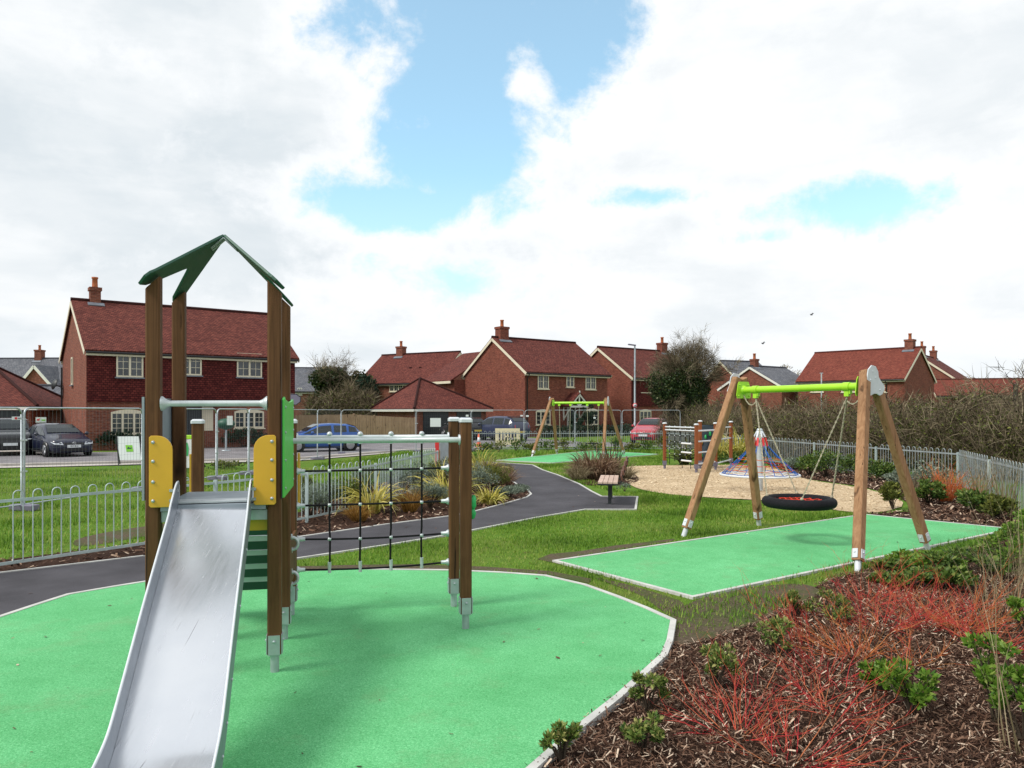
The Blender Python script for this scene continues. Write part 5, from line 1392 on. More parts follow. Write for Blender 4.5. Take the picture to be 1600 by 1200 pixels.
        mb = MB(); mb.sphere(q(stn[6][0] - .10, s * 1.04, stn[6][2] + .08), .11, 8, (.8, .9, .75)); mb.bar(q(stn[6][0] - .10, s * .86, stn[6][2] + .02), q(stn[6][0] - .10, s * 1.0, stn[6][2] + .06), .05, .04); mb.build('wing_mirror', M[paint], root)
    mb = MB(); mb.prism([q(-.012, -.42, be - .10), q(-.012, .42, be - .10), q(.0, .38, be - .02), q(.0, -.38, be - .02)], hx * .02)
    mb.prism([q(.0, -.55, lo + .05), q(.0, .55, lo + .05), q(-.01, .52, lo + .17), q(-.01, -.52, lo + .17)], hx * .025); gr = mb.build('grille', M['gutter'], root)
    if emblem:
        ec = q(-.05, 0, be - .055); mb = MB(); a, b = frame_from(hx); mb.tube([ec + (a * cos(2 * pi * k / 18) + b * sin(2 * pi * k / 18)) * .062 for k in range(18)], .010, 6, closed=True)
        for p0, p1 in (((-.045, .035), (-.02, -.045)), ((-.02, -.045), (0, .0)), ((0, 0), (.02, -.045)), ((.02, -.045), (.045, .035)), ((-.018, .055), (0, .005)), ((0, .005), (.018, .055))): mb.bar(ec + hy * p0[0] + ez * p0[1] + hx * .01, ec + hy * p1[0] + ez * p1[1] + hx * .01, .012, .012)
        mb.build('emblem', M['alloy'], root)
    def plate(xf, sgn, mt, z):
        mb = MB(); c = q(xf, 0, z); mb.obox(c, hy, hx, ez, .26, .010, .058); pl_ = mb.build('number_plate', M[mt], root); return pl_, c
    pl_, c = plate(-.03, 1, 'sign_white', lo + .26)
    if plate_f: text(plate_f, c + hx * .014, hy, .085, 'gutter', pl_, 'plate_text')
    plate(stn[-1][0] + .02, -1, 'plate_yellow', .62)
    mb = MB(); mb.bar(q(.15, -.80, lo + .01), q(stn[-1][0] - .2, -.80, lo + .01), .06, .05); mb.bar(q(.15, .80, lo + .01), q(stn[-1][0] - .2, .80, lo + .01), .06, .05); mb.build('sill_trim', M['gutter'], root)
    R_ = .31 * (H / 1.48) ** .5
    for xx in (stn[3][0] + .08, stn[10][0] - .38):
        for s in (-1, 1):
            c = q(xx, s * (stn[4][4] - .075), 0); c.z = O.z + R_
            mb = MB(); mb.lathe(c + hy * s * .03, [(R_ * 1.17, 0), (R_ * 1.17, .075)], 20, hy * s); mb.build('wheel_arch', M['gutter'], root)
            wheel_mesh(root, c + hy * s * .02, hy, R_)
    return root
def text(body, loc, xdir, size, mat, parent, name='lettering', normal=None, align='CENTER'):
    cu = bpy.data.curves.new(name, 'FONT'); cu.body = body; cu.size = size; cu.align_x = align; cu.align_y = 'CENTER'; cu.extrude = .002
    tmp = bpy.data.objects.new('tmp_text', cu); COL.objects.link(tmp); bpy.context.view_layer.update()
    dg = bpy.context.evaluated_depsgraph_get(); me = bpy.data.meshes.new_from_object(tmp.evaluated_get(dg)); bpy.data.objects.remove(tmp)
    X = Vector(xdir).normalized(); Z = ez; N = X.cross(Z)
    mt = Matrix((( X.x, Z.x, N.x, loc[0]), (X.y, Z.y, N.y, loc[1]), (X.z, Z.z, N.z, loc[2]), (0, 0, 0, 1)))
    me.transform(Matrix.Translation(-ORG[parent.name]) @ mt); me.materials.clear(); me.materials.append(M[mat])
    o = bpy.data.objects.new(name, me); COL.objects.link(o); o.parent = parent; ORG[o.name] = ORG[parent.name]; return o

car('parked_car', 'dark navy hatchback facing the camera with white number plate, beside the tile-hung house', (-19.7, 33.3), (.74, -.67), 3.95, 1.66, 1.38, 'car_navy', 'hatch', plate_f='R11 BUJ', emblem=True)
car('parked_car', 'tall dark off-roader facing the camera at the far left edge', (-22.5, 34.4), (.56, -.83), 4.3, 1.78, 1.60, 'car_black', 'suv')
car('parked_car', 'bright blue estate car seen side on in front of the wooden fence', (-9.3, 36.8), (-.88, -.47), 3.95, 1.6, 1.33, 'car_blue', 'estate')
car('parked_car', 'dark blue family car with pale roof seen from behind, left of the middle house', (-.9, 50.5), (-.72, .69), 4.3, 1.8, 1.60, 'car_silver', 'suv')
car('parked_car', 'dark grey car showing its back behind the net posts', (-3.3, 52.0), (-.50, .86), 4.3, 1.8, 1.52, 'car_grey', 'hatch')
car('parked_car', 'red car facing the street beside the small climbing frame', (8.55, 47.0), (-.42, -.91), 4.0, 1.75, 1.50, 'car_red', 'hatch')

# ------------------------------------------------------------------ wooden fence
def board_fence(label, pts, hs, mat='fence_wood'):
    root = thing('board_fence', label, 'fence', sum([Vector(p) for p in pts], Vector()) / len(pts))
    mb = MB(); rr = random.Random(3)
    for (a, b, h0, h1) in zip(pts[:-1], pts[1:], hs[:-1], hs[1:]):
        a, b = Vector(a), Vector(b); L = (b - a).length; d = (b - a).normalized(); s = Vector((d.y, -d.x, 0)); n = int(L / .125)
        for k in range(n):
            t = (k + .5) / n; h = h0 + (h1 - h0) * t + rr.uniform(-.01, .01); p = a + d * L * t + s * (.012 * (k % 2) + rr.uniform(0, .004))
            mb.bar(p + ez * .02, p + ez * h, .118, .02, d)
    mb.build('boards', M[mat], root)
    for i, p in enumerate(pts):
        mb = MB(); p = Vector(p); mb.bar(p + Vector((0, .09, 0)), p + Vector((0, .09, hs[i] + .05)), .1, .1, (1, 0, 0)); mb.build('post', M[mat], root)
board_fence('close-boarded wooden garden fence behind the blue car', [(-16.6, 48.0, 0), (-13.6, 49.2, 0), (-10.4, 50.4, 0), (-9.2, 51.2, 0), (-6.75, 53.4, 0)], [1.62, 1.66, 1.72, 1.62, 1.46])
mb = MB()

# ------------------------------------------------------------------ street furniture
# A-board
ab = thing('sign_board', 'white A-frame sign board with a green square on the verge, left of the tower', 'sign board', G(204, 727))
o = G(204, 727); X = Vector((.96, .27, 0)); Nn = Vector((X.y, -X.x, 0)); zt = 1.02
q0 = [o - X * .30 + Nn * .28 + ez * .22, o + X * .50 + Nn * .28 + ez * .22, o + X * .40 + Nn * .02 + ez * zt, o - X * .40 + Nn * .02 + ez * zt]
q0 = [o - X * .30 + Nn * .20 + ez * .20, o + X * .42 + Nn * .20 + ez * .20, o + X * .26 + Nn * .0 + ez * zt, o - X * .46 + Nn * .0 + ez * zt]
mb = MB(); mb.prism(q0, -Nn * .02); bd = mb.build('panel', M['sign_white'], ab)
cc = sum(q0, Vector()) / 4; up = (q0[3] - q0[0]).normalized(); nn = (q0[1] - q0[0]).cross(q0[3] - q0[0]).normalized()
mb = MB(); mb.prism([cc + X * x + up * y + nn * .004 for x, y in ((-.11, -.13), (.11, -.13), (.11, .11), (-.11, .11))], nn * .004); gsq = mb.build('logo_square', M['sign_green'], bd)
mb = MB()
mb.prism([cc + X * x + up * y + nn * .010 for x, y in ((-.07, .0), (-.02, .05), (.03, .0), (.07, .04), (.07, -.03), (-.07, -.03))], nn * .002); mb.build('logo_mark', M['dark_green'], gsq)
mb = MB()
for x in (-.44, .30): mb.bar(o + X * (x + .10) + Nn * .22, o + X * x + Nn * .01 + ez * zt, .03, .03); mb.bar(o + X * (x + .05) - Nn * .26, o + X * x - Nn * .03 + ez * zt, .03, .03)
mb.build('leg', M['black'], ab)
# small notices on the mesh fence
def notice(label, c, X, w_, h, bars, name='notice'):
    N_ = Vector((X.y, -X.x, 0)); root = thing(name, label, 'notice', c - ez * h / 2)
    mb = MB(); mb.obox(c, X, N_, ez, w_ / 2, .004, h / 2); p = mb.build('panel', M['sign_white'], root)
    for i, (x, z, bw, bh, m) in enumerate(bars):
        mb = MB(); mb.obox(c + X * x + ez * z + N_ * .006, X, N_, ez, bw / 2, .002, bh / 2); mb.build('print', M[m], p)
    return root
hd = Vector((.16, .98, 0)).normalized()
sgn = notice('small white notice with red and green print on the mesh fence, above the navy hatchback', P(64, 656, 16.0), Vector((.9, .43, 0)), .19, .11, [(-.05, .0, .05, .03, 'sign_red'), (.045, -.005, .07, .025, 'sign_green'), (-.03, .02, .02, .02, 'sign_red')])
notice('small white notice with pink print on the mesh fence at far left', P(26, 653.5, 14.0), Vector((.9, .43, 0)), .15, .06, [(-.01, 0, .04, .04, 'sign_red'), (.04, 0, .04, .02, 'sign_grey')])
notice('large blank white sheet fixed to the mesh fence before the garage door', P(680.5, 660, 35.2), Vector((1, .1, 0)), .48, .40, [])
notice('pale paper sheet on the mesh fence behind the slide top', P(359, 657, 23.4), Vector((.9, .2, 0)), .18, .28, [])
notice('tiny white tag on the mesh fence near the middle house corner', P(824, 650, 38.3), Vector((1, .05, 0)), .14, .08, [])
notice('tiny pale tag on the mesh fence left of the middle house corner', P(815, 649.5, 38.2), Vector((1, .05, 0)), .13, .07, [])
notice('white tag on the mesh fence by the right garage doors', P(730, 649.5, 36.4), Vector((1, .05, 0)), .13, .09, [])
notice('white tag below the porch window on the mesh fence', P(929, 653, 38.8), Vector((1, .05, 0)), .12, .07, [])
# white and lime litter bin / panel between the tower posts
wb = thing('utility_cabinet', 'white panel with lime top band seen between the two left tower posts', 'cabinet', G(296, 733))
o = G(296, 733)
mb = MB(); mb.box((o.x, o.y, .52), .30, .22, .48); mb.build('cabinet', M['white'], wb, bevel=.02)
mb = MB(); mb.box((o.x, o.y, 1.06), .31, .23, .06); mb.build('lid', M['lime'], wb, bevel=.01)
mb = MB(); mb.prism([(o.x + x, o.y - .225, z) for x, z in ((-.05, .45), (.05, .45), (.07, .70), (.03, .88), (-.03, .88), (-.07, .70))], (0, -.006, 0)); mb.build('mark', M['hold_green'], wb)
mb = MB(); mb.box((o.x, o.y, .022), .33, .25, .02); mb.build('base', M['black'], wb)
# green barrier leg and barbecue
bq = thing('barbecue', 'dark green covered barbecue on a pole beside the tile-hung house, seen above the slide', 'barbecue', P(353, 712, 37))
bq.location.z = 0; ORG[bq.name] = Vector((bq.location.x, bq.location.y, 0)); o = ORG[bq.name]
mb = MB(); mb.lathe(o + ez * 1.02, [(.05, 0), (.30, .08), (.42, .24), (.40, .40), (.22, .52), (.05, .55)], 14); mb.build('hood', M['dark_green'], bq)
mb = MB(); mb.tube([o, o + ez * 1.05], .05, 8); mb.lathe(o, [(.25, 0), (.22, .05)], 10); mb.build('stand', M['galv'], bq)
# road sign back
rs = thing('road_sign', 'back of an octagonal road sign right of the bright green tower board', 'road sign', P(458, 700, 36))
rs.location.z = 0; o = Vector((P(458, 700, 36).x, 36, 0)); ORG[rs.name] = o.copy(); rs.location = o
mb = MB(); mb.prism([o + Vector((cos(a) * .36, 0, 2.47 + sin(a) * .26)) for a in [pi / 8 + pi / 4 * i for i in range(8)]], (0, .02, 0)); pn = mb.build('sign_plate', M['sign_grey'], rs)
mb = MB(); mb.tube([o + Vector((cos(a) * .37, .01, 2.47 + sin(a) * .27)) for a in [pi / 8 + pi / 4 * i for i in range(8)]], .025, 6, closed=True); mb.build('sign_rim', M['black'], pn)
mb = MB(); mb.tube([o + Vector((-.05, .06, 0)), o + Vector((-.05, .06, 2.7))], .06, 8); mb.build('pole', M['sign_grey'], rs)
# plastic barrier
br = thing('plastic_barrier', 'cream plastic pedestrian barrier with slots behind the far railing', 'barrier', P(793, 700, 41))
o = Vector((P(793, 700, 41).x, 41, 0)); br.location = o; ORG[br.name] = o.copy()
mb = MB(); X = Vector((1, .05, 0)).normalized(); Y_ = Vector((-.05, 1, 0))
def bx(x0, x1, z0, z1): mb.obox(o + X * (x0 + x1) / 2 + ez * (z0 + z1) / 2, X, Y_, ez, (x1 - x0) / 2, .03, (z1 - z0) / 2)
bx(-.66, .66, .12, .34); bx(-.66, .66, .78, 1.0)
xs_ = [-.66, -.40, -.34, -.22, -.16, .0, .06, .16, .22, .34, .40, .66]
for a_, b_ in ((-.66, -.47), (-.37, -.30), (-.20, -.12), (-.02, .05), (.15, .22), (.32, .38), (.48, .66)): bx(a_, b_, .34, .78)
bx(-.20, .10, .53, .60)
bb = mb.build('panel', M['barrier'], br)
mb = MB(); mb.obox(o - X * .45 + ez * .06, X, Y_, ez, .06, .25, .06); mb.obox(o + X * .45 + ez * .06, X, Y_, ez, .06, .25, .06); mb.build('foot', M['barrier'], br)
# cone
cp = Vector((P(748, 700, 40.5).x, 40.5, 0.012)); cn = thing('traffic_cone', 'orange traffic cone with white band left of the cream barrier', 'traffic cone', cp)
mb = MB(); mb.lathe(cp, [(.20, 0), (.20, .03), (.13, .035), (.035, .70), (.02, .72)], 14); cbd = mb.build('cone', M['cone'], cn)
mb = MB(); mb.lathe(cp + ez * .28, [(.102, 0), (.066, .25)], 14); mb.build('white_band', M['white'], cbd)
# lamp post with speed sign
lp = Vector((P(992, 600, 47).x, 47, 0)); lt = thing('lamp_post', 'tall grey street lamp with a small round speed sign, left of the ivy-clad tree', 'lamp post', lp)
mb = MB(); mb.tube([lp, lp + ez * 1.2, lp + ez * 1.25, lp + ez * 5.95], [.085, .085, .06, .05], 10); mb.build('pole', M['galv'], lt)
mb = MB(); mb.bar(lp + ez * 5.95 + Vector((.04, 0, 0)), lp + ez * 6.0 + Vector((-.42, -.1, 0)), .16, .07); mb.build('lamp_head', M['sign_grey'], lt)
sc0 = lp + Vector((0, -.07, 2.18 - .12)); sc0.z = 1.9 + 10 / 1200 * 47 - .02
mb = MB(); mb.lathe(sc0, [(.15, 0), (.15, .012)], 20, Vector((0, -1, 0))); sgp = mb.build('speed_sign', M['sign_red'], lt)
mb = MB(); mb.lathe(sc0 - Vector((0, .013, 0)), [(.105, 0), (.105, .004)], 20, Vector((0, -1, 0))); mb.build('sign_face', M['sign_white'], sgp)
text('20', sc0 - Vector((0, .019, 0)), (1, 0, 0), .13, 'gutter', sgp, 'sign_number')
pp = Vector((P(1283.5, 600, 62).x, 62, 0)); pt_ = thing('lamp_post', 'slim pale pole before the orange-roofed house, right of centre over the swing beam', 'lamp post', pp)
mb = MB(); mb.tube([pp, pp + ez * 5.0], .055, 8); mb.build('pole', M['galv_light'], pt_); mb = MB(); mb.bar(pp + ez * 5.0 - Vector((.12, 0, 0)), pp + ez * 5.0 + Vector((.12, 0, 0)), .10, .06); mb.build('lamp_head', M['galv'], pt_)
fp = Vector((P(1587, 610, 60).x, 60, 0)); ft = thing('flue_pipe', 'black flue pipe rising above the hedge at the right edge', 'flue', fp)
mb = MB(); mb.tube([fp, fp + ez * 4.0], .17, 10); mb.lathe(fp + ez * 3.95, [(.22, 0), (.22, .12)], 10); mb.build('pipe', M['black'], ft)
# two gulls in the sky
for (u, v, yy, lab) in ((1268, 492, 60, 'small bird gliding above the swing beam end, higher of two'), (1192, 537, 60, 'small bird gliding left of and below the other')):
    c = P(u, v, yy); b_ = MB()
    b_.sphere(c, .06, 8, (1.9, .8, .7))
    b_.add([c + Vector((.05, 0, .03)), c + Vector((-.09, 0, .03)), c + Vector((.12, .08, .18)), c + Vector((.22, .06, .12))], [(0, 1, 2, 3)])
    b_.add([c + Vector((.05, 0, .03)), c + Vector((-.09, 0, .03)), c + Vector((-.20, -.1, .08)), c + Vector((-.12, -.1, .01))], [(0, 1, 2, 3)])
    props(b_.build('bird', M['bird'], org=c), lab, 'bird')
# ------------------------------------------------------------------ planting
def ball_points(n, c, r, shell=.45):
    d = rand_unit(n); q = RNG.uniform(shell, 1, n) ** .6
    return np.array(c) + d * q[:, None] * np.array(r)

def stems_to(root, o, pts, r, mat, name='stems'):
    mb = MB()
    for p in pts:
        p = Vector(p); m = Vector(o).lerp(p, .5) + Vector((random.uniform(-.03, .03), random.uniform(-.03, .03), .03)); mb.tube([o, m, p], [r, r * .8, r * .4], 5, cap=False)
    return mb.build(name, mat, root, fixn=False)

def shrub(name, label, cat, o, r, h, mat, n=500, ls=.05, clumps=7, group=None, aspect=.5, up=.3, spread=.55, stem='bark', lift=.25):
    """leafy shrub made of leaf rosettes clustered on short stems"""
    o = Vector((o[0], o[1], 0.0)); root = thing(name, label, cat, o, group)
    cents = []
    for k in range(clumps):
        a = random.uniform(0, 2 * pi); q = sqrt(random.random()) * r * .72; t = 1 - (q / r) ** 2 * .55
        cents.append(o + Vector((cos(a) * q, sin(a) * q, h * (lift + (1 - lift) * t * random.uniform(.35, 1.05)))))
    stems_to(root, o, cents, .006 + h * .006, M[stem])
    P_, D_ = [], []
    each = n // clumps
    for c in cents:
        cr = r * spread * random.uniform(.6, 1.0)
        p = ball_points(each, c, (cr, cr, cr * .8 * min(1, h / r)), .25); P_.append(p); D_.append((p - np.array(c)) / cr)
    p = np.concatenate(P_); d = np.concatenate(D_); p[:, 2] = np.maximum(p[:, 2], .02)
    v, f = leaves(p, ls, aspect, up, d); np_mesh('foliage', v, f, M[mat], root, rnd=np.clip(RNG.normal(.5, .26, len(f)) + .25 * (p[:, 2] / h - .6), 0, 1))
    return root

def clump(name, label, cat, o, r, h, mat, n=220, wd=.02, droop=1.3, group=None, curl=.25, spread=.55, base=.12):
    """arching strap leaves from one crown"""
    o = Vector((o[0], o[1], 0.0)); root = thing(name, label, cat, o, group)
    a = RNG.uniform(0, 2 * pi, n); q = np.sqrt(RNG.uniform(0, 1, n)) * base
    p0 = np.stack([o.x + np.cos(a) * q, o.y + np.sin(a) * q, np.full(n, .01)], 1)
    s = RNG.uniform(.05, spread, n); a2 = a + RNG.normal(0, .5, n); d = np.stack([np.cos(a2) * s, np.sin(a2) * s, np.ones(n)], 1)
    L = h * RNG.uniform(.75, 1.45, n)
    v, f = ribbons(p0, d, L, wd * RNG.uniform(.6, 1.3, n), 7, droop * RNG.uniform(.4, 1.5, n)[:, None][:, 0].mean(), curl)
    np_mesh('leaves', v, f, M[mat], root, rnd=np.repeat(RNG.uniform(0, 1, n), 7))
    return root

def stem_bush(name, label, cat, o, r, h, mat, n=60, wd=.010, group=None, lean=1.0, fork=2, dirv=None, curl=.6):
    """bare coloured stems radiating from a stool, with side shoots"""
    o = Vector((o[0], o[1], 0.0)); root = thing(name, label, cat, o, group)
    a = RNG.uniform(0, 2 * pi, n); q = np.sqrt(RNG.uniform(0, 1, n)) * .10
    p0 = np.stack([o.x + np.cos(a) * q, o.y + np.sin(a) * q, np.full(n, .0)], 1)
    s = RNG.uniform(.1, 1.0, n) * r / h * lean; d = np.stack([np.cos(a) * s, np.sin(a) * s, np.full(n, .55 if lean < 1 else 1.0)], 1)
    if dirv is not None: d += np.array(dirv)
    L = sqrt(h * h + r * r * .5) * RNG.uniform(.55, 1.15, n)
    mb = MB(); rn = []
    def grow(p, dv, l, rad, lev):
        dv = dv.normalized(); seg = 5; pts = [p]; k = Vector((random.uniform(-1, 1), random.uniform(-1, 1), random.uniform(-.3, .5)))
        for i in range(seg):
            dv = (dv + k * .10 * curl + Vector((random.uniform(-1, 1), random.uniform(-1, 1), random.uniform(-1, 1))) * .16 * curl).normalized(); p = p + dv * l / seg
            if p.z < .012: p.z = .012 + random.random() * .02; dv.z = abs(dv.z) * .3
            pts.append(p)
        nf = len(mb.f); mb.tube(pts, [rad * (1 - .8 * i / seg) for i in range(seg + 1)], 4, cap=False); c = random.random() if lev == 0 else min(1, random.uniform(.2, 1.1)); rn.extend([c] * (len(mb.f) - nf))
        if lev < 2:
            for _ in range(random.randint(1, fork + 1) if lev == 0 else random.randint(0, 2)):
                i = random.randint(1, seg); b = (dv + Vector((random.uniform(-1, 1), random.uniform(-1, 1), random.uniform(-.2, 1))) * .75)
                grow(pts[i], b, l * random.uniform(.3, .6), rad * .6, lev + 1)
    for i in range(n): grow(Vector(p0[i]), Vector(d[i]), L[i], wd * random.uniform(.35, .75), 0)
    v = np.array(mb.v); f = np.array(mb.f); np_mesh('stems', v, f, M[mat], root, rnd=rn, smooth=True)
    return root

def g2(u, v): p = G(u, v); return (p.x, p.y)

# --- right foreground bed: evergreen shrubs
grp = 'small evergreen shrubs in the bark mulch bed'
near = [((880, 1196), .16, .20, 'varieg', 'low pale-edged evergreen shrub at the foot of the kerb, bottom of the bed'),
        ((1012, 1118), .17, .27, 'varieg', 'pale-edged evergreen shrub nearest the kerb bend'),
        ((1006, 1178), .15, .22, 'varieg', 'dark thin evergreen shrub below the one at the kerb bend'),
        ((1117, 1080), .19, .30, 'varieg', 'upright bushy evergreen shrub between the kerb bend and the red stems'),
        ((1208, 1026), .20, .27, 'varieg', 'dark evergreen shrub behind red stems, below the timber swing leg'),
        ((1295, 972), .25, .26, 'varieg', 'wide evergreen shrub in the soil strip below the front swing leg'),
        ((1242, 968), .18, .25, 'varieg', 'dark small evergreen shrub left of the wide one below the front swing leg'),
        ((1425, 1120), .24, .36, 'fresh', 'fresh green shrub in the middle of the mulch with tall tip'),
        ((1375, 1085), .16, .18, 'fresh', 'low sprawling green shrub touching the one with a tall tip'),
        ((1552, 1130), .25, .46, 'fresh', 'tall fresh green shrub at the lower right edge'),
        ((1600, 1165), .22, .38, 'fresh', 'green shrub cut by the right frame edge, lowest'),
        ((1602, 1005), .20, .34, 'fresh', 'green shrub cut by the right frame edge, below the dry stems')]
for (px, r, h, m, lab) in near:
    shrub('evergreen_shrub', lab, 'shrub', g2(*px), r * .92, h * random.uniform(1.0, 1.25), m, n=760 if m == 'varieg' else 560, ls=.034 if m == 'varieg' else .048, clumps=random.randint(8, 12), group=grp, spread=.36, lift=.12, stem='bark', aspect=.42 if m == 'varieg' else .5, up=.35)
# ground-cover shrubs below the second pad
gc = [(1400, 897, .38, .13), (1452, 893, .5, .20), (1505, 900, .55, .27), (1548, 884, .45, .22), (1590, 893, .5, .40), (1480, 922, .4, .22), (1598, 858, .4, .35), (1612, 845, .5, .5), (1385, 915, .25, .12), (1425, 922, .3, .16)]
gl = ['low leafy mound left under the back swing leg', 'leafy mound right under the back swing leg', 'bright leafy mound before the pad corner', 'tall leafy mound before the right pad corner', 'large leafy mound at the right edge by the pad corner', 'mound in front of the bright leafy one',
      'mound at the right edge beside the pad tip', 'mound cut by the right edge level with the pad tip', 'tiny leafy tuft right of the front swing leg', 'low mound with brown leaves between red stems']
for (u, v, r, h), lab in zip(gc, gl):
    shrub('ground_cover_shrub', 'yellow-green ' + lab, 'shrub', g2(u, v), r, h, 'evergreen' if u % 20 < 10 else 'fresh', n=900, ls=.065, clumps=14, group='leafy mounds edging the mulch bed', spread=.34)
# dogwoods
dg = [((1150, 1150), .55, .22, 22, 'red_stem', 'crimson dogwood sprawling lowest in the mulch near the kerb', (-.3, .2, 0)),
      ((1240, 1196), .60, .20, 20, 'red_stem', 'crimson dogwood cut by the bottom edge', (.4, .3, 0)),
      ((1310, 1120), .60, .24, 15, 'red_stem', 'sparse crimson dogwood left of the fresh green shrub', (.5, .3, 0)),
      ((1245, 1010), .30, .46, 12, 'red_stem', 'upright red dogwood behind the dark evergreen shrub', (-.25, .1, .5)),
      ((1335, 1030), .52, .26, 26, 'orange_stem', 'orange-tipped dogwood in mid bed', (0, .2, 0)),
      ((1375, 985), .65, .26, 26, 'red_stem', 'dense red dogwood behind the orange-tipped one', (0, 0, 0)),
      ((1440, 980), .70, .26, 26, 'red_stem', 'wide red dogwood right of the dense one', (0, 0, 0)),
      ((1505, 985), .70, .30, 28, 'orange_stem', 'orange-red dogwood before the yellow-green mounds', (0, 0, 0)),
      ((1545, 1015), .60, .28, 20, 'red_stem', 'red dogwood under the dry stems at right', (0, 0, 0)),
      ((1430, 1045), .45, .20, 10, 'orange_stem', 'thin tan dogwood above the fresh green shrub', (.4, 0, 0)),
      ((1350, 945), .60, .26, 20, 'red_stem', 'red dogwood close to the soil strip', (0, 0, 0)),
      ((1190, 1090), .60, .18, 12, 'red_stem', 'low crimson dogwood creeping toward the kerb bend shrubs', (-.3, .3, 0)),
      ((1290, 1060), .6, .20, 14, 'red_stem', 'creeping crimson dogwood in the centre of the mulch', (.1, .1, 0))]
for (px, r, h, n, m, lab, dv) in dg: stem_bush('dogwood', lab, 'dogwood', g2(*px), r, h, m, n=int(n * 1.5), wd=.0053, group='red-stemmed dogwoods in the mulch bed', dirv=dv, lean=.9, curl=1.15, fork=3)
# dry stems at the right edge
for (u, v, r, h, n, lab) in ((1588, 960, .35, .85, 34, 'tall straw-coloured dry grass at the right edge'), (1560, 975, .25, .75, 36, 'shorter dry grass left of the tall one at the right edge'), (1610, 1190, .45, .75, 26, 'arching dry stems at the bottom right corner'), (1592, 905, .3, .8, 40, 'dry stems rising behind the tall straw grass')):
    clump('dry_grass', lab, 'dry grass', g2(u, v), r, h, 'straw', n=n, wd=.007, droop=.35, curl=.35, spread=.38, base=.16, group='dry grasses at the right edge')

# --- bed by the right fence
rb = [(1290, 748, .62, .62, 'evergreen', 'dark green bush nearest the swing chain by the right railing'), (1345, 752, .6, .6, 'evergreen', 'rounded green bush behind the swing leg'), (1265, 744, .5, .5, 'evergreen', 'green bush left of the pair by the right railing'), (1383, 752, .45, .42, 'evergreen', 'small green bush right of the swing leg'),
      (1312, 742, .5, .45, 'grey_leaf', 'silver-grey bush between the green ones by the railing'), (1240, 735, .45, .3, 'grey_leaf', 'low grey-green tuft by the rope cone'), (1450, 762, .9, .45, 'grey_leaf', 'wide silvery shrub before the railing corner'), (1405, 760, .45, .3, 'grey_leaf', 'small grey tuft left of the wide silvery shrub'),
      (1450, 788, .38, .38, 'evergreen', 'leafy green shrub left of the orange stems'), (1522, 800, .5, .3, 'evergreen', 'low green shrub below the railing corner'), (1555, 810, .4, .3, 'olive', 'olive shrub below the end-on railing'), (1395, 797, .3, .42, 'olive', 'thin yellowish shrub at the sand edge')]
for (u, v, r, h, m, lab) in rb:
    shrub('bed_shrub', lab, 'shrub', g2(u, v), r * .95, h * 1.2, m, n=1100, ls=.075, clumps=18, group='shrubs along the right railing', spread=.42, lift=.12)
stem_bush('dogwood', 'orange dogwood glowing by the railing corner', 'dogwood', g2(1478, 785), .5, .48, 'orange_stem', n=110, wd=.014, group='dogwoods by the railing corner')
stem_bush('dogwood', 'smaller tan-orange dogwood right of the glowing one', 'dogwood', g2(1512, 783), .4, .40, 'orange_stem', n=60, wd=.012, group='dogwoods by the railing corner')
stem_bush('bare_shrub', 'brown bare shrub with few stems in front of the silvery shrub', 'shrub', g2(1425, 772), .5, .35, 'twig', n=60, wd=.012)
for (u, v, lab) in ((1535, 790, 'pale dry stems against the end-on railing'), (1572, 800, 'pale dry stems at the foot of the end-on railing')):
    clump('dry_grass', lab, 'dry grass', g2(u, v), .4, .85, 'straw', n=60, wd=.015, droop=.3, spread=.3, group='dry stems by the end-on railing')
# yellow strap plants behind the climbing frame
for (u, v, lab) in ((1125, 722, 'yellow striped strap plant seen through the climbing frame bars'), (1155, 722, 'yellow striped strap plant right of the climbing frame'), (1070, 726, 'olive strap plant behind the rope ladder')):
    clump('strap_plant', lab, 'strap plant', g2(u, v), .7, 1.1 if u > 1100 else .7, 'gold_strap' if u > 1100 else 'olive', n=130, wd=.07, droop=1.8, spread=.8, group='strap plants behind the climbing frame')
shrub('bed_shrub', 'low green shrub at the foot of the yellow strap plants', 'shrub', g2(1145, 724), .9, .35, 'evergreen', n=500, ls=.10, clumps=10, group='shrubs along the right railing')
# bronze clump behind the bench
bz = G(940, 752)
clump('bronze_clump', 'large bronze strap-leaf clump behind the bench', 'ornamental grass', (bz.x - .08, bz.y + .75), .95, .72, 'bronze', n=620, wd=.045, droop=1.5, spread=.85, base=.42, curl=.35)
clump('bronze_clump', 'pale tan tussock left of the large bronze clump', 'ornamental grass', (bz.x - .62, bz.y + .2), .5, .50, 'straw', n=420, wd=.012, droop=1.7, spread=.8, base=.16)
clump('bronze_clump', 'pale tan tussock right of the large bronze clump, behind the bench back', 'ornamental grass', (bz.x + .72, bz.y + .6), .5, .48, 'straw', n=320, wd=.012, droop=1.7, spread=.8, base=.14)
sp_ = G(943, 722); clump('spiky_plant', 'dark spiky leaves rising behind the bronze clump', 'strap plant', (sp_.x - .3, sp_.y - 5.0), .6, 1.0, 'conifer', n=26, wd=.05, droop=.25, spread=.7, base=.2)
shrub('bed_shrub', 'tiny grey-green tuft by the bench foot', 'shrub', g2(976, 768), .22, .18, 'grey_leaf', n=160, ls=.05, clumps=5)

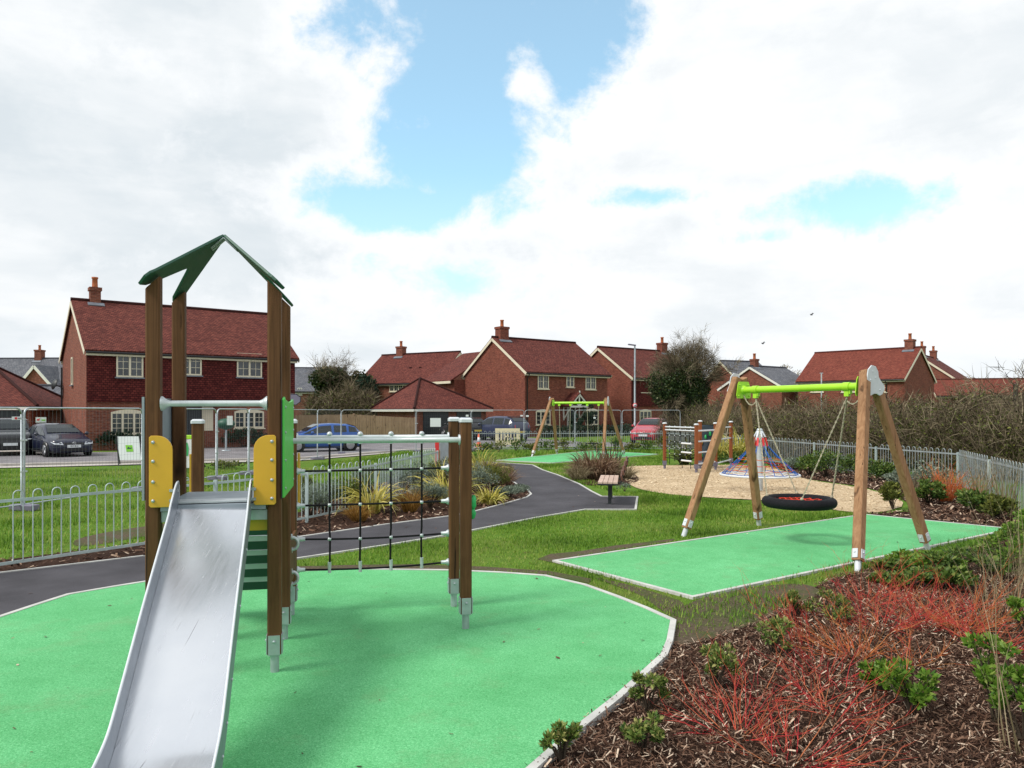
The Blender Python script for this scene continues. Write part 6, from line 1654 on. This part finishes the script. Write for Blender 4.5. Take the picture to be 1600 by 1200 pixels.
# --- bed between the path and the left railing
lb = [('shrub', (482, 812), .50, .50, 'grey_leaf', 'grey-green lavender-like bush at the tower end of the path bed'), ('shrub', (508, 800), .45, .52, 'grey_leaf', 'taller grey bush second in the path bed'), ('shrub', (470, 798), .4, .55, 'olive', 'olive bush hard against the tower post'),
      ('shrub', (545, 800), .45, .55, 'olive', 'yellow-green bush left of the gold strap plant'), ('clump', (580, 802), .6, .72, 'gold_strap', 'gold strap plant seen through the middle of the rope net'),
      ('sedge', (640, 800), .4, .42, 'orange_grass', 'orange sedge right of the gold strap plant'), ('sedge', (560, 815), .35, .3, 'orange_grass', 'small orange sedge at the path edge'),
      ('shrub', (625, 776), .6, .62, 'grey_leaf', 'broad silver bush behind the orange sedge'), ('shrub', (655, 772), .5, .62, 'grey_leaf', 'silver bush second behind the orange sedge'), ('shrub', (575, 775), .5, .6, 'grey_leaf', 'pale bush behind the gold strap plant'),
      ('shrub', (672, 795), .45, .42, 'grey_leaf', 'low grey bush near the far net post'), ('clump', (698, 786), .7, .82, 'gold_strap', 'gold arching strap plant just left of the net posts'), ('shrub', (690, 762), .6, .6, 'olive', 'dark olive bush behind the arching gold plant'),
      ('clump', (752, 752), .6, .9, 'gold_strap', 'upright yellow flowered plant right of the net posts'), ('shrub', (748, 776), .55, .62, 'grey_leaf', 'feathery grey bush right of the net posts'), ('shrub', (770, 768), .5, .5, 'olive', 'olive bush in the path bend'),
      ('sedge', (790, 760), .5, .5, 'bronze', 'brown tussock at the bend of the path'), ('sedge', (765, 752), .5, .7, 'straw', 'tan grass behind the olive bush in the path bend'), ('shrub', (808, 769), .36, .14, 'grey_leaf', 'pale ground-hugging plant at the tip of the path bed'), ('shrub', (795, 778), .4, .22, 'grey_leaf', 'pale low plant near the tip of the path bed'),
      ('clump', (765, 788), .4, .35, 'gold_strap', 'small pale strap plant by the path right of the net posts'), ('shrub', (720, 745), .7, .7, 'evergreen', 'green bush near the gate behind the net posts'), ('shrub', (785, 748), .4, .35, 'olive', 'low olive bush at the far end of the path bed')]
for (k, px, r, h, m, lab) in lb:
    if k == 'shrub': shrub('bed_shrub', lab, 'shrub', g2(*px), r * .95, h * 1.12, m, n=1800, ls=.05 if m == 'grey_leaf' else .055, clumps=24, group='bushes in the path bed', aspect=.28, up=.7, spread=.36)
    elif k == 'clump': clump('strap_plant', lab, 'strap plant', g2(*px), r, h, m, n=150, wd=.042, droop=2.1, spread=.85, base=.14, group='gold strap plants in the path bed')
    else: clump('sedge', lab, 'sedge', g2(*px), r, h, m, n=380, wd=.010, droop=1.5, spread=.7, base=.12, group='sedges in the path bed')

# --- trees
def grow_tree(mb, p, d, L, r, lev, maxlev, tips, spread=.55, up=.15, kids=(2, 4), sides=5):
    pts = [p]; rs = [r]; n = 4
    for i in range(n):
        d = (d + Vector((random.gauss(0, .14), random.gauss(0, .14), random.gauss(0, .08) + up * .18))).normalized(); p = p + d * L / n; pts.append(p); rs.append(r * (1 - .45 * (i + 1) / n))
    mb.tube(pts, rs, max(3, sides - lev), cap=False)
    if lev >= maxlev: tips.append((p, d)); return
    for k in range(random.randint(*kids)):
        i = random.randint(2, n); a = random.uniform(0, 2 * pi); s, u = frame_from(d)
        nd = (d + (s * cos(a) + u * sin(a)) * random.uniform(.6, 1.35) * spread * 1.5 + ez * up).normalized()
        grow_tree(mb, pts[i], nd, L * random.uniform(.58, .82), rs[i] * .68, lev + 1, maxlev, tips, spread, up, kids, sides)
    tips.append((p, d))
def twig_fan(tips, n, L, wd, droop=.2, curl=.6):
    k = len(tips); P0 = np.array([t[0] for t in tips]); D0 = np.array([t[1] for t in tips]); idx = RNG.integers(0, k, n)
    d = D0[idx] + .75 * rand_unit(n); p = P0[idx] + RNG.normal(0, L * .12, (n, 3)); v, f = ribbons(p, d, L * RNG.uniform(.5, 1.3, n), wd, 4, droop, curl); return v, f, np.repeat(RNG.uniform(0, 1, n), 4)
def tree(name, label, o, H, r, maxlev=5, n_tw=2500, tw=(.8, .03), ivy=None, group=None, spread=.55, trunk_h=.28, kids=(2, 4), seed=1, lean=(0, 0), ivy_mat='ivy', leaf=.2):
    random.seed(seed); o = Vector((o[0], o[1], 0)); root = thing(name, label, 'tree', o, group)
    mb = MB(); tips = []; t0 = o + Vector((lean[0] * .3, lean[1] * .3, H * trunk_h))
    mb.tube([o - ez * .1, o + ez * H * trunk_h * .5, t0], [r * 1.3, r, r * .9], 8, cap=False)
    for k in range(4):
        a = 2 * pi * k / 4 + random.uniform(-.4, .4); d = Vector((cos(a) * spread + lean[0] * .1, sin(a) * spread, 1)).normalized()
        grow_tree(mb, t0 - ez * random.uniform(0, H * .06), d, H * .30, r * .62, 1, maxlev, tips, spread, .15, kids)
    mb.build('trunk', M['bark'], root, fixn=False)
    v, f, rn = twig_fan(tips, n_tw, tw[0], tw[1]); crown = np_mesh('crown', v, f, M['twig'], root, rnd=rn)
    if ivy:
        ps = []
        for (cx, cy, cz, rx, ry, rz, n) in ivy: ps.append(ball_points(n, (o.x + cx, o.y + cy, cz), (rx, ry, rz), .3) + RNG.normal(0, .12, (n, 3)))
        p = np.concatenate(ps); v, f = leaves(p, leaf, .75, -.1); np_mesh('ivy', v, f, M[ivy_mat], root, rnd=np.clip(RNG.normal(.42, .25, len(f)), 0, 1))
    return root
tc_ = P(1076, 680, 44)
iv = [(-1.25, -1.0, 3.05, 1.1, .9, .95, 9000), (-.1, -1.2, 2.9, .5, .5, 1.6, 5000), (.2, -.9, 2.2, .55, .6, 1.3, 6000), (.25, 0, 4.0, .45, .5, 1.0, 3500), (-.3, -1.1, 3.7, .75, .6, .7, 4500), (-1.9, -.7, 3.5, .55, .6, .6, 2200), (-.7, -.3, 2.2, .7, .7, .6, 3500), (.75, 0, 3.2, .4, .5, .6, 1800), (-.9, .1, 4.3, .6, .5, .35, 1500), (.6, 0, 1.6, .4, .5, .8, 1500)]
tree('ivy_tree', 'large half-bare tree wrapped in dark ivy beside the lamp post', (tc_.x, 44), 6.4, .40, 6, 4200, (.55, .017), iv, spread=.62, seed=5, kids=(2, 3), leaf=.105)
# outer twig halo of the ivy tree
o_ = Vector((tc_.x, 44, 0)); it = bpy.data.objects['ivy_tree']
n_ = 7000; dd_ = rand_unit(n_); dd_[:, 2] = np.abs(dd_[:, 2]) * 1.0 - .25; q_ = RNG.uniform(.45, 1, n_) ** .6
pp_ = np.array([o_.x - .05, o_.y, 3.9]) + dd_ * q_[:, None] * np.array([2.05, 1.7, 2.35]); kk_ = (pp_[:, 2] > 3.6) | ((pp_[:, 1] > 44.3) & (pp_[:, 2] > 1.2))
v_, f_ = ribbons(pp_[kk_], dd_[kk_] + np.array([0, 0, .35]) + .5 * rand_unit(n_)[kk_], .55 * RNG.uniform(.5, 1.3, kk_.sum()), .016, 4, .1, .7)
np_mesh('twigs', v_, f_, M['twig'], it, rnd=np.repeat(np.clip(RNG.normal(.45, .22, kk_.sum()), 0, 1), 4))
# left group
t1 = P(525, 690, 74)
tree('bare_tree', 'bare spreading tree with ivy behind the blue car', (t1.x, 74), 8.3, .32, 5, 1300, (.9, .026), [(-.6, 0, 5.0, 2.0, 1.4, 1.1, 2600), (2.2, .5, 4.2, 1.3, 1.0, 1.6, 1700), (.5, 0, 3.8, 2.6, 1.2, 1.2, 2400)], spread=.75, seed=9, leaf=.30, group='trees behind the blue car')
t2 = P(572, 690, 72)
tree('bare_tree', 'smaller ivy-covered tree right of the bare one, left of the garage roof', (t2.x, 72), 5.9, .25, 4, 700, (.8, .03), [(0, 0, 3.6, 1.1, 1.0, 1.7, 2600)], spread=.6, seed=4, leaf=.28, ivy_mat='conifer', group='trees behind the blue car')
for (u, yy, H_, s, lab, n) in ((625, 100, 9.5, 12, 'pale bare tree behind the chimney of the garage-side house', 900), (690, 105, 9.4, 15, 'faint bare tree peeping over the ridge beside the middle house', 700), (1598, 40, 5.6, 21, 'thin bare tree at the right frame edge', 500), (1535, 55, 4.6, 22, 'leggy bare saplings above the hedge at right', 260), (1565, 70, 4.4, 25, 'fine twiggy tree above the hedge near the flue', 700)):
    tree('bare_tree', lab, (P(u, 690, yy).x, yy), H_, .16, 4, n, (.9, .035), None, spread=.7, seed=s, kids=(2, 3), group='bare trees on the skyline')
p_ = P(1222, 600, 110); root = shrub('willow_tree', 'pale yellow-green tree crown above the grey roofs', 'tree', (p_.x, 110), 3.6, 7.9, 'straw', n=2600, ls=.35, clumps=22, spread=.4, lift=.45, up=.4, aspect=.2)
# twiggy bushes at left
def twig_mass(name, label, cat, line, depth, h, n_t, n_l, mat_l, tw=.7, wd=.028, ls=.11, hv=.18, seed=2, group=None):
    """long hedge of intermeshed twigs; line = polyline along its middle, h = heights"""
    pts = np.array([[p[0], p[1]] for p in line]); seg = np.linalg.norm(np.diff(pts, axis=0), axis=1); cum = np.concatenate([[0], np.cumsum(seg)]); T = cum[-1]
    def sample(n, bias):
        t = RNG.uniform(0, T, n); x = np.interp(t, cum, pts[:, 0]); y = np.interp(t, cum, pts[:, 1]); i = np.clip(np.searchsorted(cum, t) - 1, 0, len(seg) - 1)
        dd = (pts[i + 1] - pts[i]) / seg[i][:, None]; nn = np.stack([-dd[:, 1], dd[:, 0]], 1); o = RNG.uniform(-1, 1, n) * depth / 2
        top = np.interp(t, cum, h) * (1 + hv * np.sin(t * 1.7 + 2) * np.sin(t * .61) + hv * .6 * np.sin(t * 4.3)) * (1 - .28 * (np.abs(o) / (depth / 2)) ** 2)
        return x + nn[:, 0] * o, y + nn[:, 1] * o, top, RNG.uniform(0, 1, n) ** bias
    org = Vector((pts[:, 0].mean(), pts[:, 1].mean(), 0)); root = thing(name, label, cat, org, group)
    x, y, top, q = sample(n_t, .85); p = np.stack([x, y, np.maximum(.03, (top - tw * .5) * q)], 1); d = rand_unit(n_t) * .9; d[:, 2] += .75
    v, f = ribbons(p, d, tw * RNG.uniform(.5, 1.4, n_t), wd * RNG.uniform(.5, 1.3, n_t), 4, .25, .9); np_mesh('twigs', v, f, M['twig'], root, rnd=np.repeat(np.clip(RNG.normal(.45, .25, n_t), 0, 1), 4))
    # thicker upright stems
    m = n_t // 60; x, y, top, q = sample(m, 1); p = np.stack([x, y, np.zeros(m)], 1); d = rand_unit(m) * .35; d[:, 2] = 1
    v, f = ribbons(p, d, top * RNG.uniform(.8, 1.12, m), .05, 6, .0, .5); np_mesh('stems', v, f, M['twig'], root, rnd=np.repeat(RNG.uniform(0, .6, m), 6))
    if n_l:
        x, y, top, q = sample(n_l, 1.1); p = np.stack([x, y, np.maximum(.05, top * q * .92)], 1); v, f = leaves(p, ls, .6, 0); np_mesh('foliage', v, f, M[mat_l], root, rnd=np.clip(RNG.normal(.4, .28, n_l), 0, 1))
    return root
twig_mass('hedge', 'long brown twiggy hedge behind the right railing', 'hedge', [(9.6, 45), (10.6, 38.5), (12.2, 30), (14.0, 22.5), (15.0, 18), (13.4, 11)], 2.4, [2.1, 1.95, 2.0, 2.45, 2.3, 2.1], 46000, 52000, 'olive', .75, .022, .085, seed=3)
twig_mass('hedge', 'taller brush behind the hedge under the orange-roofed house', 'hedge', [(13, 60), (24, 55), (34, 50), (44, 52)], 3.0, [3.0, 3.0, 3.3, 3.6], 9000, 5000, 'olive', 1.1, .05, .18)
twig_mass('thicket', 'round olive-brown thicket between the blue car and the bare tree', 'thicket', [(-16.0, 60), (-13.4, 60.5), (-10.8, 61)], 4.0, [3.3, 4.2, 3.5], 7000, 5000, 'olive', 1.1, .045, .16, hv=.08)
twig_mass('hedge', 'low dark evergreen hedge in front of the middle house', 'hedge', [(2.0, 55.6), (8.5, 60.2), (14, 63.5)], .9, [1.0, 1.0, 1.0], 400, 6000, 'conifer', .4, .03, .16, hv=.05)
twig_mass('thicket', 'brown brush at the foot of the ivy-clad tree', 'thicket', [(10.4, 46.0), (11.2, 45.4), (12.6, 44.0)], 1.8, [1.6, 2.3, 2.6], 4000, 1500, 'olive', .9, .035, .11)
# shrubs at house fronts
for (u, yy, r, h, m, lab, k) in ((175, 37.5, 1.0, .85, 'conifer', 'dark shrub under the lower left window of the tile-hung house', 1), (205, 38.3, 1.0, .9, 'conifer', 'dark shrub behind the white sign board', 1), (232, 38.6, .8, .9, 'conifer', 'dark shrub between the sign board and the tower post', 1), (380, 41.2, 1.3, .85, 'conifer', 'dark shrub by the barbecue', 1),
                              (900, 58.2, .55, 1.6, 'conifer', 'dark conical bush beside the porch door', 0), (919, 58.8, .6, 2.5, 'conifer', 'tall dark topiary below the right porch-side window', 0)):
    p = P(u, 690, yy); shrub('house_shrub', lab, 'shrub', (p.x, yy), r, h, m, n=1100, ls=.16, clumps=14, group='shrubs at the house fronts', spread=.45, lift=.15 if not k else .2)
for (u, v, lab) in ((350, 732, 'low flowering tuft on the verge seen below the barbecue'),): shrub('bed_shrub', lab, 'shrub', g2(u, v), .9, .22, 'olive', n=300, ls=.12, clumps=8)
# low planting along the street railing
for i in range(12):
    x = -1.4 + i * .78; shrub('verge_shrub', 'low green verge plant along the foot of the street railing', 'shrub', (x, 36.4 - .1 * (i % 2)), .55, .38 + .12 * (i % 3), 'olive' if i % 2 else 'evergreen', n=260, ls=.11, clumps=8, group='low plants along the street railing')

# ------------------------------------------------------------------ grass, bark and sand chips
def chip_field(name, poly, n, mat, size, aspect, excl=(), z=.01, tilt=.35, lift=.02, density=None):
    x, y = scatter(poly, n, excl)
    if density is not None:
        k = RNG.uniform(0, 1, len(x)) < density(x, y); x, y = x[k], y[k]
    m = len(x); a = RNG.uniform(0, 2 * pi, m); d = np.stack([np.cos(a), np.sin(a), RNG.normal(0, tilt, m)], 1); d /= np.linalg.norm(d, axis=1, keepdims=True)
    up = np.stack([RNG.normal(0, tilt, m), RNG.normal(0, tilt, m), np.ones(m)], 1); s = np.cross(up, d); s /= np.linalg.norm(s, axis=1, keepdims=True)
    L = (size * RNG.uniform(.4, 1.5, m))[:, None]; Wd = L * (aspect * RNG.uniform(.6, 1.5, m))[:, None]; c = np.stack([x, y, z + RNG.uniform(0, lift, m) + np.abs(d[:, 2]) * L[:, 0] * .4], 1)
    v = np.empty((m, 4, 3)); v[:, 0] = c - d * L * .5 - s * Wd * .35; v[:, 1] = c + d * L * .5 - s * Wd * .5; v[:, 2] = c + d * L * .45 + s * Wd * .4; v[:, 3] = c - d * L * .5 + s * Wd * .5
    o = np_mesh(name, v.reshape(-1, 3), np.arange(m * 4).reshape(m, 4), mat, rnd=np.clip(np.abs(RNG.normal(0.0, .50, m)), 0, 1)); props(o, kind='stuff'); return o
near_d = lambda x, y: np.clip((7.0 / np.maximum(y, 2)) ** 1.6, .05, 1)
vis = [Vector(p) for p in ((-.6, 2.8, 0), (4.6, 3.2, 0), (9.5, 12.5, 0), (8.5, 12.5, 0))]
chip_field('bark_mulch', bed_n, 420000, M['chips'], .038, .15, z=.014, density=near_d, tilt=.5, lift=.03, excl=[[(p.x, p.y) for p in soil]])
chip_field('bark_mulch', bed_r, 26000, M['chips'], .075, .3, z=.014)
chip_field('bark_mulch', bed_l, 26000, M['chips'], .07, .3, z=.012)
chip_field('sand_chips', sand, 22000, M['sandchips'], .045, .3, z=.022, tilt=.2, lift=.01)

hard = [[(p[0], p[1]) for p in q] for q in (pad1, pad2, pad3, path, bed_l, sand, bed_r, bed_n)]
bt = smooth_line(GP([(915, 747), (985, 741), (1000, 750), (980, 757), (935, 758)]), 1, True)
def grass(poly, n, h=.06, wd=.007, dens=None, excl=None, rn=(.5, .26), bare=True):
    x, y = scatter(poly, n, hard + [bt] if excl is None else excl)
    if dens is not None:
        k = RNG.uniform(0, 1, len(x)) < dens(x, y); x, y = x[k], y[k]
    # uneven sward: thin and thick patches
    pat = .5 + .25 * np.sin(x * 2.3 + 1.3 * np.sin(y * 1.1)) + .25 * np.sin(y * 2.9 + 1.7 * np.sin(x * .8 + 2)); k = RNG.uniform(0, 1, len(x)) < (.35 + .65 * pat); x, y, pat = x[k], y[k], pat[k]
    m = len(x); a = RNG.uniform(0, 2 * pi, m); L = h * RNG.uniform(.5, 1.5, m) * (.65 + .6 * pat); ln = RNG.uniform(.2, 1.0, m)
    d = np.stack([np.cos(a) * ln, np.sin(a) * ln, np.ones(m)], 1); d /= np.linalg.norm(d, axis=1, keepdims=True)
    s = np.stack([-np.sin(a), np.cos(a), np.zeros(m)], 1); b = np.stack([x, y, np.zeros(m)], 1); w_ = (wd * RNG.uniform(.6, 1.4, m))[:, None]
    v = np.empty((m, 3, 3)); v[:, 0] = b - s * w_; v[:, 1] = b + s * w_; v[:, 2] = b + d * L[:, None]
    o = np_mesh('grass', v.reshape(-1, 3), np.arange(m * 3).reshape(m, 3), M['blade'], rnd=np.clip(RNG.normal(rn[0], rn[1], m) + .6 * (.5 - pat), 0, 1)); return props(o, kind='stuff')
mid_poly = [(p.x, p.y) for p in GP([(440, 880), (600, 846), (850, 806), (1000, 780), (1400, 790), (1420, 806), (1360, 806), (872, 875), (1082, 932), (1080, 950), (1050, 990), (1047, 972), (1000, 945), (960, 928), (900, 905), (700, 888), (560, 886), (440, 895)])]
grass(mid_poly, 190000, .042, .0050, excl=hard + [bt] + [[(p.x, p.y) for p in q] for q in strip[:2]])
grass([(p.x, p.y) for p in GP([(1080, 930), (1350, 866), (1470, 845), (1560, 832), (1540, 862), (1400, 890), (1250, 918), (1180, 930), (1085, 945)])], 26000, .06, .006, excl=hard[:3])
grass([(p.x, p.y) for p in GP([(1040, 960), (1085, 938), (1180, 925), (1250, 940), (1180, 975), (1060, 1000)])], 2600, .06, .007, excl=hard[:3])
grass([(p.x, p.y) for p in GP([(838, 728), (1045, 712), (1045, 732), (960, 735), (905, 745), (985, 775), (905, 756), (870, 741)])], 60000, .08, .011)
grass([(p.x, p.y) for p in GP([(940, 775), (1002, 768), (1100, 780), (1340, 806), (1180, 820), (1000, 800), (997, 776)])], 50000, .06, .007)
grass([(-12.5, 6.6), (-8.5, 7.6), (-5.9, 9.6), (-4.0, 12.8), (-2.6, 17), (-2.3, 20), (-4, 24), (-7.5, 26), (-14, 24.8), (-18, 25)], 150000, .07, .008, excl=[hard[4], hard[3], soil2], rn=(.56, .26))
grass([(-7.0, 27), (-2.2, 22), (-2.0, 37), (-3.0, 37.6), (-5.2, 36.0)], 40000, .10, .013, excl=[hard[3]])
grass([(p.x, p.y) for p in GP([(740, 712), (800, 708), (1040, 703), (1040, 712), (925, 703), (780, 718), (740, 724)])], 26000, .13, .016)
grass([(-1.5, 37.6), (8, 38), (8.6, 39.9), (0, 39.5)], 16000, .14, .016, excl=[])

# dead leaves and crumbs blown onto the green surfaces
chip_field('leaf_litter', pad1, 70, M['chips'], .024, .5, z=PZ + .004, tilt=.15, lift=.004)
chip_field('leaf_litter', pad2, 40, M['chips'], .03, .5, z=.028, tilt=.15, lift=.004)
chip_field('leaf_litter', path, 420, M['chips'], .04, .4, z=.016, tilt=.15, lift=.004)
